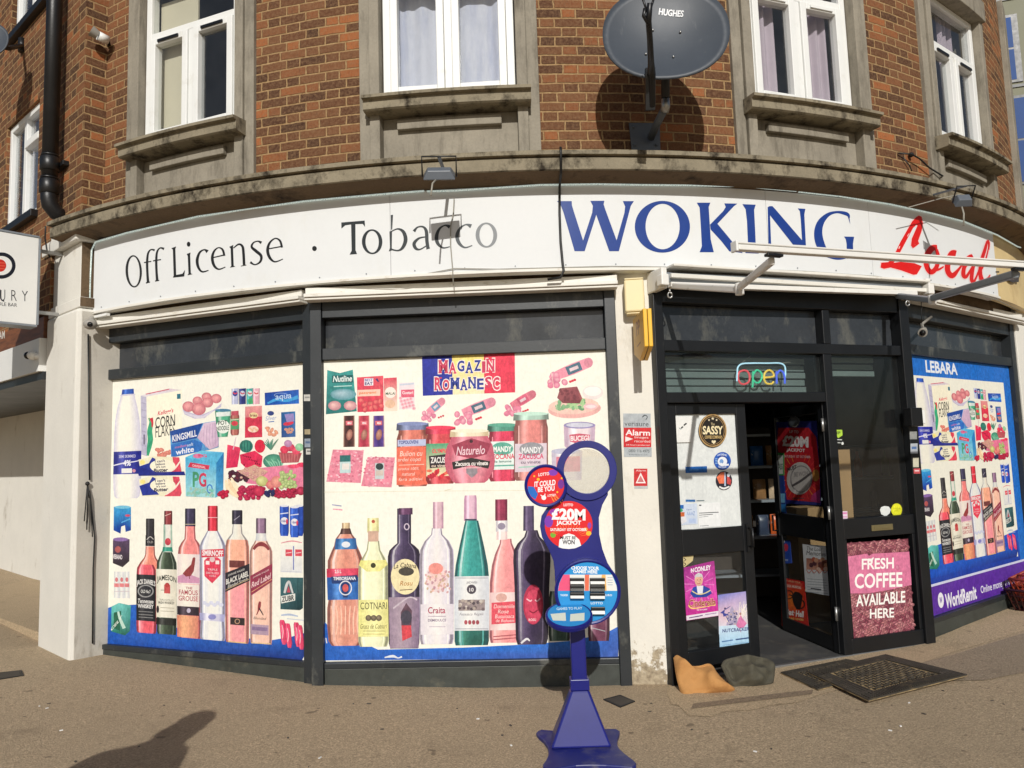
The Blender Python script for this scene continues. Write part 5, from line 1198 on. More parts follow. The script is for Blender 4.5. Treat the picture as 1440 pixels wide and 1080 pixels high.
    bottle(a, 615, [(378, 66), (520, 66), (556, 66)], [(0, (230, 216, 214)), (.3, (248, 238, 226)), (1, (226, 208, 210))]); a.poly([(550, 510), (600, 490), (680, 520), (680, 552), (550, 548)], (206, 150, 180)); a.poly([(580, 494), (600, 470), (630, 440), (640, 400), (650, 396), (656, 402), (652, 440), (646, 480), (628, 508), (600, 512)], (146, 62, 66)); a.ribbon([(620, 508, 4), (622, 526, 4)], (120, 50, 50)); bottle(a, 614, [(558, 66), (690, 65)], [(0, (232, 220, 210)), (.4, (246, 240, 226)), (1, (226, 214, 206))]); a.text('THE', 618, 580, 40, 14, (170, 70, 84), .02); a.text('FAMOUS', 614, 606, 112, 30, (176, 66, 84), .01); a.text('GROUSE', 614, 642, 116, 30, (176, 66, 84), .01); bottle(a, 612, [(690, 65), (742, 65)], cyls((40, 32, 44), (64, 50, 62))); a.ell(616, 714, 12, 14, (190, 180, 200)); bottle(a, 610, [(744, 64), (874, 62)], [(0, (206, 120, 100)), (.3, (248, 184, 140)), (1, (210, 130, 110))])
    bottle(a, 759, [(240, 32), (262, 44), (300, 66), (330, 78), (420, 78), (600, 76), (740, 74), (770, 70), (800, 72), (870, 76), (890, 70)], [(0, (170, 176, 216)), (.12, (214, 216, 232)), (.35, (242, 240, 232)), (.7, (238, 238, 232)), (.9, (206, 208, 228)), (1, (160, 166, 212))]); cap(759, 90, 240, 30, (216, 52, 72)); a.ribbon([(730, 160, 4), (788, 160, 4)], (240, 190, 196)); a.poly([(692, 352), (826, 346), (826, 392), (692, 398)], (214, 60, 80)); a.text('SMIRNOFF', 759, 372, 124, 34, (246, 238, 238), .03)
    a.poly([(708, 416), (728, 398), (788, 396), (808, 414), (806, 500), (756, 552), (710, 508)], (222, 66, 92)); a.ell(757, 410, 16, 16, (226, 200, 200)); a.rect(718, 418, 740, 440, (244, 232, 230)); a.rect(776, 416, 798, 438, (244, 232, 230)); a.text('TRIPLE', 758, 470, 60, 12, (246, 220, 224)); a.text('DISTILLED', 758, 490, 74, 12, (246, 220, 224)); a.text('VODKA', 758, 508, 40, 10, (246, 220, 224))
    for i in range(6): a.ell(710 + i * 20, 668 + (i % 2) * 12, 14, 12, (214, 216, 234), 8)
    bottle(a, 756, [(732, 75), (776, 74)], cyls((166, 166, 206), (206, 204, 226))); a.ell(756, 752, 24, 16, (140, 140, 196), 14)
    bottle(a, 905, [(200, 26), (256, 32), (280, 52), (300, 66), (340, 71)], [(0, (190, 196, 200)), (.3, (240, 240, 228)), (.7, (236, 226, 210)), (1, (190, 190, 190))]); bottle(a, 905, [(292, 60), (330, 70), (420, 72), (600, 72), (890, 70), (906, 64)], [[(0, (206, 130, 110)), (.2, (248, 186, 156)), (.8, (246, 176, 150)), (1, (206, 126, 110))]] * 3 + [[(0, (206, 116, 124)), (.2, (246, 166, 168)), (.8, (242, 156, 164)), (1, (200, 110, 120))]] * 3); cap(905, 116, 200, 31, (50, 46, 66)); a.ribbon([(886, 176, 5), (920, 150, 4)], (170, 166, 180)); a.rect(858, 416, 950, 458, (110, 56, 56)); a.poly([(834, 490), (978, 434), (979, 536), (834, 604)], (40, 38, 48)); a.text('JOHNNIE WALKER', 900, 488, 100, 16, (200, 196, 190), .01, rot=-.38); a.text('BLACK LABEL', 906, 518, 134, 32, (226, 222, 214), .03, rot=-.39); a.text('Blended Scotch', 908, 548, 118, 22, (206, 200, 190), .01, rot=-.4, shear=.2); a.ribbon([(836, 592, 4), (976, 526, 4)], (176, 150, 110)); a.rect(864, 756, 950, 800, (52, 44, 46)); a.ring(906, 778, 16, 16, 906, 778, 11, 11, (190, 150, 120)); a.ribbon([(850, 898, 6), (960, 908, 6)], (226, 190, 120))
    bottle(a, 1047, [(250, 28), (290, 32), (316, 44), (336, 58), (362, 67), (420, 68), (880, 65), (912, 62)], [(0, (206, 150, 136)), (.2, (248, 206, 184)), (.8, (244, 196, 176)), (1, (204, 148, 138))]); bottle(a, 1047, [(248, 27), (300, 34)], [(0, (196, 200, 206)), (.5, (240, 238, 230)), (1, (200, 200, 206))]); cap(1047, 164, 254, 30, (150, 118, 146)); a.ribbon([(1002, 350, 14), (1022, 326, 20), (1048, 318, 26), (1074, 328, 20), (1094, 352, 14)], (140, 60, 66)); a.poly([(982, 508), (1114, 434), (1114, 540), (986, 626)], (146, 52, 78)); a.text('Red Label', 1048, 534, 116, 34, (240, 206, 206), .015, rot=-.52, shear=.2); a.text('JOHNNIE WALKER', 1046, 496, 96, 12, (230, 196, 196), .01, rot=-.5); a.ribbon([(990, 604, 4), (1110, 528, 4)], (216, 160, 120))
    a.ribbon([(1040, 660, 12), (1036, 690, 18), (1030, 716, 8), (1020, 740, 5)], (140, 50, 60)); a.ribbon([(1036, 700, 8), (1048, 720, 7), (1060, 742, 5)], (60, 40, 50)); a.text('Blended', 1040, 760, 78, 16, (90, 70, 70), 0, shear=.3); a.rect(986, 798, 1092, 858, (176, 150, 170)); a.rect(992, 812, 1086, 834, (140, 116, 150)); a.ribbon([(990, 906, 6), (1104, 912, 6)], (226, 196, 140))
    # right column
    for i, x in enumerate((1185, 1272, 1246)):
        c = (34, 76, 176) if i < 2 else (46, 92, 196); y = 88 if i < 2 else 96
        a.body([(y, x - 26, x + 26), (y + 14, x - 28, x + 28), (y + 160, x - 27, x + 27), (y + 182, x - 22, x + 22)], glassy(c, (20, 46, 130)))
        a.ell(x, y + 2, 26, 7, (226, 226, 232), 14)
        if i != 1: a.ell(x, y + 92, 22, 22, (232, 230, 236), 16); a.text('1664', x, y + 92, 34, 16, (60, 80, 150), .02); a.ribbon([(x - 24, y + 50, 6), (x + 24, y + 44, 6)], (216, 220, 236)); a.ell(x + 16, y + 96, 6, 16, (206, 60, 90))
    a.ribbon([(1166, 312, 5), (1230, 300, 8), (1290, 310, 5)], (224, 150, 160)); a.rect(1162, 324, 1290, 488, (240, 238, 228), (226, 226, 226))
    for x in (1212, 1270): a.rect(x - 20, 350, x + 20, 390, (214, 80, 96)); a.ribbon([(x - 16, 372, 4), (x + 16, 368, 4)], (246, 220, 220))
    a.ribbon([(1240, 330, 6), (1240, 472, 6)], (110, 120, 186)); a.ribbon([(1168, 480, 5), (1284, 484, 5)], (206, 206, 214))
    a.gpoly([(1162, 516), (1298, 518), (1296, 700), (1278, 712), (1162, 706)], [(64, 110, 116), (56, 96, 100), (30, 60, 66), (26, 54, 60), (44, 84, 92)]); a.ribbon([(1266, 520, 4), (1266, 710, 4)], (30, 60, 66)); a.ribbon([(1186, 610, 12), (1200, 560, 16), (1214, 540, 10), (1226, 580, 12), (1236, 612, 10)], (206, 206, 206)); a.poly([(1200, 606), (1210, 566), (1222, 606)], (196, 80, 96)); a.poly([(1164, 628), (1250, 612), (1250, 654), (1168, 672)], (226, 226, 220)); a.text('ZUBR', 1207, 642, 74, 32, (40, 50, 54), .03, rot=-.16)
    a.ribbon([(1166, 742, 8), (1216, 738, 12), (1266, 748, 7)], (176, 190, 216)); a.ribbon([(1200, 762, 5), (1300, 772, 5)], (200, 206, 220))
    for i, (x, y) in enumerate(((1172, 770), (1256, 784), (1204, 790), (1276, 800))):
        a.body([(y, x - 12, x + 12), (y + 16, x - 16, x + 18), (y + 120, x - 6, x + 28), (y + 146, x + 2, x + 22)], glassy((222, 66, 106), (150, 34, 70))); a.ribbon([(x, y + 30, 4), (x + 6, y + 70, 5), (x + 2, y + 110, 4)], (246, 196, 206))
    # torn corners
    a.poly([(108, 852), (120, 868), (132, 882), (118, 904), (98, 904)], (236, 234, 224)); a.poly([(1310, 972), (1296, 1000), (1288, 1018), (1311, 1020)], (238, 236, 228))
def window_sheet(F, s0, s1, z0, z1, label, draw, slope, mapf=None, base=CRM, tone=None, name='window_poster'):
    a = Art(F, lift=0.0)
    if tone: a.tone = tone
    a.slab([F.P(s0, z0), F.P(s1, z0), F.P(s1, z1), F.P(s0, z1)], .006, base)
    a.slope = lambda y: slope(a.oy + y / a.k); a.mapf = mapf
    draw(a); return tag(a.build(name, M['print']), label, 'window poster')
def sheet1(a): groceries(a); drinks(a)
sl1 = lambda y: -.094 + (y - 525) * .000477
window_sheet(PW1, .0, L1, .207, 2.343, 'cream window poster of groceries above whisky and vodka bottles in the left shop window', sheet1, sl1)

def sheet2(a):
    a.zoom(440, 480, 3.2727)
    FB, FY, FRd = (34, 46, 156), (244, 222, 140), (228, 56, 84)
    a.poly([(502, 68), (640, 63), (644, 245), (506, 251)], FB); a.gpoly([(640, 63), (787, 58), (789, 240), (644, 245)], [(246, 222, 120), (246, 222, 120), (248, 232, 190), (248, 232, 190)]); a.poly([(787, 58), (929, 54), (931, 235), (789, 240)], FRd)
    def fancy(t, x0, x1, y, h):
        ws = [{'I': .5, 'M': 1.25, 'N': 1.1}.get(ch, 1.0) for ch in t]; k = (x1 - x0) / sum(ws); x = x0; n = len(t)
        for i, ch in enumerate(t):
            w = ws[i] * k; cx = x + w / 2; yy = y - .03 * (cx - (x0 + x1) / 2) + (4 if i % 2 else -3); hh = h * (1.1 if i in (0, n - 1) else .94)
            c = (206, 62, 96) if (i < 2 or i > n - 3) else (44, 62, 150)
            for d, cc, kx in ((.10, (250, 238, 230), 1.06), (.035, c, .86)):
                a.text(ch, cx, yy, w * kx, hh * (1.12 if d > .05 else .96), cc, d)
            if ch in 'MNRIA':
                for sy in ((-1, 1) if ch != 'A' else (1,)):
                    for sx in ((-1, 1) if ch != 'I' else (0,)): a.rect(cx + sx * w * .3 - w * (.17 if ch != 'I' else .4), yy + sy * hh * .44 - 3, cx + sx * w * .3 + w * (.17 if ch != 'I' else .4), yy + sy * hh * .44 + 4, c)
            x += w
    fancy('MAGAZIN', 576, 838, 116, 56); fancy('ROMANESC', 558, 862, 194, 56)
    # packets
    a.gpoly([(66, 132), (124, 146), (184, 130), (202, 322), (60, 336)], [(60, 156, 150), (56, 146, 142), (60, 160, 154), (30, 120, 116), (26, 106, 104)]); a.rect(88, 156, 184, 190, (24, 92, 92)); a.text('Nutline', 136, 172, 88, 28, (230, 240, 236), .02, shear=.2); a.ribbon([(96, 208, 4), (180, 204, 4)], (190, 226, 220)); a.ell(140, 244, 60, 26, (170, 196, 206), 18, 0, (90, 150, 160))
    for x in (100, 172): a.ell(x, 296, 30, 22, (240, 196, 190), 14, 0, (190, 130, 140))
    a.gpoly([(203, 166), (324, 158), (326, 322), (205, 326)], [(222, 76, 96), (226, 84, 100), (214, 60, 80), (216, 62, 84)]); a.rect(236, 170, 278, 204, (238, 230, 236)); a.text('BEST', 257, 178, 36, 12, (60, 80, 150), .02); a.text('EAT', 257, 194, 36, 14, (40, 50, 110), .03); a.rect(205, 222, 310, 252, (244, 200, 180)); a.text('pastrami', 252, 238, 78, 14, (236, 120, 60), .02); a.ribbon([(292, 172, 10), (302, 186, 6)], (60, 50, 110))
    for i in range(10): a.ell(222 + (i * 23) % 96, 272 + (i * 17) % 44, 16, 12, (240, 130, 120), 9, i, (196, 60, 80))
    a.gpoly([(326, 170), (386, 166), (389, 320), (328, 322)], [(218, 66, 90)] * 2 + [(244, 226, 206)] * 2); a.ell(357, 236, 26, 26, (246, 232, 220), 14); a.text('MALAI', 357, 240, 44, 12, (60, 90, 60), .02); a.ell(356, 288, 24, 20, (232, 190, 160), 12)
    a.rect(397, 190, 468, 312, (236, 222, 226)); a.ribbon([(400, 200, 8), (466, 194, 8)], (200, 206, 220)); a.rect(406, 222, 466, 258, (216, 96, 120)); a.text('Gustari', 436, 236, 50, 14, (250, 230, 232), .02)
    for i in range(14): a.ell(404 + (i * 19) % 62, 262 + (i * 11) % 48, 9, 8, (226, 130, 150), 8, 0, (240, 200, 206))
    for x, c, e in ((168, (90, 52, 50), (50, 26, 28)), (236, (206, 74, 96), (160, 40, 64)), (304, (96, 66, 150), (60, 36, 110))):
        a.body([(342, x - 26, x + 24), (486, x - 28, x + 26)], [(0, (190, 150, 130)), (.12, c), (.5, e), (.88, c), (1, (206, 170, 150))]); a.rect(x - 17, 366, x + 15, 386, (220, 110, 120)); a.ell(x, 430, 14, 26, (200, 150, 130), 12, .2, (150, 90, 80)); a.text('eu', x, 376, 18, 10, (244, 226, 226), .03)
    r = random.Random(5)
    for P in ([(92, 498), (234, 502), (220, 652), (62, 646)], [(252, 532), (378, 534), (362, 672), (222, 666)]):
        a.poly(P, (226, 136, 156))
        for i in range(70):
            u, v = r.random(), r.random(); x = P[0][0] * (1 - u) * (1 - v) + P[1][0] * u * (1 - v) + P[2][0] * u * v + P[3][0] * (1 - u) * v; y = P[0][1] * (1 - u) * (1 - v) + P[1][1] * u * (1 - v) + P[2][1] * u * v + P[3][1] * (1 - u) * v
            a.ell(x, y, 6, 4, r.choice([(236, 166, 180), (206, 104, 130), (240, 190, 200)]), 6)
    a.rect(124, 524, 174, 606, (190, 214, 214)); a.rect(124, 524, 174, 554, (40, 106, 106)); a.rect(134, 562, 168, 590, (230, 222, 216)); a.rect(286, 560, 328, 634, (196, 206, 206)); a.ell(307, 576, 18, 16, (40, 60, 60), 12); a.rect(290, 594, 324, 618, (206, 190, 180))
    # sausages
    def saus(x0, y0, x1, y1, w, lab, c=(236, 150, 170)):
        a.ribbon([(x0, y0, w * .8), ((x0 + x1) / 2, (y0 + y1) / 2, w), (x1, y1, w * .9)], c); a.ell(x1, y1, w * .42, w * .46, tuple(int(q * .93) for q in c), 12)
        mx, my = (x0 * .45 + x1 * .55), (y0 * .45 + y1 * .55); dx, dy = (x1 - x0) * .22, (y1 - y0) * .22
        a.ribbon([(mx - dx, my - dy, w * .8), (mx + dx, my + dy, w * .8)], lab); a.ribbon([(mx - dx * .6, my - dy * .6, w * .3), (mx + dx * .6, my + dy * .6, w * .3)], (226, 200, 206))
        for i in range(12): a.ell(x0 - w * .6 + r.random() * w * 1.5, y0 - w * .1 + r.random() * w * 1.0, w * .32, w * .28, r.choice([(240, 170, 186), (226, 136, 160), (244, 190, 200)]), 10, i, (216, 120, 150))
        for i in range(3): a.ell(x0 + w * 1.3 + i * 10, y0 + w * .55 - i * 4, w * .14, w * .12, (206, 50, 70), 8)
    saus(530, 330, 594, 276, 38, (110, 150, 180)); saus(690, 332, 822, 280, 48, (76, 110, 130)); saus(914, 300, 1010, 244, 42, (206, 90, 120), (222, 120, 140)); saus(1120, 158, 1268, 98, 50, (76, 110, 130))
    a.ell(1204, 312, 122, 42, (232, 176, 170), 24, -.05); a.ell(1200, 298, 116, 38, (240, 200, 186), 24, -.05); 
    for i in range(26): a.ell(1120 + r.random() * 130, 270 + r.random() * 40, 14, 9, r.choice([(130, 176, 130), (170, 206, 150), (100, 150, 110)]), 8, i)
    a.gpoly([(1138, 216), (1216, 208), (1240, 262), (1228, 286), (1150, 284), (1124, 260)], [(160, 86, 90), (150, 76, 84), (176, 100, 100), (120, 56, 64), (126, 60, 66), (150, 80, 86)]); 
    for i in range(16): a.ell(1136 + r.random() * 90, 222 + r.random() * 56, 9, 6, (120, 56, 66), 7, i)
    a.ell(1288, 236, 48, 32, (236, 224, 220), 20); a.ell(1288, 230, 40, 22, (250, 244, 238), 18); a.ell(1276, 300, 32, 14, (238, 190, 196), 14); a.ell(1278, 300, 24, 8, (246, 220, 220), 14)
    # jars
    def jar(x0, x1, y0, y1, lid, body, neck=14, bulge=0):
        a.body([(y0 + 30, x0 + neck, x1 - neck), (y0 + 48, x0 + neck, x1 - neck), (y0 + 74, x0, x1), ((y0 + y1) / 2, x0 - bulge, x1 + bulge), (y1 - 20, x0, x1), (y1, x0 + 10, x1 - 10)], cyls(tuple(int(q * .62) for q in body), body))
        for u, w_, k in ((.14, 7, .45), (.82, 5, .3), (.92, 8, -.35)): a.ribbon([(x0 + (x1 - x0) * u, y0 + 62, w_ * .6), (x0 + (x1 - x0) * u - bulge * .5, (y0 + y1) / 2, w_), (x0 + (x1 - x0) * u, y1 - 16, w_ * .6)], mixq(body, (255, 250, 246) if k > 0 else (60, 20, 20), abs(k)))
        a.body([(y0 + 6, x0 + neck - 8, x1 - neck + 8), (y0 + 36, x0 + neck - 10, x1 - neck + 10)], cyls(tuple(int(q * .65) for q in lid), lid)); a.ell((x0 + x1) / 2, y0 + 7, (x1 - x0) / 2 - neck + 8, 9, tuple(min(255, int(q * 1.12)) for q in lid), 20)
    jar(386, 532, 372, 668, (120, 130, 170), (216, 120, 104), 8); a.rect(390, 452, 520, 482, (190, 196, 226)); a.text('TOPOLOVENI', 440, 464, 90, 16, (60, 70, 140), .03); a.rect(385, 486, 528, 660, (236, 112, 88)); a.text('Bulion cu', 452, 516, 104, 24, (250, 220, 206), .0, shear=.2); a.text('ardei copti', 444, 546, 108, 22, (250, 220, 206), .0, shear=.2); a.ribbon([(396, 570, 3), (512, 566, 3)], (250, 200, 180)); a.text('produs 100%', 440, 588, 96, 16, (250, 214, 200), 0, shear=.2); a.text('natural', 440, 610, 60, 16, (250, 214, 200), 0, shear=.2); a.text('fara aditivi', 450, 634, 110, 14, (250, 214, 200), 0, shear=.2)
    jar(520, 656, 390, 656, (218, 56, 84), (214, 76, 84), 8); a.rect(522, 470, 640, 620, (72, 160, 120), (240, 220, 180)); a.text('OLYMPIA', 585, 504, 72, 20, (230, 70, 80), .03); a.poly([(534, 528), (640, 516), (640, 576), (538, 584)], (48, 40, 44)); a.text('ZACUSCA', 590, 546, 96, 28, (240, 236, 230), .03); a.text('cu vinete', 586, 572, 80, 12, (246, 220, 200), .02)
    for i in range(14): a.ell(536 + (i * 29) % 96, 596 + (i * 13) % 34, 14, 7, r.choice([(216, 50, 60), (236, 120, 90), (190, 40, 60)]), 8, i)
    jar(808, 940, 378, 644, (84, 150, 130), (220, 66, 96), 4); a.rect(808, 460, 940, 590, (226, 238, 232)); a.ell(872, 494, 50, 30, (96, 170, 150), 18); a.text('MANDY', 873, 496, 84, 26, (246, 246, 240), .03); a.text('TOCANA', 876, 530, 104, 24, (216, 40, 80), .02); a.text('de legume', 872, 554, 84, 14, (60, 110, 100), .02); a.ribbon([(816, 574, 6), (930, 570, 6)], (90, 170, 150))
    jar(926, 1082, 326, 640, (176, 206, 190), (222, 136, 130), 6); a.rect(930, 470, 1076, 600, (222, 206, 216)); a.ell(1006, 496, 56, 32, (150, 150, 156), 18); a.text('MANDY', 1006, 500, 90, 28, (240, 240, 240), .03); a.text('ZACUSCA', 1004, 530, 116, 24, (210, 50, 100), .02); a.text('cu vinete', 1002, 556, 90, 14, (120, 100, 120), .02); a.ribbon([(946, 580, 6), (1060, 574, 6)], (160, 210, 190))
    a.body([(436, 638, 806), (452, 634, 810), (478, 618, 826), (540, 606, 838), (590, 612, 834), (640, 640, 806), (652, 656, 790)], cyls((196, 96, 116), (222, 136, 150))); a.body([(412, 632, 808), (438, 630, 810)], cyls((206, 186, 150), (240, 226, 196))); a.ell(720, 412, 88, 9, (246, 236, 210), 20)
    a.poly([(640, 478), (730, 446), (820, 472), (800, 520), (730, 540), (656, 524)], (160, 62, 84)); a.text('Naturelo', 726, 502, 132, 40, (240, 206, 214), .01, shear=.25, rot=-.05); a.ell(729, 460, 8, 8, (60, 30, 40)); a.poly([(640, 556), (730, 536), (816, 552), (808, 586), (730, 570), (646, 590)], (44, 40, 40)); a.text('Zacusca cu vinete', 730, 562, 152, 20, (240, 232, 226), .03, rot=-.03); a.poly([(706, 586), (756, 584), (758, 606), (732, 628), (706, 606)], (150, 140, 146)); a.text('fara conservanti', 730, 580, 90, 10, (240, 220, 220), 0)
    a.body([(384, 1154, 1300), (480, 1158, 1296), (492, 1170, 1286)], cyls((196, 170, 190), (236, 220, 222))); a.ell(1227, 386, 73, 16, (150, 140, 186), 22); a.ell(1227, 385, 62, 11, (206, 206, 220), 20); a.poly([(1180, 430), (1226, 424), (1276, 430), (1268, 462), (1226, 474), (1184, 462)], (206, 96, 116)); a.text('BUCEGI', 1228, 446, 84, 24, (248, 232, 232), .03)
    a.body([(506, 1098, 1240), (640, 1102, 1236)], cyls((200, 190, 206), (236, 228, 230))); a.ell(1168, 506, 71, 14, (190, 190, 210), 20); a.rect(1120, 530, 1230, 600, (222, 130, 150))
    a.ribbon([(48, 694, 2.2), (700, 688, 2), (1388, 684, 2.2)], (226, 218, 190)); a.ribbon([(1090, 90, 1.5), (1140, 420, 1.5)], (240, 234, 212))
    a.ribbon([(88, 752, 5), (132, 758, 5)], (150, 156, 190)); a.ribbon([(92, 772, 5), (136, 776, 6)], (226, 150, 170))
    # bottles
    a.zoom(440, 660, 3.2727)
    a.gpoly([(50, 696), (70, 720), (300, 830), (700, 820), (980, 806), (1180, 790), (1340, 758), (1407, 722), (1405, 868), (50, 880)], [(30, 100, 196)] * 3 + [(30, 110, 206)] * 3 + [(40, 100, 196), (60, 110, 200), (60, 90, 170), (26, 90, 180)])
    for x, c in ((1135, (50, 76, 66)), (1316, (110, 60, 84))): bottle(a, x, [(560, 44), (600, 50), (760, 50), (790, 46)], glassy(c, tuple(int(q * .5) for q in c))); a.ribbon([(x - 30, 730, 4), (x + 30, 745, 4)], (170, 170, 176))
    bottle(a, 150, [(272, 20), (290, 24), (320, 46), (350, 52), (380, 66), (420, 82), (455, 82), (600, 78), (640, 84), (720, 84), (790, 78), (812, 62)], [(0, (170, 96, 80)), (.2, (240, 180, 156)), (.5, (214, 140, 120)), (.8, (226, 156, 136)), (1, (160, 90, 80))]); bottle(a, 152, [(246, 18), (274, 18)], cyls((170, 140, 110), (216, 190, 150))); bottle(a, 152, [(272, 20), (298, 28)], cyls((60, 40, 40), (90, 60, 54))); bottle(a, 152, [(318, 46), (368, 52)], cyls((36, 90, 150), (60, 120, 180))); a.ell(152, 346, 20, 14, (226, 230, 236)); bottle(a, 146, [(458, 83), (600, 78)], cyls((30, 86, 160), (50, 110, 186))); bottle(a, 146, [(456, 83), (496, 82)], cyls((190, 50, 80), (222, 76, 104))); a.text('2.5 L', 116, 470, 30, 16, (246, 230, 232), .03); a.poly([(84, 494), (206, 486), (206, 516), (170, 522), (160, 590), (140, 590), (126, 526), (88, 526)], (30, 56, 110)); a.text('TIMISOREANA', 146, 502, 104, 16, (236, 236, 240), .03); a.ring(150, 546, 30, 34, 150, 546, 25, 29, (226, 226, 232)); a.ell(150, 546, 14, 18, (206, 90, 90))
    for i in range(7): a.ribbon([(84 + i * 22, 628, 4), (96 + i * 18, 690, 6), (88 + i * 20, 760, 4)], (246, 200, 176))
    bottle(a, 279, [(330, 26), (372, 32), (410, 54), (440, 68), (500, 70), (790, 70), (816, 62)], [(0, (206, 210, 160)), (.2, (248, 246, 206)), (.6, (242, 242, 206)), (1, (200, 206, 156))]); bottle(a, 277, [(224, 26), (290, 27)], cyls((206, 200, 140), (236, 230, 170))); a.rect(254, 284, 302, 332, (206, 170, 150)); a.ell(278, 240, 8, 8, (190, 90, 70)); bottle(a, 278, [(418, 58), (440, 66), (470, 30)], [(0, (226, 220, 130)), (.5, (246, 240, 170)), (1, (220, 214, 130))]); a.ell(278, 442, 12, 12, (60, 60, 40)); bottle(a, 279, [(600, 68), (770, 69)], [(0, (226, 222, 140)), (.5, (244, 240, 172)), (1, (224, 218, 140))]); a.text('COTNARI', 280, 628, 122, 32, (60, 60, 44), .0)
    for x in (256, 280, 304): a.ell(x, 684, 14, 14, (150, 136, 110), 12, 0, (80, 70, 60))
    a.text('Grasa de Cotnari', 280, 722, 124, 22, (110, 100, 50), 0, shear=.3)
    for yy in (744, 758): a.ribbon([(230, yy, 3), (330, yy, 3)], (170, 160, 100))
    bottle(a, 420, [(180, 32), (340, 32), (352, 48), (372, 68), (400, 75), (590, 74), (800, 70), (824, 64)], [(0, (50, 40, 66)), (.2, (110, 96, 130)), (.45, (66, 54, 86)), (.8, (60, 48, 78)), (1, (40, 32, 54))]); bottle(a, 427, [(178, 32), (208, 32)], cyls((70, 40, 70), (100, 60, 96))); a.ring(432, 264, 13, 16, 432, 264, 8, 11, (206, 190, 206)); a.ell(425, 494, 66, 82, (236, 222, 176), 28); a.text('La Cabana', 424, 440, 104, 22, (60, 50, 40), .01, shear=.2, arc=.3); a.ell(430, 470, 36, 20, (70, 66, 60), 14); a.text('Rosu', 430, 524, 60, 22, (176, 120, 60), .01, shear=.25); a.ribbon([(400, 556, 4), (458, 552, 4)], (110, 90, 70))
    bottle(a, 421, [(588, 72), (822, 66)], [(0, (150, 130, 150)), (.4, (176, 156, 170)), (1, (130, 110, 136))]); a.poly([(404, 660), (430, 614), (456, 650), (454, 720), (408, 722)], (96, 70, 84)); a.ell(430, 682, 26, 34, (70, 66, 80), 16); a.poly([(408, 718), (452, 718), (456, 770), (412, 790)], (206, 70, 80)); a.ribbon([(370, 640, 8), (440, 590, 6), (480, 600, 8)], (200, 186, 196))
    bottle(a, 570, [(270, 22), (300, 26), (330, 56), (370, 76), (420, 79), (780, 78), (804, 72)], [(0, (190, 180, 206)), (.15, (226, 222, 232)), (.5, (240, 234, 230)), (.85, (222, 216, 228)), (1, (180, 170, 200))]); bottle(a, 577, [(150, 24), (272, 24)], cyls((180, 140, 160), (216, 180, 190))); a.ell(572, 500, 52, 66, (240, 200, 190), 22, 0, (232, 214, 216))
    for i in range(60): a.ring(520 + r.random() * 104, 466 + r.random() * 90, 12, 10, 520, 466, 12, 10, (206, 160, 160), 3) if False else a.ell(516 + r.random() * 116, 470 + r.random() * 96, 7, 5, r.choice([(214, 170, 170), (196, 150, 160), (236, 190, 180), (206, 176, 150)]), 6, i)
    a.ell(566, 456, 34, 26, (238, 150, 140), 14); bottle(a, 572, [(620, 76), (760, 76)], [(0, (222, 214, 222)), (.5, (244, 240, 236)), (1, (218, 210, 220))]); a.text('Craita', 570, 648, 80, 30, (176, 60, 90), .015); a.ribbon([(530, 676, 3), (612, 676, 3)], (170, 150, 170)); a.text('DEMIDULCE', 572, 694, 84, 12, (120, 100, 130), .02); a.ribbon([(536, 724, 3), (610, 724, 3)], (190, 176, 190))
    bottle(a, 731, [(236, 30), (270, 38), (360, 58), (440, 74), (490, 79), (790, 79), (810, 74)], [[(0, (30, 110, 110)), (.2, (90, 190, 176)), (.45, (56, 156, 150)), (.8, (50, 146, 140)), (1, (24, 90, 94))]] * 5 + [[(0, (20, 70, 66)), (.2, (70, 140, 120)), (.45, (36, 96, 86)), (.8, (34, 90, 80)), (1, (16, 56, 54))]] * 2); bottle(a, 725, [(120, 26), (136, 29), (236, 30)], cyls((190, 140, 170), (226, 186, 204))); a.ribbon([(700, 232, 8), (754, 232, 8)], (60, 70, 90)); bottle(a, 731, [(492, 80), (742, 80)], [(0, (206, 212, 220)), (.4, (240, 240, 236)), (1, (206, 210, 218))]); a.text('JIDVEI', 731, 522, 50, 12, (130, 130, 140), .02); a.ell(730, 552, 22, 22, (80, 74, 84), 14); a.text('10', 730, 554, 20, 18, (230, 226, 226), .03); a.rect(670, 600, 792, 650, (150, 136, 136)); 
    for i in range(24): a.ell(674 + r.random() * 114, 604 + r.random() * 42, 8, 8, r.choice([(110, 96, 100), (206, 196, 186), (90, 80, 86), (180, 166, 156)]), 6, i)
    a.text('Feteasca Regala', 730, 668, 110, 16, (120, 110, 120), 0, shear=.3)
    for x in (704, 722, 740, 758): a.ell(x, 704, 8, 11, (170, 80, 90), 9)
    a.ribbon([(656, 500, 3), (806, 500, 3)], (150, 150, 160)); a.ribbon([(656, 734, 3), (806, 734, 3)], (150, 150, 160))
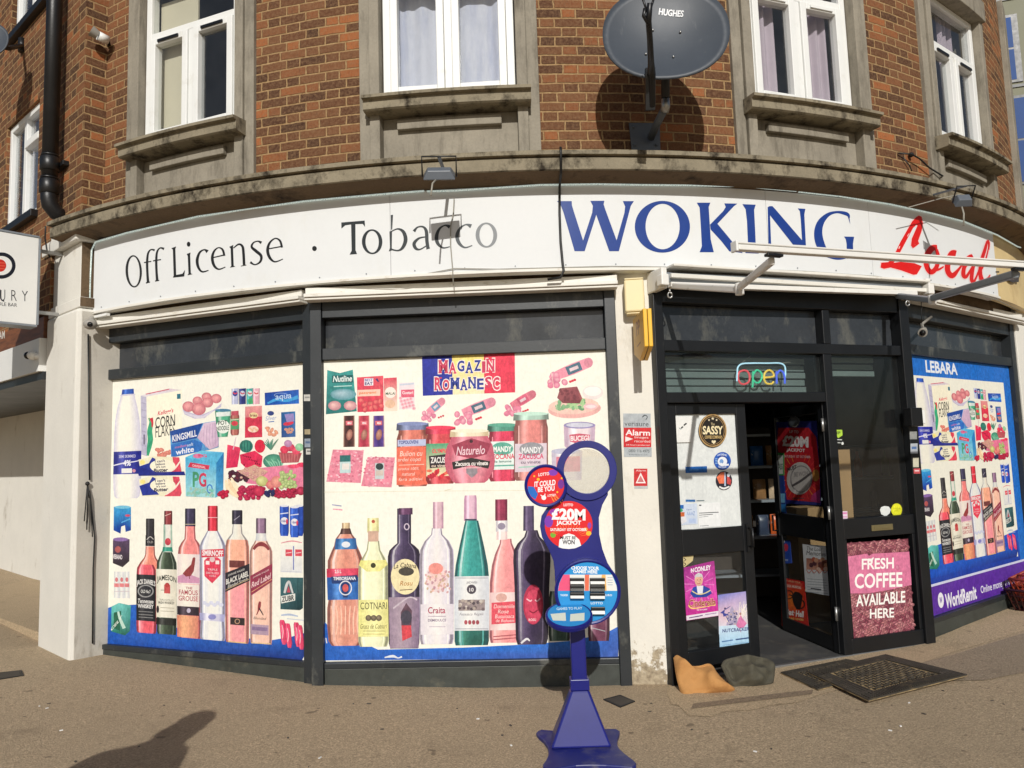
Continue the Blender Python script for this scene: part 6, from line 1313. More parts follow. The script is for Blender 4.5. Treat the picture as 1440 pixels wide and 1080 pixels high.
    bottle(a, 888, [(320, 26), (340, 28), (390, 50), (440, 64), (520, 74), (770, 76), (798, 70)], [(0, (200, 110, 120)), (.2, (250, 186, 180)), (.5, (240, 156, 156)), (.85, (236, 150, 154)), (1, (196, 104, 118))]); bottle(a, 867, [(138, 28), (236, 28)], cyls((110, 30, 60), (150, 50, 80))); bottle(a, 869, [(236, 27), (288, 27)], cyls((206, 200, 206), (236, 232, 232))); bottle(a, 870, [(286, 24), (324, 25)], cyls((226, 196, 196), (246, 226, 220))); a.ell(868, 262, 18, 16, (150, 140, 160), 12); bottle(a, 889, [(566, 74), (740, 75)], [(0, (226, 190, 190)), (.4, (248, 232, 226)), (1, (222, 190, 190))]); a.ell(868, 590, 26, 20, (216, 170, 160), 14); a.poly([(822, 614), (942, 606), (944, 706), (822, 714)], (226, 84, 100)); a.text('Domeniile', 880, 630, 96, 18, (250, 220, 216), .0, shear=.2); a.text('Rose', 876, 654, 50, 18, (250, 226, 220), .0, shear=.2); a.text('Busuioaca', 882, 676, 88, 18, (250, 220, 216), .0, shear=.2); a.text('de Bohotin', 884, 696, 84, 14, (250, 220, 216), .0, shear=.2)
    for yy in (770, 784): a.ribbon([(830, yy, 5), (950, yy - 10, 5)], (176, 90, 96))
    bottle(a, 1008, [(280, 26), (310, 36), (340, 66), (372, 84), (420, 86), (540, 80), (780, 74), (806, 66)], [(0, (40, 30, 56)), (.2, (100, 84, 120)), (.5, (56, 44, 74)), (.85, (46, 36, 60)), (1, (30, 22, 42))]); bottle(a, 993, [(168, 24), (282, 25)], cyls((56, 44, 76), (90, 74, 110))); a.ell(1014, 622, 46, 92, (176, 44, 76), 26); a.ell(1014, 632, 38, 80, (206, 66, 96), 24)
    a.ribbon([(984, 596, 5), (1000, 606, 7), (1008, 600, 4)], (244, 190, 200)); a.ribbon([(1022, 600, 4), (1032, 606, 7), (1046, 594, 5)], (244, 190, 200)); a.ribbon([(996, 650, 5), (1014, 660, 6), (1034, 648, 5)], (130, 24, 50)); a.text('ROSU', 1010, 692, 34, 12, (246, 210, 214), .02)
    a.ribbon([(330, 866, 5), (368, 860, 12), (392, 868, 5), (410, 862, 8)], (226, 230, 236)); a.ribbon([(958, 800, 8), (984, 780, 10), (998, 790, 5)], (228, 226, 230)); a.ribbon([(606, 98, 4), (640, 90, 3)], (226, 216, 190)); a.ribbon([(60, 776, 4), (64, 800, 5)], (230, 230, 230))
sl2 = lambda y: -.038 + (y - 501) * .000068
window_sheet(PW2, .004, L2 + .003, .207, 2.343, 'cream window poster headed MAGAZIN ROMANESC with jars and wine bottles in the middle shop window', sheet2, sl2)

# right window: the same grocery sheet, smaller, under a blue head and above a purple band
def corr(p, q): return PW1.sz(*p), PW3.sz(*q)
(ax_, az_), (bx_, bz_) = corr((179, 549), (1293, 533)); (cx_, cz_), (dx_, dz_) = corr((416, 912), (1426, 773))
KX = (dx_ - bx_) / (cx_ - ax_); KZ = (dz_ - bz_) / (cz_ - az_)
def map3(px, py, o):
    s, z = PW1.sz(px, py); return PW3.P(bx_ + (s - ax_) * KX, bz_ + (z - az_) * KZ, o)
def warm(c):
    m = (c[0] + c[1] + c[2]) / 3; k = 1.18
    return tuple(max(0, min(255, m + (q - m) * k)) for q in c)
z_top = PW3.sz(1345, 533)[1]; z_pur = PW3.sz(1309, 826)[1]
a = Art(PW3); a.tone = warm
a.slab([PW3.P(.006, .207), PW3.P(L3_ + .003, .207), PW3.P(L3_ + .003, 2.343), PW3.P(.006, 2.343)], .006, (36, 110, 190))
a.mapf = lambda x, y, o: PW3.P(x, y, o); a.zoom(0, 0, 1)
ztop, zb3 = PW3.sz(1290, 528)[1], PW3.sz(1308, 826)[1]
a.poly([(.03, zb3 + .02), (L3_ - .16, zb3 + .02), (L3_ - .16, ztop), (.03, ztop)], CRM)
a.gpoly([(.03, zb3 + .02), (L3_ - .16, zb3 + .02), (L3_ - .16, zb3 + .31), (1.2, zb3 + .24), (.6, zb3 + .16), (.3, zb3 + .24), (.03, zb3 + .30)], [(20, 60, 150)] * 2 + [(30, 90, 186)] * 5); a.mapf = map3; a.base = 4; a.slope = lambda y: sl1(a.oy + y / a.k)
groceries(a); drinks(a)
a.mapf = lambda x, y, o: PW3.P(x, y, o); a.zoom(0, 0, 1); a.slope = lambda y: 0
a.poly([(.007, .208), (L3_ + .002, .208), (L3_ + .002, zb3), (.007, zb3)], (92, 50, 150)); a.poly([(.007, zb3), (L3_, zb3), (L3_, zb3 + .02), (.007, zb3 + .02)], (214, 216, 236))
def t3(t, px0, px1, py, h, c, bold):   # text across the flat panel between two measured points
    s0 = PW3.sz(px0, py)[0]; s1 = PW3.sz(px1, py)[0]; z = PW3.sz((px0 + px1) / 2, py)[1]
    vs, fs, asp = textmesh(t, bold); a.raw([(s0 + (s1 - s0) * x, z + (y - .5) * h) for x, y in vs], fs, [c] * len(vs))
s_a, s_b = PW3.sz(1301, 510)[0], PW3.sz(1346, 518)[0]
vs, fs, _ = textmesh('LEBARA', .03); a.raw([(s_a + (s_b - s_a) * x, PW3.sz(1322, 517)[1] + (y - .5) * .105) for x, y in vs], fs, [(238, 242, 248)] * len(vs))
vs, fs, _ = textmesh('WorldRemit', .03); zz = PW3.sz(1352, 839)[1]; s_a, s_b = PW3.sz(1329, 842)[0], PW3.sz(1373, 832)[0]; a.raw([(s_a + (s_b - s_a) * x, zz + (y - .5) * .12) for x, y in vs], fs, [(244, 242, 248)] * len(vs))
vs, fs, _ = textmesh('Online money transfer', .012); zz = PW3.sz(1405, 823)[1]; s_a, s_b = PW3.sz(1379, 830)[0], PW3.sz(1430, 816)[0]; a.raw([(s_a + (s_b - s_a) * x, zz + (y - .5) * .085) for x, y in vs], fs, [(236, 232, 246)] * len(vs))
sx, sz_ = PW3.sz(1323, 844); a.ell(sx, sz_, .052, .062, (244, 242, 248), 20); 
vs, fs, _ = textmesh('W', .03); a.raw([(sx + (x - .5) * .05, sz_ + (y - .5) * .05) for x, y in vs], fs, [(92, 50, 150)] * len(vs))
tag(a.build('window_poster', M['print']), 'smaller grocery window poster with blue LEBARA heading and purple band in the right shop window', 'window poster')
# ------------------------------------------------------------------ lottery play stand
SP = at_z(818, 1046, .03); SY = 4.235
FS = Flat((0, SY, 0), (0, -1, 0))
st = thing('lottery_stand', 'blue lottery play stand with round red signs standing on the pavement by the door', 'display stand', (SP.x, SP.y, gz(SP.x)))
m = MB(); g0 = gz(SP.x)
zp = lambda pts: [(lambda q: Vector((q.x, q.y, g0 + .022)))(at_z(740 + x / 8, 960 + y / 8, g0 + .022)) for x, y in pts]
outl = [(112, 562), (130, 540), (170, 524), (250, 532), (340, 536), (830, 520), (930, 516), (1010, 516), (1052, 540), (1046, 575), (1026, 630), (1024, 690), (1050, 740), (1110, 795), (1200, 862), (1238, 900), (1232, 925), (1190, 946), (1090, 938), (900, 924), (720, 920), (560, 926), (440, 944), (330, 962), (240, 965), (192, 940), (186, 915), (220, 870), (248, 810), (250, 760), (236, 705), (190, 640), (140, 598)]
m.prism(zp(outl), (0, 0, 1), .024); m.build('base_plate', M['bluebase'], st, .006)
m = MB(); hw, hd, ht = .165, .17, .30
b = [Vector((SP.x + x, SP.y + y, g0 + .0225)) for x, y in ((-.175, -.10), (.155, -.10), (.13, .12), (-.16, .12))]; t = [Vector((SP.x + x + .005, SP.y + y, g0 + ht)) for x, y in ((-.055, -.035), (.045, -.035), (.045, .04), (-.055, .04))]
m.hexa(b + t); m.build('shroud', M['blue'], st, .012)
px0 = FS.pt(803.5, 930).x; px1 = FS.pt(824, 930).x; cxp = (px0 + px1) / 2
m = MB(); m.hexa([Vector((cxp + a * .041 + (SP.x - cxp) * k, y, z)) for z, k in ((g0 + ht - .02, .25), (1.0, 0)) for a, y in ((-1, SP.y - .03), (1, SP.y - .03), (1, SP.y + .03), (-1, SP.y + .03))]); m.build('pole', M['blue'], st, .006)
m = MB(); m.hexa([Vector((cxp + (SP.x - cxp) * .3 + a * .052, SP.y + y, z)) for z in (g0 + ht + .001, g0 + ht + .06) for a, y in ((-1, -.04), (1, -.04), (1, .04), (-1, .04))]); m.build('collar', M['blue'], st, .004)
Zs = lambda x, y: (720 + x / 3.6, 600 + y / 3.6)
def circ(cx, cy, r, n=40, a0=0, a1=360): return [(cx + r * math.cos(R(a0 + (a1 - a0) * i / (n if abs(a1 - a0) == 360 else n - 1))), cy + r * math.sin(R(a0 + (a1 - a0) * i / (n if abs(a1 - a0) == 360 else n - 1)))) for i in range(n)]
# one moulded board: ring on top, waist, round lower panel
m = MB()
def annulus(cx, cy, r0, r1, o0, o1, n=48):
    vs = []
    for o in (o0, o1):
        for r_ in (r0, r1): vs += [FS.pt(*Zs(*p), 0) + Vector((0, -o, 0)) for p in circ(cx, cy, r_, n)]
    fs = []
    A = lambda k, i: k * n + i % n
    for i in range(n):
        fs += [(A(0, i), A(0, i + 1), A(1, i + 1), A(1, i)), (A(2, i), A(2, i + 1), A(3, i + 1), A(3, i)), (A(0, i), A(0, i + 1), A(2, i + 1), A(2, i)), (A(1, i), A(1, i + 1), A(3, i + 1), A(3, i))]
    m.add(vs, fs)
annulus(378, 222, 116, 152, -.022, .012)
plate = circ(378, 222, 151, 22, 42, 138); plate = plate[::-1]       # runs along the lower edge of the ring
left = [(268, 330), (236, 362), (178, 410), (150, 452), (142, 505), (152, 560), (184, 618), (210, 680), (216, 730)]
low = [(219, 790), (217, 830)] + circ(380, 830, 163, 40, 180, -2)
right = [(520, 745), (484, 690), (458, 620), (442, 545), (440, 460), (458, 395), (486, 345)]
body = left + low[::1] + right + circ(378, 222, 152, 16, 45, 135)
m.prism([FS.pt(*Zs(*p)) for p in body], (0, -1, 0), .022)
m.build('board', M['blue'], st, .005)
m = MB(); m.prism([FS.pt(*Zs(*p), -.004) for p in circ(378, 230, 117, 40)], (0, -1, 0), .003); m.build('clear_disc', M['milky'], st)
def rimdisc(name, cx, cy, r, o, t=.03, rim=8):
    m = MB(); k = circ(cx, cy, r, 44); n = 44
    P0 = [FS.pt(*Zs(*p)) + Vector((0, -o + t, 0)) for p in k]; P1 = [FS.pt(*Zs(*p)) + Vector((0, -o, 0)) for p in k]
    P2 = [FS.pt(*Zs(*p)) + Vector((0, -o - .004, 0)) for p in circ(cx, cy, r - rim * .45, 44)]; P3 = [FS.pt(*Zs(*p)) + Vector((0, -o, 0)) for p in circ(cx, cy, r - rim, 44)]; P4 = [FS.pt(*Zs(*p)) + Vector((0, -o + .006, 0)) for p in circ(cx, cy, r - rim - 2, 44)]
    m.add(P0 + P1 + P2 + P3 + P4, [(a * n + i, a * n + (i + 1) % n, (a + 1) * n + (i + 1) % n, (a + 1) * n + i) for a in range(4) for i in range(n)] + [tuple(range(4 * n, 5 * n)), tuple(reversed(range(n)))])
    return m.build(name, M['blue'], st)
sd = rimdisc('round_sign', 170, 298, 108, .035, .034, 14)
a = Art(FS, lift=.0300); a.zoom(720, 600, 3.6)
RDD = (226, 40, 46); r = random.Random(11)
a.ell(170, 298, 94, 94, RDD, 36)
a.poly([(80, 300), (110, 304), (130, 340), (118, 368), (96, 352), (80, 326)], (40, 110, 200)); a.ell(206, 232, 24, 16, (130, 60, 180), 12); a.ell(246, 290, 16, 24, (120, 50, 150), 12)
for x, y, q in ((132, 266, 8), (250, 260, 5), (228, 330, 5), (112, 250, 5)): a.ell(x, y, q, q, (246, 190, 50), 8)
for i in range(9): a.ribbon([(190 + 6 * i % 40, 340 + (i * 13) % 30, 3), (206 + 7 * i % 50, 366 + (i * 11) % 24, 2)], (246, 150, 60))
a.text('LOTTO', 160, 240, 54, 16, (250, 240, 240), .03, rot=-.12); a.text('IT COULD', 166, 286, 106, 28, (252, 246, 246), .035, rot=-.1); a.text('BE YOU', 172, 314, 84, 26, (252, 246, 246), .035, rot=-.1)
a.ell(160, 358, 12, 12, (250, 244, 244), 12); a.ribbon([(152, 352, 5), (144, 344, 4)], (250, 244, 244)); a.ribbon([(164, 352, 5), (166, 338, 4)], (250, 244, 244)); a.text('LOTTERY', 200, 346, 42, 12, (250, 240, 240), .02, rot=-.1)
a.build('printed_face', M['paint'], sd)
a = Art(FS, lift=.0012); a.zoom(720, 600, 3.6)
a.ell(287, 497, 121, 121, RDD, 44); a.ell(186, 480, 22, 30, (130, 60, 180), 14); a.ell(212, 432, 22, 16, (150, 60, 170), 12); a.ell(208, 548, 14, 14, (120, 180, 60), 12); a.ell(388, 540, 14, 12, (240, 190, 60), 12); a.ell(372, 520, 12, 10, (240, 150, 40), 10); a.ell(392, 500, 10, 16, (150, 70, 170), 10)
for i in range(16): q = R(200 + i * 10); a.ribbon([(287 + 60 * math.cos(q), 560 + 40 * math.sin(q), 2), (287 + 112 * math.cos(q) * .8, 560 + 100 * math.sin(q) * .7, 5)], (246, 110, 50))
a.poly([(236, 610), (240, 572), (262, 548), (287, 540), (314, 548), (340, 572), (350, 602), (320, 615), (287, 619), (256, 616)], (246, 246, 246))
a.text('LOTTO', 285, 396, 48, 14, (250, 240, 240), .03, rot=0); a.text('£20M', 286, 444, 172, 60, (252, 248, 248), .05, rot=.03); a.text('JACKPOT', 287, 489, 126, 28, (252, 246, 246), .04, rot=.0); a.text('SATURDAY 1ST OCTOBER', 286, 521, 184, 15, (252, 240, 240), .035, rot=0); a.text('MUST BE', 284, 562, 80, 16, (40, 40, 48), .02, rot=0); a.text('WON', 286, 584, 62, 24, (40, 40, 48), .03, rot=0)
a.build('printed_face', M['paint'], st)
ld = rimdisc('round_panel', 380, 832, 166, .035, .034, 15)
a = Art(FS, lift=.0300); a.zoom(720, 600, 3.6)
SB = (44, 150, 218)
a.ell(380, 832, 150, 150, SB, 48)
a.poly([(258, 745), (502, 745), (525, 800), (528, 826), (232, 826), (236, 800)], (238, 238, 232)); a.poly([(258, 745), (290, 745), (296, 826), (232, 826), (238, 790)], (236, 90, 130)); a.poly([(452, 745), (470, 745), (476, 826), (440, 826)], (244, 190, 110)); a.poly([(366, 745), (388, 745), (386, 826), (366, 826)], (240, 120, 90))
a.text('CHOOSE YOUR', 368, 712, 140, 18, (246, 250, 252), .04, rot=.02); a.text('GAMES HERE', 368, 730, 122, 17, (246, 250, 252), .04, rot=.02)
for x, t_ in ((262, 'THUNDER'), (484, 'EURO')): a.text(t_, x, 848, 38, 10, (240, 246, 250), .02, rot=0)
for yy in (760, 772, 784, 796): a.ribbon([(480, yy, 3), (506, yy, 3)], (150, 170, 190))
a.text('LOTTO', 426, 888, 60, 12, (230, 244, 252), .02, rot=0)
a.build('printed_face', M['paint'], ld)
# playslip slots
def slot(x0, x1, y0, y1, n):
    for i in range(n):
        ya = y0 + (y1 - y0) * i / n; yb = y0 + (y1 - y0) * (i + .82) / n
        m = MB(); P = [FS.pt(*Zs(x, y)) for x, y in ((x0, ya), (x1, ya), (x1, yb), (x0, yb))]
        m.prism([p + Vector((0, -.050, 0)) for p in P], (0, -1, 0), .018); s = m.build('slip_holder', M['black'], ld, .003)
        m = MB(); q = [FS.pt(*Zs(x, y)) + Vector((0, -.064 if k < 2 else -.053, 0)) for k, (x, y) in enumerate(((x0 + 2, yb - 3), (x1 - 2, yb - 3), (x1 - 2, (ya + yb) / 2), (x0 + 2, (ya + yb) / 2)))]
        m.prism(q, (0, -1, 0), .003); m.build('playslip', M['whiteplastic'] if i != 1 else M['clear'], s)
slot(290, 362, 760, 868, 3); slot(390, 466, 760, 870, 3); slot(396, 466, 905, 948, 1)
# oval writing tray
tc = FS.pt(798.3, 861) + Vector((0, -.10, 0)); nn = Vector((0, -.42, .91)).normalized(); vv = Vector((0, .91, .42)).normalized()
rx = .128; ry = .118
m = MB(); ov = [tc + Vector((rx * math.cos(R(i * 8)), 0, 0)) + vv * (ry * math.sin(R(i * 8))) for i in range(45)]
m.prism([p + nn * .012 for p in ov], nn, .03); tr = m.build('tray', M['blue'], st, .006)
m = MB(); m.bar(tc + vv * ry * .5 - nn * .02, tc + vv * (ry * .5) - nn * .02 + Vector((0, .12, -.02)), .05, .02); m.build('tray_bracket', M['blue'], tr)
a = Art(Flat(tc + nn * .0125, nn), lift=0.0); a.mapf = lambda x, y, o: tc + nn * (.0125 + o) + Vector((x * rx, 0, 0)) + vv * (-y * ry)
a.zoom(0, 0, 1); a.ell(0, 0, .9, .88, (40, 140, 206), 36); a.poly([(-.78, -.05), (-.14, -.12), (-.16, .48), (-.70, .42)], (214, 222, 206)); a.poly([(.06, 0), (.66, -.06), (.6, .5), (.0, .52)], (214, 222, 206)); a.text('GAMES TO PLAY', .05, -.42, 1.1, .2, (200, 226, 244), .03, rot=0); a.build('printed_face', M['paint'], tr)

# ------------------------------------------------------------------ folding awning frame without its cloth
aw = thing('awning', 'bare folding awning frame with white front bar reaching out over the shop door', 'awning', tuple(PD.P(1.1, 2.7, .1)))
t0_, t1_ = PD.at(930, 391, .13), PD.at(1290, 405, .13)
m = MB(); m.tube([t0_, t1_], .042, 16); m.build('roller_tube', M['greyalu'], aw)
m = MB(); q0, q1 = PD.at(940, 401, .15), PD.at(1284, 413, .15); m.bar(q0 + Vector((0, -.03, -.005)), q1 + Vector((0, -.03, -.005)), .05, .035); m.build('torsion_bar', M['alu'], aw, .004)
m = MB(); m.pbox(PD, -.02, 2.36, 2.805, 2.835, .012, .20); m.build('weather_board', M['woodwhite'], aw, .004)
m = MB(); m.pbox(PD, -.01, 2.34, 2.882, 2.9, .02, .22); m.build('cover_board', M['woodwhite'], aw, .004)
for nm, q in (('end_bracket', PD.at(924, 395, .09)), ('end_bracket', PD.at(1292, 408, .09))):
    m = MB(); m.box(q, (.045, .2, .15), R(20)); m.box(q + Vector((.02, -.10, -.02)), (.06, .07, .08), R(20)); m.build(nm, M['alu'], aw, .008)
for q in (PD.at(942, 412, .2), PD.at(1276, 424, .2)):
    m = MB(); m.tube([q + Vector((.015 * math.cos(i * .7), 0, -.015 - .02 * math.sin(i * .7))) for i in range(10)], .006, 6); m.tube([q + Vector((0, 0, .03)), q], .007, 6); m.build('crank_eye', M['galv'], aw)
BL0 = Vector((1.046, 3.348, 2.526)); bd_ = Vector((.942, .335, .010)).normalized(); BL1 = BL0 + bd_ * 2.35
m = MB(); m.bar(BL0 + Vector((0, 0, -.005)), BL1 + Vector((0, 0, -.005)), .04, .026); m.bar(BL0 + Vector((0, -.005, .0155)), BL1 + Vector((0, -.005, .0155)), .03, .009); m.build('front_bar', M['alu'], aw, .006)
m = MB(); m.bar(BL0 + bd_ * -.014, BL0 + bd_ * -.001, .046, .05); m.build('end_cap', M['whiteplastic'], aw, .004)
eL = Vector((1.332, 4.247, 2.522)); fL = Vector((1.239, 3.44, 2.478)); bL = PD.at(944, 402, .16)
eR = Vector((3.032, 5.281, 2.625)); fR = BL0 + bd_ * 1.80 + Vector((0, .02, -.045)); bR = PD.at(1262, 416, .17)
def arm(a_, b_, w, name, mat):
    m = MB(); m.bar(a_, b_, w, w * 1.25); return m.build(name, mat, aw, .008)
arm(bL, eL, .034, 'arm', M['alu']); arm(eL + Vector((0, 0, .012)), fL, .03, 'forearm', M['alu']); arm(bR, eR, .036, 'arm', M['greyalu']); arm(eR + Vector((0, 0, .012)), fR, .036, 'forearm', M['greyalu'])
for q in (eL, eR): m = MB(); m.tube([q + Vector((0, 0, -.032)), q + Vector((0, 0, .036))], .026, 12); m.build('elbow', M['alu'], aw, .004)
for q in (fL, fR): m = MB(); m.box(q + Vector((0, -.03, .018)), (.09, .03, .014), R(20)); m.build('bar_foot', M['black'], aw, .004)

# ------------------------------------------------------------------ neon sign behind the door light
def neonm(name, c, e):
    m, n, p = newmat(name); p.inputs['Base Color'].default_value = (*L3(c), 1); p.inputs['Roughness'].default_value = .25
    tcx = nd(n, 'ShaderNodeTexCoord').outputs['Object']; k = ramp(n, noise(n, tcx, 9, 2), [(.3, tuple(q * .8 for q in L3(c))), (.7, L3(c))]); n.links.new(k.outputs[0], p.inputs['Emission Color']); p.inputs['Emission Strength'].default_value = e; return m
nz = lambda x, y, o=-.06: PD.pt(860 + x / 3.4286, 360 + y / 3.4286, 0) + PD.n * o
ns = thing('neon_sign', 'neon open sign in red, green, yellow and blue letters over the door', 'neon sign', tuple(nz(745, 620)))
def neon(pts, c, name='tube', e=.75, rad=.0075):
    p = catmull([(x, y, 0) for x, y in pts], 6); m = MB(); m.tube([nz(x, y) for x, y, _ in p], rad, 7); m.build(name, neonm('neon_' + str(c[0]), c, e), ns)
neon([(628, 600), (630, 556), (634, 530), (654, 515), (700, 512), (780, 512), (836, 512), (860, 526), (864, 560), (862, 580)], (190, 232, 250), 'border_tube', .8, .006)
neon([(662, 546), (640, 556), (634, 582), (644, 608), (664, 614), (686, 602), (690, 576), (680, 552), (662, 546)], (230, 84, 92), 'letter_tube')
neon([(706, 552), (706, 590), (704, 630)], (70, 200, 150), 'letter_tube'); neon([(708, 566), (724, 546), (744, 556), (750, 580), (738, 604), (720, 606), (708, 594)], (70, 200, 150), 'letter_tube')
neon([(764, 582), (806, 576), (800, 554), (782, 546), (764, 560), (760, 588), (772, 610), (796, 612), (806, 602)], (240, 200, 80), 'letter_tube')
neon([(822, 612), (821, 580), (820, 552)], (84, 110, 240), 'letter_tube'); neon([(822, 566), (836, 548), (852, 556), (860, 580), (861, 612)], (84, 110, 240), 'letter_tube')
m = MB(); m.tube([nz(650, 512), nz(690, 478, -.05)], .003, 5); m.tube([nz(845, 512), nz(885, 508, -.05)], .003, 5); m.build('wire', M['cablegrey'], ns)

# ------------------------------------------------------------------ papers on the left door
DZ = (920, 560, 4.5)
def zq(z, pts): return [(z[0] + x / z[2], z[1] + y / z[2]) for x, y in pts]
def pap(name, z, pts, surf, o, label, cat, draw=None, base=(236, 238, 234), group=None, t=.001):
    P = [surf.pt(x, y, o) for x, y in zq(z, pts)]
    a = Art(surf, lift=o); a.slab(P, t, base); a.zoom(*z)
    if draw: draw(a)
    return tag(a.build(name, M['print']), label, cat, group)
def rnd_pts(cx, cy, rx, ry, n=32): return [(cx + rx * math.cos(2 * math.pi * i / n), cy + ry * math.sin(2 * math.pi * i / n)) for i in range(n)]
OD = -.0185
pap('paper_sheet', DZ, [(112, 106), (522, 96), (562, 818), (150, 834)], PDL, OD, 'large white paper sheet covering the upper glass of the left door', 'paper', None, (226, 230, 228))
def dcard(a): a.ribbon([(160, 186, 4), (172, 194, 6), (186, 178, 4)], (150, 160, 160)); a.ribbon([(174, 188, 9), (186, 180, 9)], (30, 34, 36)); a.ribbon([(190, 172, 9), (208, 158, 9)], (30, 34, 36))
pap('card', DZ, [(132, 116), (238, 114), (240, 278), (140, 280)], PDL, OD + .012, 'small white card in the top left corner of the left door glass', 'paper', dcard, (240, 240, 236), None, .004)
def dsassy(a):
    a.ring(374, 204, 88, 104, 374, 204, 80, 96, (186, 150, 96)); a.ring(374, 204, 74, 90, 374, 204, 71, 87, (186, 150, 96))
    for x, y, q in ((350, 138, 8), (374, 128, 11), (398, 138, 8)): a.poly([(x + q * (1 if k % 2 == 0 else .45) * math.sin(R(36 * k)), y - q * (1 if k % 2 == 0 else .45) * math.cos(R(36 * k))) for k in range(10)], (240, 226, 190))
    a.text('The', 374, 163, 24, 16, (226, 206, 160), 0, rot=0); a.text('SASSY', 374, 202, 128, 54, (246, 230, 186), .03, rot=0); a.text('COFFEE COMPANY', 378, 246, 110, 20, (206, 176, 116), .03, rot=0); a.poly([(380, 290), (366, 276), (368, 267), (376, 266), (380, 271), (385, 266), (392, 268), (393, 277)], (244, 230, 190))
pap('round_badge', DZ, rnd_pts(374, 205, 88, 105), PDL, OD + .012, 'black and gold round coffee badge on the left door glass', 'badge', dsassy, (34, 30, 28), None, .006)
def dblue(a):
    a.ring(440, 397, 52, 55, 440, 397, 34, 36, (38, 92, 186)); a.ell(440, 400, 30, 30, (236, 240, 246), 20); a.ell(434, 400, 13, 15, (120, 160, 214), 14); a.ribbon([(428, 410, 8), (448, 422, 10), (480, 420, 12)], (236, 240, 246)); a.text('HYGIENE', 438, 356, 58, 12, (226, 234, 246), .02, rot=0, arc=.5); a.text('RATING', 440, 438, 48, 12, (226, 234, 246), .02, rot=0, arc=-.5)
    for i in range(4): a.ribbon([(394, 384 + i * 10, 4), (410, 382 + i * 10, 4)], (150, 190, 236))
pap('round_sticker', DZ, rnd_pts(440, 397, 54, 57), PDL, OD + .003, 'blue and white round sticker under the coffee badge', 'sticker', dblue, (30, 62, 150))
def dor(a):
    a.poly([(404, 500), (430, 470), (456, 468), (450, 540), (420, 540)], (232, 120, 84)); a.poly([(452, 470), (460, 470), (462, 556), (452, 556)], (190, 206, 230)); a.poly([(470, 480), (496, 520), (492, 550), (468, 540)], (206, 80, 80)); a.ell(478, 486, 10, 12, (220, 226, 236), 10); a.ribbon([(420, 560, 9), (450, 572, 12), (484, 558, 9)], (238, 238, 236))
pap('round_sticker', DZ, rnd_pts(450, 522, 52, 60), PDL, OD + .003, 'round orange and black picture sticker below the blue sticker', 'sticker', dor, (44, 40, 52))
pap('notice_strip', DZ, [(206, 434), (342, 430), (344, 470), (207, 474)], PDL, OD + .003, 'short plain blue strip on the left door glass', 'sticker', lambda a: a.text('Scan to order', 262, 452, 60, 11, (90, 150, 214), 0, rot=-.02), (32, 98, 176))
def dleaf(a):
    a.rect(208, 642, 268, 656, (40, 110, 180)); a.ribbon([(276, 650, 6), (326, 648, 6)], (90, 110, 120))
pap('notice', DZ, [(206, 480), (342, 476), (346, 654), (210, 660)], PDL, OD + .002, 'pale notice with a blue foot line beside the round stickers', 'paper', dleaf, (222, 226, 224))
def dl2(a):
    a.rect(160, 676, 194, 700, (30, 100, 176)); a.ell(172, 710, 18, 12, (60, 160, 110), 12); a.rect(164, 722, 200, 752, (206, 106, 60)); a.poly([(168, 752), (208, 748), (214, 780), (180, 800)], (226, 226, 230)); a.text('Open', 228, 706, 34, 12, (70, 100, 170), 0, rot=-.04); a.text('AAAZ', 240, 730, 52, 24, (120, 150, 206), 0, rot=-.04); a.rect(226, 762, 272, 790, (186, 204, 236))
pap('leaflet', DZ, [(152, 676), (278, 666), (284, 796), (160, 806)], PDL, OD + .003, 'pale blue leaflet low on the left door glass', 'leaflet', dl2, (206, 218, 236))
def dl3(a):
    a.rect(292, 674, 306, 682, (60, 64, 80))
    for i, (x1, q) in enumerate(((415, 5), (380, 4), (350, 3))): a.ribbon([(292, 728 + i * 13, q), (x1, 722 + i * 13, q)], (70, 74, 80) if i < 2 else (140, 144, 150))
    a.ribbon([(296, 810, 3), (352, 806, 3)], (120, 124, 130))
pap('letter', DZ, [(286, 668), (424, 658), (430, 812), (288, 822)], PDL, OD + .004, 'white typed letter beside the blue leaflet on the left door', 'paper', dl3, (238, 240, 240))
DB = (930, 740, 4.0)
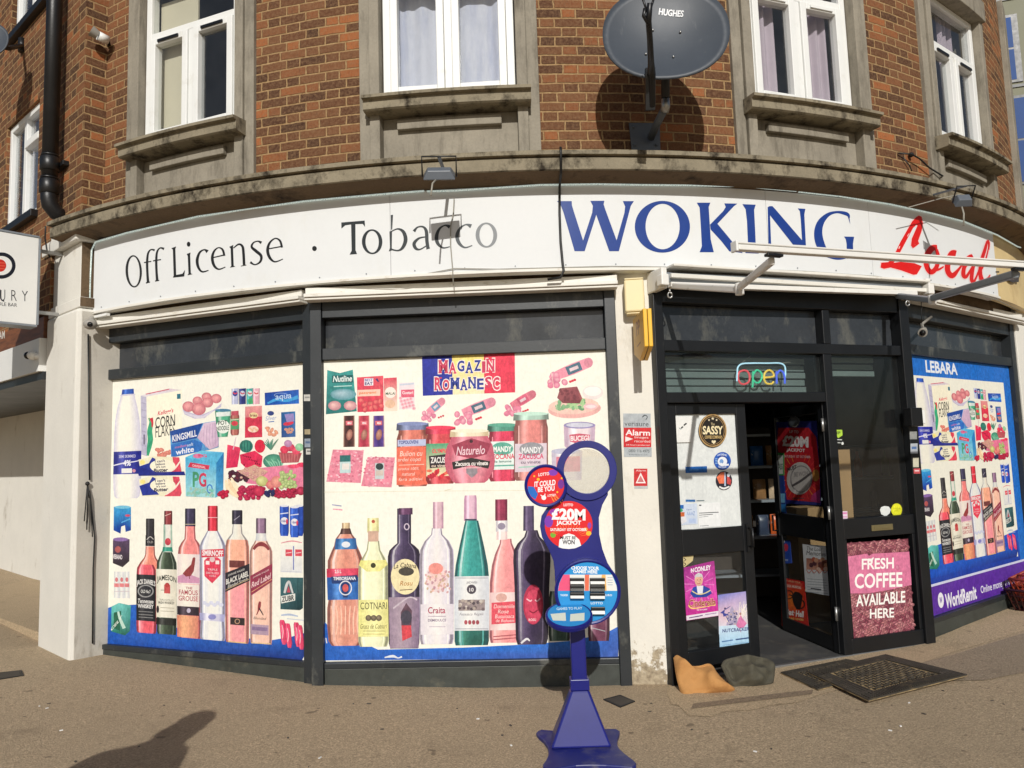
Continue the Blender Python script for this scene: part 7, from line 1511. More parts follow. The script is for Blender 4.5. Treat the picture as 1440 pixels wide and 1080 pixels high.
def dpan(a):
    a.gpoly([(116, 240), (304, 198), (318, 360), (330, 486), (148, 512), (126, 360)], [(150, 40, 130), (170, 50, 140), (226, 80, 180), (206, 50, 150), (190, 40, 140), (206, 70, 170)])
    for i in range(14): q = R(i * 26); a.ribbon([(222 + 30 * math.cos(q), 330 + 40 * math.sin(q), 3), (222 + 84 * math.cos(q), 330 + 100 * math.sin(q), 5)], (230, 130, 200))
    a.text('CONLEY', 240, 240, 92, 28, (246, 240, 246), .035, rot=-.16); a.text('N', 182, 250, 16, 24, (246, 240, 246), .035, rot=-.16)
    a.poly([(170, 380), (186, 346), (214, 336), (246, 336), (280, 352), (292, 380), (262, 400), (190, 404)], (40, 70, 160)); a.poly([(206, 336), (244, 336), (240, 380), (212, 382)], (232, 232, 240)); a.ribbon([(180, 366, 6), (214, 384, 6), (250, 380, 6), (284, 362, 6)], (226, 206, 150)); a.ell(218, 306, 23, 33, (226, 176, 150), 20); a.poly([(194, 300), (198, 276), (218, 262), (238, 274), (243, 300), (236, 286), (204, 288)], (206, 206, 206)); a.ell(210, 304, 3, 2.4, (60, 40, 40), 8); a.ell(227, 303, 3, 2.4, (60, 40, 40), 8); a.ribbon([(210, 322, 2), (218, 326, 4), (228, 321, 2)], (170, 80, 80)); a.ribbon([(218, 306, 2), (219, 314, 4)], (200, 146, 120))
    a.text('Cinderella', 238, 432, 152, 44, (250, 222, 150), .04, rot=-.06, shear=.1); a.text('Cinderella', 238, 432, 150, 41, (150, 40, 70), .015, rot=-.06, shear=.1); a.ribbon([(160, 446, 6), (180, 464, 8), (240, 458, 5), (314, 444, 3)], (246, 206, 120)); a.text('THE PANTOMIME', 236, 472, 60, 8, (250, 226, 240), .02, rot=-.08); a.gpoly([(148, 506), (330, 478), (332, 504), (150, 532)], [(236, 226, 236)] * 4); a.ribbon([(164, 518, 6), (240, 504, 6)], (110, 80, 130)); a.ribbon([(254, 500, 5), (318, 490, 5)], (170, 140, 180))
def on_glass(F, name, pts, label, cat, draw, base, o=OD, z=DB): return pap(name, z, pts, F, o, label, cat, draw, base)
pap('torn_paper', DB, [(112, 170), (190, 166), (186, 196), (140, 232), (146, 270), (130, 268), (120, 240)], PDL, OD + .0, 'torn yellowed paper scrap above the magenta poster', 'paper', lambda a: [a.ribbon([(134, 180 + i * 26, 5), (146, 190 + i * 26, 4), (134, 200 + i * 26, 3)], (60, 52, 44)) for i in range(3)], (206, 190, 140))
on_glass(PDL, 'theatre_poster', [(113, 240), (305, 196), (332, 506), (148, 534)], 'magenta theatre poster with a smiling figure low on the left door', 'poster', dpan, (190, 50, 150), OD + .002)
def dnut(a):
    a.gpoly([(326, 388), (495, 366), (506, 520), (510, 590), (330, 610), (328, 500)], [(120, 130, 206), (170, 160, 214), (246, 222, 196), (236, 226, 226), (226, 234, 246), (226, 190, 206)]); a.gpoly([(330, 565), (508, 550), (516, 690), (336, 704)], [(206, 228, 244), (206, 228, 244), (160, 210, 240), (160, 206, 238)])
    rr = random.Random(9)
    a.poly([(372, 560), (380, 500), (390, 500), (394, 470), (404, 450), (414, 470), (416, 500), (430, 504), (436, 556)], (170, 160, 190))
    for i in range(30): a.ell(370 + rr.random() * 66, 480 + rr.random() * 80, 7, 4, rr.choice([(90, 90, 130), (226, 210, 200), (120, 110, 150), (206, 180, 170)]), 6, i)
    for i in range(22): a.ribbon([(440 + rr.random() * 60, 420 + rr.random() * 60, 2), (440 + rr.random() * 60, 500 + rr.random() * 40, 3)], (246, 236, 226))
    a.poly([(336, 490), (364, 468), (360, 490), (388, 500), (366, 506), (356, 512), (352, 494)], (60, 66, 150)); a.ribbon([(366, 470, 5), (396, 450, 2)], (60, 66, 150)); a.ribbon([(366, 502, 4), (392, 550, 2)], (60, 66, 150)); a.ell(364, 464, 5, 6, (60, 50, 90), 10)
    a.poly([(426, 560), (440, 520), (452, 500), (462, 520), (486, 548), (470, 570), (440, 574)], (226, 130, 180)); a.ell(450, 494, 6, 8, (190, 140, 130), 10); a.ribbon([(446, 570, 3), (452, 598, 2)], (200, 120, 150))
    a.text('NUTCRACKER', 424, 584, 150, 20, (70, 80, 140), .015, rot=-.08); a.ribbon([(346, 652, 7), (410, 642, 7)], (90, 130, 180)); a.ribbon([(424, 640, 8), (498, 630, 8)], (60, 90, 140))
    for i in range(3): a.ribbon([(350, 672 + i * 9, 2.5), (500, 654 + i * 9, 2.5)], (110, 150, 196))
on_glass(PDL, 'theatre_poster', [(325, 390), (495, 366), (516, 690), (336, 706)], 'pale blue winter ballet poster beside the magenta poster', 'poster', dnut, (206, 214, 236), OD + .006)

# ------------------------------------------------------------------ posters on the open right door and the side light
UZ = (1060, 560, 4.696)
def djack(a):
    a.gpoly([(150, 195), (350, 196), (400, 260), (420, 460), (425, 690), (205, 670), (190, 520), (160, 400), (140, 300)], [(190, 30, 44)] * 9)
    rr = random.Random(4)
    for i in range(24): q = R(i * 15 + 4); a.ribbon([(290 + 95 * math.cos(q), 520 + 110 * math.sin(q), 3), (290 + 130 * math.cos(q), 520 + 160 * math.sin(q), 5)], rr.choice([(236, 90, 40), (226, 60, 60), (240, 150, 60)]))
    a.gpoly([(370, 640), (425, 600), (426, 694), (360, 680)], [(190, 50, 110), (170, 60, 140), (150, 40, 120), (170, 40, 90)]); a.ell(396, 510, 24, 40, (190, 130, 60), 14)
    a.text('UP TO', 252, 222, 60, 20, (226, 200, 204), .03, rot=.03); a.text('£20M', 262, 286, 172, 74, (240, 236, 236), .05, rot=.06); a.text('JACKPOT', 264, 346, 122, 28, (236, 230, 230), .03, rot=.05); a.text('SATURDAY 1ST OCTOBER', 274, 386, 174, 16, (226, 190, 194), .02, rot=.03)
    a.ell(290, 530, 84, 108, (206, 202, 198), 30, .1); a.ring(300, 534, 72, 90, 300, 534, 64, 82, (150, 146, 146)); a.text('MUST', 240, 462, 60, 26, (60, 50, 54), .03, rot=-.3); a.text('BE WON', 300, 500, 90, 30, (160, 156, 156), .03, rot=-.1); a.ribbon([(240, 580, 14), (300, 545, 16), (372, 490, 14)], (90, 86, 88)); a.ell(258, 616, 11, 13, (220, 216, 216), 12); a.ribbon([(240, 660, 6), (320, 662, 6)], (110, 60, 70))
pap('jackpot_poster', UZ, [(112, 158), (402, 150), (432, 708), (196, 696), (150, 420)], PDR, OD + .001, 'tall red and blue jackpot poster on the open right door', 'poster', djack, (34, 40, 120))
pap('hanging_hook', UZ, rnd_pts(255, 155, 34, 38, 20), PDR, OD + .006, 'round grey suction hook at the top of the jackpot poster', 'hook', lambda a: [a.ring(255, 155, 33, 37, 255, 155, 24, 28, (70, 76, 84)), a.ribbon([(246, 186, 4), (268, 188, 8), (282, 170, 5)], (206, 210, 212))], (92, 98, 106), None, .006)
pap('sticker', UZ, [(104, 362), (190, 360), (192, 508), (130, 510), (116, 440)], PDR, OD + .005, 'green edged sticker at the left edge of the open right door', 'sticker', lambda a: [a.rect(118, 376, 184, 500, (206, 214, 208)), a.poly([(126, 392), (150, 384), (158, 440), (140, 470), (132, 430)], (60, 66, 62)), a.text('PASS', 164, 452, 36, 40, (90, 120, 100), .02, rot=0)], (60, 150, 80))
pap('sticker', UZ, [(134, 512), (188, 512), (206, 760), (148, 764)], PDR, OD + .005, 'long blue strip sticker below the green edged one', 'sticker', lambda a: [a.rect(142, 630, 196, 690, (120, 186, 226)), a.rect(146, 700, 200, 752, (40, 130, 206))], (26, 60, 140))
pap('leaflet', DB, [(642, 84), (712, 80), (724, 208), (656, 212)], PDR, OD + .001, 'small blue leaflet with red dot on the lower glass of the open door', 'leaflet', lambda a: [a.rect(650, 80, 684, 92, (226, 226, 240)), a.ell(690, 120, 13, 22, (206, 50, 80), 14), a.ribbon([(660, 120, 8), (682, 124, 8)], (220, 224, 246)), a.ell(672, 152, 14, 20, (20, 24, 60), 12), a.text('Play', 688, 190, 30, 14, (206, 220, 246), .02, rot=0)], (34, 76, 176))
def dbat(a):
    a.gpoly([(664, 330), (790, 345), (812, 540), (668, 515)], [(214, 70, 34), (206, 60, 30), (190, 40, 24), (206, 60, 30)]); a.ell(735, 420, 54, 60, (236, 130, 40), 24, 0, (214, 76, 34))
    a.text('BAT LOUD TOUR', 724, 312, 96, 10, (246, 200, 150), .02, rot=.15); a.rect(680, 322, 782, 350, (214, 80, 60)); a.text('ROCK MUSICAL', 730, 340, 92, 14, (250, 226, 210), .03, rot=.15)
    a.poly([(724, 390), (740, 368), (764, 372), (784, 392), (778, 440), (770, 470), (750, 468), (736, 446), (728, 420)], (30, 22, 24)); a.ring(706, 386, 26, 26, 706, 386, 20, 20, (70, 30, 24)); a.ring(776, 440, 22, 26, 776, 440, 15, 19, (40, 24, 24)); a.ribbon([(706, 386, 5), (744, 400, 8), (770, 440, 6)], (40, 24, 24))
    a.text('Bat', 712, 484, 46, 34, (246, 240, 236), .04, rot=.12, shear=.1); a.text('Hell', 768, 494, 46, 36, (246, 240, 236), .04, rot=.12, shear=.1); a.text('out of', 740, 486, 20, 10, (246, 220, 200), .02, rot=.12); a.text('FIRE AND THUNDER', 742, 522, 96, 12, (246, 206, 120), .02, rot=.12); a.ribbon([(680, 545, 6), (808, 572, 6)], (246, 150, 120))
pap('theatre_poster', DB, [(660, 288), (792, 312), (820, 592), (666, 560)], PDR, OD + .001, 'red and orange rock show poster on the lower glass of the open door', 'poster', dbat, (196, 34, 30))
def dwh(a):
    a.text('The Lost', 850, 128, 84, 22, (60, 50, 50), .0, rot=.08, shear=.15); a.text('Memories', 860, 154, 108, 24, (60, 50, 50), .0, rot=.08, shear=.15)
    rr = random.Random(6)
    a.gpoly([(806, 180), (926, 190), (930, 250), (806, 244)], [(170, 110, 90), (150, 90, 80), (190, 140, 120), (206, 150, 130)])
    for i in range(16): a.ell(812 + rr.random() * 110, 186 + rr.random() * 60, 12, 14, rr.choice([(110, 60, 50), (206, 150, 120), (90, 50, 60), (176, 90, 70), (226, 190, 170)]), 9, i)
    for i in range(4): a.ribbon([(806 + i * 30, 244, 3), (820 + i * 30, 264, 4), (836 + i * 30, 246, 3)], (206, 110, 90))
    for i in range(6): a.ribbon([(812, 296 + i * 15, 3), (912 + (i * 7) % 20, 304 + i * 15, 3)], (150, 160, 166))
    a.ribbon([(830, 350, 6), (890, 358, 6)], (60, 60, 66))
pap('theatre_poster', DB, [(784, 100), (920, 112), (942, 394), (802, 368)], PDR, OD + .003, 'white poster with a brown crowd picture on the open door', 'poster', dwh, (220, 224, 226))
pap('sticker', UZ, [(537, 207), (594, 206), (604, 308), (542, 312)], PD, -.0125, 'small green shield sticker on the side light glass', 'sticker', lambda a: [a.poly([(540, 208), (592, 208), (594, 244), (568, 262), (542, 246)], (176, 214, 70)), a.text('EP', 567, 228, 26, 18, (70, 96, 40), .03, rot=0), a.ribbon([(546, 272, 6), (590, 274, 6)], (206, 210, 206)), a.ribbon([(546, 292, 6), (582, 294, 6)], (190, 194, 190)), a.ell(594, 298, 8, 10, (226, 230, 226), 10)], (24, 26, 26))
pap('round_sticker', UZ, [(842, 738), (850, 720), (872, 712), (900, 716), (914, 736), (906, 760), (880, 782), (850, 766)], PD, -.0125, 'white speech bubble sticker low on the side light glass', 'sticker', None, (226, 230, 226))
pap('round_sticker', UZ, rnd_pts(952, 738, 36, 43, 28), PD, -.0123, 'round bright yellow sticker low on the side light glass', 'sticker', lambda a: [a.text('24 HOUR', 952, 728, 50, 10, (170, 170, 30), .0, rot=0), a.text('CCTV', 952, 746, 36, 10, (170, 170, 30), .0, rot=0)], (226, 226, 46))
pap('sticker', UZ, [(582, 748), (626, 746), (628, 800), (586, 802)], PD, -.0125, 'pink and white sticker at the lower left of the side light', 'sticker', lambda a: [a.rect(586, 754, 624, 766, (226, 140, 190)), a.rect(588, 780, 624, 788, (226, 160, 200))], (236, 214, 230))
m = MB(); P = [PD.pt(x, y, -.07) for x, y in zq(UZ, [(548, 340), (678, 337), (706, 790), (576, 798)])]; m.prism(P, PD.n, .012); tag(m.build('cardboard_sheet', M['cardboard']), 'tall cardboard sheet leaning behind the side light glass', 'cardboard')
# coffee bean poster
def dcof(a):
    rr = random.Random(8)
    quad = lambda u, v: ((1032 + 356 * u) * (1 - v) + (1072 + 352 * u) * v, (96 - 26 * u) * (1 - v) + (638 - 48 * u) * v)
    def beans(v0, v1, n):
        for i in range(n):
            u = (i * .618034) % 1 * .97 + .015; v = v0 + (v1 - v0) * ((i + .5) / n); x, y = quad(u, v); t = rr.random() * 3.1; c = rr.choice([(206, 124, 136), (184, 100, 116), (226, 150, 156), (160, 80, 98), (214, 136, 140)])
            a.ell(x, y, 15, 10, c, 10, t, tuple(int(q * .62) for q in c)); a.ribbon([(x - 12 * math.cos(t), y - 12 * math.sin(t), 2), (x, y + 2, 3), (x + 12 * math.cos(t), y + 12 * math.sin(t), 2)], (84, 30, 46))
    beans(.01, .13, 90); beans(.50, .985, 330)
    q = [quad(0, .14), quad(.34, .125), quad(.36, .15), quad(.42, .13), quad(1, .14), quad(1, .5), quad(.6, .53), quad(.3, .54), quad(0, .52)]
    a.poly(q, (216, 120, 156))
    W = (250, 246, 240)
    a.text('FRESH', 1216, 210, 180, 62, W, .02, rot=-.04); a.text('COFFEE', 1220, 304, 268, 84, W, .02, rot=-.04); a.text('AVAILABLE', 1232, 408, 276, 66, W, .02, rot=-.09); a.text('HERE', 1238, 488, 136, 54, W, .02, rot=-.05)
    a.ribbon([(1150, 186, 4), (1176, 192, 14), (1192, 176, 5)], W); a.ell(1326, 232, 12, 18, (226, 150, 176), 12, -.3, (190, 96, 130))
P = [PD.pt(x, y, .002) for x, y in zq(DB, [(1030, 96), (1388, 70), (1424, 590), (1070, 640)])]
pap('coffee_poster', DB, [(1030, 96), (1388, 70), (1424, 590), (1070, 640)], PD, .0, 'pink coffee bean poster reading FRESH COFFEE below the side light', 'poster', dcof, (110, 46, 62), None, .004)
# small labels on the posts
def stk(px, w, h, F, o, lab, c, mark=None):
    x, y = px; pap('sticker', (0, 0, 1), [(x, y), (x + w, y - .3), (x + w + .2, y + h), (x + .2, y + h)], F, o, lab, 'sticker', (lambda a: a.rect(x + w * .15, y + h * .3, x + w * .85, y + h * .55, mark)) if mark else None, c)
stk((433, 555.5), 9.5, 9, PW1, FR + .0135, 'torn white label highest on the dark post between the left windows', (206, 204, 196), (150, 150, 146))
stk((434, 604), 8, 7, PW1, FR + .0135, 'worn beige label in the middle of the dark post between the left windows', (170, 156, 126))
stk((434, 617), 9, 12, PW1, FR + .0135, 'pale blue label on the dark post between the left windows', (150, 160, 172), (90, 110, 140))
stk((436, 631), 11, 8, PW1, FR + .0135, 'lowest white label on the dark post between the left windows', (206, 204, 198), (120, 120, 120))
stk((1272.5, 607), 10, 11, PD, .047, 'grey label highest below the entry box on the right post', (150, 152, 150))
stk((1273.5, 624), 10, 14, PD, .047, 'pale label with blue mark on the right post', (176, 182, 190), (90, 120, 170))
stk((1277, 644), 8, 13, PD, .047, 'cream label on the right post beside the window', (206, 202, 180))
stk((1278, 659), 9, 7, PD, .047, 'small red and white label lowest on the right post', (206, 90, 96), (236, 210, 210))

# ------------------------------------------------------------------ goods inside
def shelf(c, w, d, zs, label, rz=0.0):
    t = thing('shelf_unit', label, 'shelf', (c[0], c[1], .053)); m = MB()
    for x in (-w / 2, w / 2): m.box((c[0] + x, c[1] + d / 2 - .02, .95), (.04, .04, 1.79)); m.box((c[0] + x, c[1] - d / 2 + .02, .95), (.03, .03, 1.79))
    m.build('upright', M['black'], t)
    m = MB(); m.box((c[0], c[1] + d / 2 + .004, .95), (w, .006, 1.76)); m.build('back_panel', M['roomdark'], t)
    for z in zs: m = MB(); m.box((c[0], c[1], z), (w - .045, d - .06, .024)); m.build('shelf', M['greyalu'], t)
shelf((2.42, 7.75), 1.5, .42, (.35, .72, 1.08, 1.42, 1.74), 'dark shop shelf unit of snack packets behind the open door')
shelf((4.1, 8.3), 1.7, .42, (.5, .9, 1.25, 1.6), 'dark shop shelf unit of bottles behind the side light')
pk = {}
def packet(x, y, z, c, w=.13, h=.2, lab='', grp='snack packets on the shelf'):
    m = MB(); n = 6; vs = []
    for sgn in (-1, 1):
        for i in range(n + 1):
            for j in range(n + 1):
                u, v = i / n * 2 - 1, j / n * 2 - 1; b = max(0, (1 - u ** 4) * (1 - v ** 4)) * .03 + .002
                vs.append((x + u * w / 2, y - sgn * -b if sgn < 0 else y + b, z + (v + 1) / 2 * h))
    k = (n + 1) ** 2; fs = []
    for s_ in (0, 1):
        for i in range(n):
            for j in range(n): q = s_ * k + i * (n + 1) + j; fs.append((q, q + 1, q + n + 2, q + n + 1))
    m.add(vs, fs, smooth=True)
    key = tuple(c)
    if key not in pk: pk[key] = pm('packet_foil', c, .35, .25, 20, 60, .1, stain=(230, 220, 200), st=(.6, .66), sscale=14)
    return tag(m.build('snack_packet', pk[key]), lab, 'packet', grp)
rr = random.Random(2)
PC = [((214, 96, 40), 'orange'), ((190, 40, 44), 'red'), ((60, 70, 90), 'slate'), ((150, 110, 70), 'brown'), ((40, 90, 150), 'blue'), ((206, 180, 150), 'beige')]
for zi, z in enumerate((.734, 1.094, 1.434)):
    for i in range(6):
        c, nm = PC[(0, 0, 3, 2, 0, 1)[i] if zi == 0 else ((3, 5, 2, 3, 5, 2)[i] if zi == 1 else (4, 2, 2, 4, 3, 2)[i])]
        packet(2.02 + i * .16, 7.70 + rr.random() * .05, z, c, lab='%s snack packets on the %s shelf seen through the door gap' % (nm, ('lower', 'middle', 'upper')[zi]))
bt = {}
for i in range(9):
    c = ((90, 120, 60), (206, 206, 200), (200, 90, 50), (60, 60, 70))[i % 4]; x = 3.45 + i * .15; z = .913 if i % 2 else 1.263
    m = MB(); m.tube([(x, 8.22, z), (x, 8.22, z + .01), (x, 8.22, z + .17), (x, 8.22, z + .21), (x, 8.22, z + .28)], [.035, .04, .04, .016, .014], 12)
    if c not in bt: bt[c] = pm('bottle_glass', c, .15, .15, 8, 60, 0)
    tag(m.build('bottle', bt[c]), '%s bottles on the shelf behind the side light' % ('olive', 'pale', 'amber', 'dark')[i % 4], 'bottle', 'bottles on the back shelf')
m = MB(); m.box((2.62, 6.95, .95), (.30, .25, .22), .3); m.box((2.62, 6.95, .445), (.34, .3, .78), .3); tag(m.build('cardboard_box', M['cardboard'], bevel=.004), 'stacked cardboard carton inside the doorway behind the open door', 'box')

# ------------------------------------------------------------------ sandbags, mats, covers, basket
def pillow(name, pxs, P0, nrm, thick, mat, label, cat, seed, fold=.017, nr=22):
    F = Flat(P0, nrm); rim = catmull([(x, y, 0) for x, y in pxs + [pxs[0]]], 5)[:-1]; n = len(rim); R3 = [F.pt(x, y) for x, y, _ in rim]; N = F.n
    c = sum(R3, Vector()) / n; from mathutils import noise as mn
    m = MB(); vs = []; fs = []
    for sd in (1, -1):
        b = len(vs)
        for i in range(nr + 1):
            t = i / nr
            for p in R3:
                q = c + (p - c) * t; k = mn.noise(q * 7 + Vector((seed, 0, 0))) + .5 * mn.noise(q * 16 + Vector((0, seed, 0))); k2 = abs(mn.noise(Vector((q.x * 5 + seed, q.z * 9, q.y * 5))))
                vs.append(q + N * sd * (thick * (1 - t ** 3.2) ** .6 + (k * fold * 1.6 - k2 * fold * 2.2) * min(1, (1 - t) * 5)))
        for i in range(nr):
            for j in range(n): fs.append((b + i * n + j, b + i * n + (j + 1) % n, b + (i + 1) * n + (j + 1) % n, b + (i + 1) * n + j))
    m.add(vs, fs, smooth=True); o = m.build(name, mat); return tag(o, label, cat)
pb = at_z(985, 978, .03)
pillow('sandbag', [(947, 925), (952, 921), (960, 927), (970, 936), (984, 936), (996, 933), (1003, 937), (1010, 948), (1022, 960), (1033, 968), (1030, 972), (1012, 975), (985, 978), (961, 981), (957, 974), (951, 952)], pb + Vector((0, .06, 0)), (-.1, -.86, .5), .062, M['sandbag'], 'orange canvas sandbag slumped against the left door', 'sandbag', 3.1, .026)
pb = at_z(1052, 969, .03)
pillow('sandbag', [(1014, 936), (1019, 928), (1034, 924), (1052, 922), (1068, 924), (1080, 927), (1088, 933), (1090, 940), (1089, 952), (1086, 962), (1070, 967), (1052, 969), (1034, 969), (1026, 962), (1019, 948)], pb + Vector((0, .06, 0)), (.05, -.82, .55), .075, M['darkbag'], 'dark green grey canvas sandbag beside the orange one', 'sandbag', 8.4, .042)
def mat_(name, pxs, lift, label, lattice=True):
    c = [at_z(x, y, .04) for x, y in pxs]; c = [Vector((p.x, p.y, gz(p.x) + lift)) for p in c]
    t = thing(name, label, 'door mat', tuple(sum(c, Vector()) / 4))
    def Q(u, v, h): p = (c[0] * (1 - u) + c[1] * u) * (1 - v) + (c[3] * (1 - u) + c[2] * u) * v; return Vector((p.x, p.y, p.z + h + .012 * math.sin(u * 3.1) * (v > .8)))
    m = MB(); m.hexa([Q(u, v, h) for h in (.0, .006) for u, v in ((0, 0), (1, 0), (1, 1), (0, 1))]); m.build('mat_base', M['rubberbase'], t)
    m = MB()
    def strip(u0, v0, u1, v1): m.hexa([Q(u, v, h) for h in (.0065, .014) for u, v in ((u0, v0), (u1, v0), (u1, v1), (u0, v1))])
    for i in range(5):
        d = i * .032; e = .013
        strip(d, d, 1 - d, d + e); strip(d, 1 - d - e, 1 - d, 1 - d); strip(d, d + e, d + e, 1 - d - e); strip(1 - d - e, d + e, 1 - d, 1 - d - e)
    for i in range(46):                                    # short ties between the border frames
        u = (i + .5) / 46
        for v0, v1 in ((.013, .141), (.859, .987)): strip(u - .004, v0, u + .004, v1)
        if .16 < u < .84:
            for v0, v1 in ((.013, .141), (.859, .987)): strip(v0, u - .005, v1, u + .005)
    if lattice:
        nx_, ny_ = 15, 11
        for i in range(nx_):
            for j in range(ny_):
                u = .17 + .66 * (i + .5) / nx_; v = .17 + .66 * (j + .5) / ny_; du, dv = .66 / nx_ * .42, .66 / ny_ * .40
                if (i + j) % 2: strip(u - du, v - dv * .35, u + du, v + dv * .35)
                else: strip(u - du * .35, v - dv, u + du * .35, v + dv)
    m.build('rubber_tread', M['rubber'], t); return t
mat_('door_mat', [(1138, 952), (1246, 928), (1361, 958), (1222, 992)], .022, 'large black rubber door mat lying skewed on the pavement before the side light')
mat_('door_mat', [(1098, 948), (1190, 931), (1270, 944), (1150, 972)], .006, 'worn black rubber mat half under the skewed one', True)
def cover(pxs, label, frame=True):
    c = [at_z(x, y, .04) for x, y in pxs]; c = [Vector((p.x, p.y, gz(p.x) + .006)) for p in c]; t = thing('drain_cover', label, 'drain cover', tuple(sum(c, Vector()) / 4))
    ctr = sum(c, Vector()) / 4
    m = MB(); m.prism([ctr + (p - ctr) * .84 for p in c], (0, 0, 1), .01); m.build('lid', M['drain'], t)
    m = MB(); k = len(c); vs = [p for p in c] + [ctr + (p - ctr) * .87 for p in c]; vs += [p - Vector((0, 0, .01)) for p in vs]; m.add(vs, [(i, (i + 1) % k, k + (i + 1) % k, k + i) for i in range(k)] + [(i, (i + 1) % k, 2 * k + (i + 1) % k, 2 * k + i) for i in range(k)]); m.build('frame', M['iron'], t)
cover([(848, 980), (872, 974), (893, 983), (872, 991)], 'small square iron cover in the pavement beside the white pier')
cover([(-12, 968), (30, 962), (33, 969), (-8, 977)], 'iron cover in the pavement at the left edge')
def basket(s0, s1, o0, o1, z0, h, mats, label, tilt=0.0):
    t = thing('shopping_basket', label, 'shopping basket', tuple(PW3.P((s0 + s1) / 2, z0, (o0 + o1) / 2)))
    ins = .05
    def Q(u, v, w):    # u,v in 0..1 around, w height; walls splay outwards
        k = ins * (1 - w); return PW3.P(s0 + k + (s1 - s0 - 2 * k) * u, z0 + h * w + tilt * u, o0 + k + (o1 - o0 - 2 * k) * v)
    m = MB(); m.hexa([Q(u, v, w) for w in (0, .05) for u, v in ((0, 0), (1, 0), (1, 1), (0, 1))]); m.build('basket_floor', mats, t)
    m = MB(); ring = [(0, 0), (1, 0), (1, 1), (0, 1), (0, 0)]
    for w, r_ in ((1, .013), (.72, .007), (.38, .007), (.05, .010)): m.tube([Q(u, v, w) for u, v in ring], r_, 6)
    for (a_, b_), n in (((0, 1), 11), ((1, 2), 7), ((2, 3), 11), ((3, 4), 7)):
        for i in range(n):
            f = i / n; u = ring[a_][0] * (1 - f) + ring[b_][0] * f; v = ring[a_][1] * (1 - f) + ring[b_][1] * f
            m.bar(Q(u, v, .03), Q(u, v, 1), .016, .006, PW3.n)
    m.build('basket_side', mats, t, recalc=True)
    m = MB(); m.tube([Q(.5, 0, 1), Q(.3, .1, 1.05), Q(.28, .5, 1.08), Q(.3, .9, 1.05), Q(.5, 1, 1)], .009, 6); m.build('handle', mats, t)
basket(1.40, 1.92, .06, .42, gz(4.4) + .0, .19, M['basketdark'], 'dark brown shopping basket standing on the pavement under the right window')
basket(1.43, 1.89, .085, .395, gz(4.4) + .085, .20, M['basketred'], 'red brown shopping basket nested in the dark one', .03)

# ------------------------------------------------------------------ bits of litter on the pavement
m = MB(); rr = random.Random(21)
for i in range(16):
    x, y = rr.uniform(-4, 4), rr.uniform(3.4, 5.0); s = rr.uniform(.004, .012); m.box((x, y, gz(x) + .003), (s * rr.uniform(1, 3), s, .004), rr.random() * 3)
for (px_, py_) in ((672, 1009), (1062, 1057), (1252, 1030), (238, 940), (262, 945), (430, 950)): p = at_z(px_, py_, .03); m.box((p.x, p.y, gz(p.x) + .003), (.018, .010, .004), rr.random() * 3)
o = m.build('litter', M['whiteplastic']); o['kind'] = 'stuff'
m = MB()
for i in range(70):
    x, y = rr.uniform(-4.5, 4.5), rr.uniform(3.3, 5.1); s = rr.uniform(.005, .014); m.box((x, y, gz(x) + .002), (s * rr.uniform(1, 2.5), s, .003), rr.random() * 3)
o = m.build('grit', M['drain']); o['kind'] = 'stuff'

# ------------------------------------------------------------------ passer-by standing left of the photographer; only the shadow reaches the picture
hd_ = at_z(303, 1007, gz(-1.7)); tall = 1.78
base = Vector((hd_.x - .15, -.16 + hd_.y - (tall - gz(-1.7)) / math.tan(R(SUN_EL)) + .06, 0)); gb = gz(base.x)
me = bpy.data.meshes.new('person')
J = {'pelvis': (0, 0, .95, .15), 'waist': (0, 0, 1.1, .14), 'chest': (.02, .02, 1.32, .17), 'neck': (.05, .04, 1.50, .07), 'head': (.09, .05, 1.60, .095), 'crown': (.10, .05, 1.70, .09),
     'hipL': (-.1, 0, .88, .10), 'kneeL': (-.12, .03, .5, .075), 'ankL': (-.12, 0, .09, .05), 'toeL': (-.13, .17, .04, .04), 'hipR': (.1, 0, .88, .10), 'kneeR': (.12, .03, .5, .075), 'ankR': (.13, 0, .09, .05), 'toeR': (.15, .17, .04, .04),
     'shL': (-.19, .01, 1.40, .075), 'elL': (-.27, -.02, 1.12, .055), 'wrL': (-.24, .12, .92, .04), 'haL': (-.23, .18, .86, .035), 'shR': (.21, .02, 1.40, .075), 'elR': (.28, .06, 1.14, .055), 'wrR': (.22, .26, 1.16, .04), 'haR': (.19, .33, 1.18, .035)}
Ed = ['pelvis-waist', 'waist-chest', 'chest-neck', 'neck-head', 'head-crown', 'pelvis-hipL', 'hipL-kneeL', 'kneeL-ankL', 'ankL-toeL', 'pelvis-hipR', 'hipR-kneeR', 'kneeR-ankR', 'ankR-toeR', 'chest-shL', 'shL-elL', 'elL-wrL', 'wrL-haL', 'chest-shR', 'shR-elR', 'elR-wrR', 'wrR-haR']
ks = list(J); V = [J[k][:3] for k in ks]; rad = [J[k][3] for k in ks]; Ei = [(ks.index(e.split('-')[0]), ks.index(e.split('-')[1])) for e in Ed]
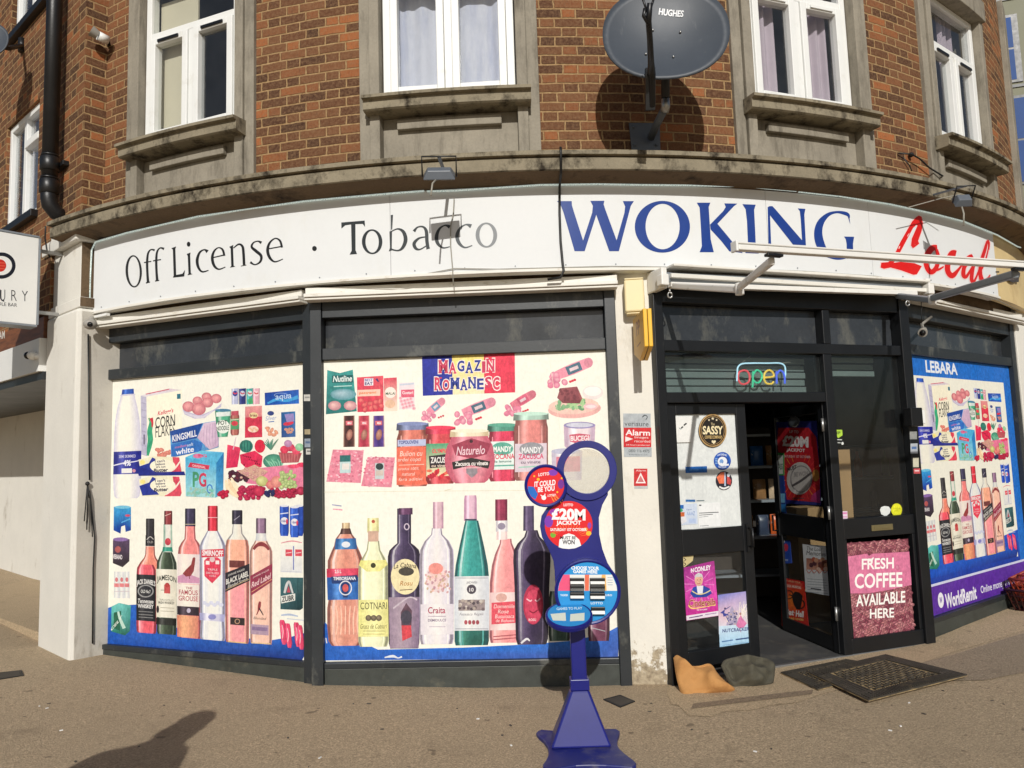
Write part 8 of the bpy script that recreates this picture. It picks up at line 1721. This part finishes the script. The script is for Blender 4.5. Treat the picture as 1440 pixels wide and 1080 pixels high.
for sd, wr in (('L', 'haL'), ('R', 'haR')):
    h = Vector(J[wr][:3]); d = (h - Vector(J['wr' + sd][:3])).normalized(); sgn = -1 if sd == 'L' else 1; side_ = Vector((1, 0, 0)) if sd == 'R' else Vector((0, 1, 0))
    for f, ln in ((-.03, .075), (-.01, .09), (.012, .085), (.03, .068)):
        i0 = len(V); V += [tuple(h + side_ * f + d * .04), tuple(h + side_ * f + d * (.04 + ln * .5) + Vector((0, 0, -.006))), tuple(h + side_ * f + d * (.04 + ln) + Vector((0, 0, -.02)))]; rad += [.010, .009, .008]; Ei += [(ks.index(wr), i0), (i0, i0 + 1), (i0 + 1, i0 + 2)]
    i0 = len(V); V += [tuple(h - side_ * .04 * sgn + d * .0), tuple(h - side_ * .055 * sgn + d * .05)]; rad += [.011, .009]; Ei += [(ks.index(wr), i0), (i0, i0 + 1)]
me.from_pydata(V, Ei, []); pe_ = bpy.data.objects.new('person', me); col.objects.link(pe_); pe_.location = (base.x, base.y, gb)
md = pe_.modifiers.new('skin', 'SKIN'); sk = me.skin_vertices[0].data
for i, q in enumerate(rad): sk[i].radius = (q, q * (.75 if i in (0, 1, 2) else 1))
sk[0].use_root = True
sd = pe_.modifiers.new('smooth', 'SUBSURF'); sd.levels = 2; sd.render_levels = 2; me.materials.append(M['coat'])
tag(pe_, 'person in a dark coat standing left of the view, casting the shadow at lower left', 'person')
hr = MB(); hr.ball(Vector((base.x + .095, base.y + .04, gb + 1.69)), .105, 14, sq=(1, 1.05, .8)); hr.build('hair', M['black'], pe_)
fc = MB(); hp = Vector((base.x + .09, base.y + .05, gb + 1.61)); fc.ball(hp + Vector((0, .075, .0)), .03, 10, sq=(.6, .8, 1)); fc.build('nose', M['skin'], pe_)
for x in (-.036, .036):
    e_ = MB(); e_.ball(hp + Vector((x, .085, .025)), .012, 8); e_.build('eye', M['lens'], pe_)
    e_ = MB(); e_.ball(hp + Vector((x * 2.7, 0, .01)), .03, 10, sq=(.4, .7, 1)); e_.build('ear', M['skin'], pe_)
mo = MB(); mo.ball(hp + Vector((0, .085, -.045)), .026, 10, sq=(1, .4, .3)); mo.build('mouth', M['skin'], pe_)
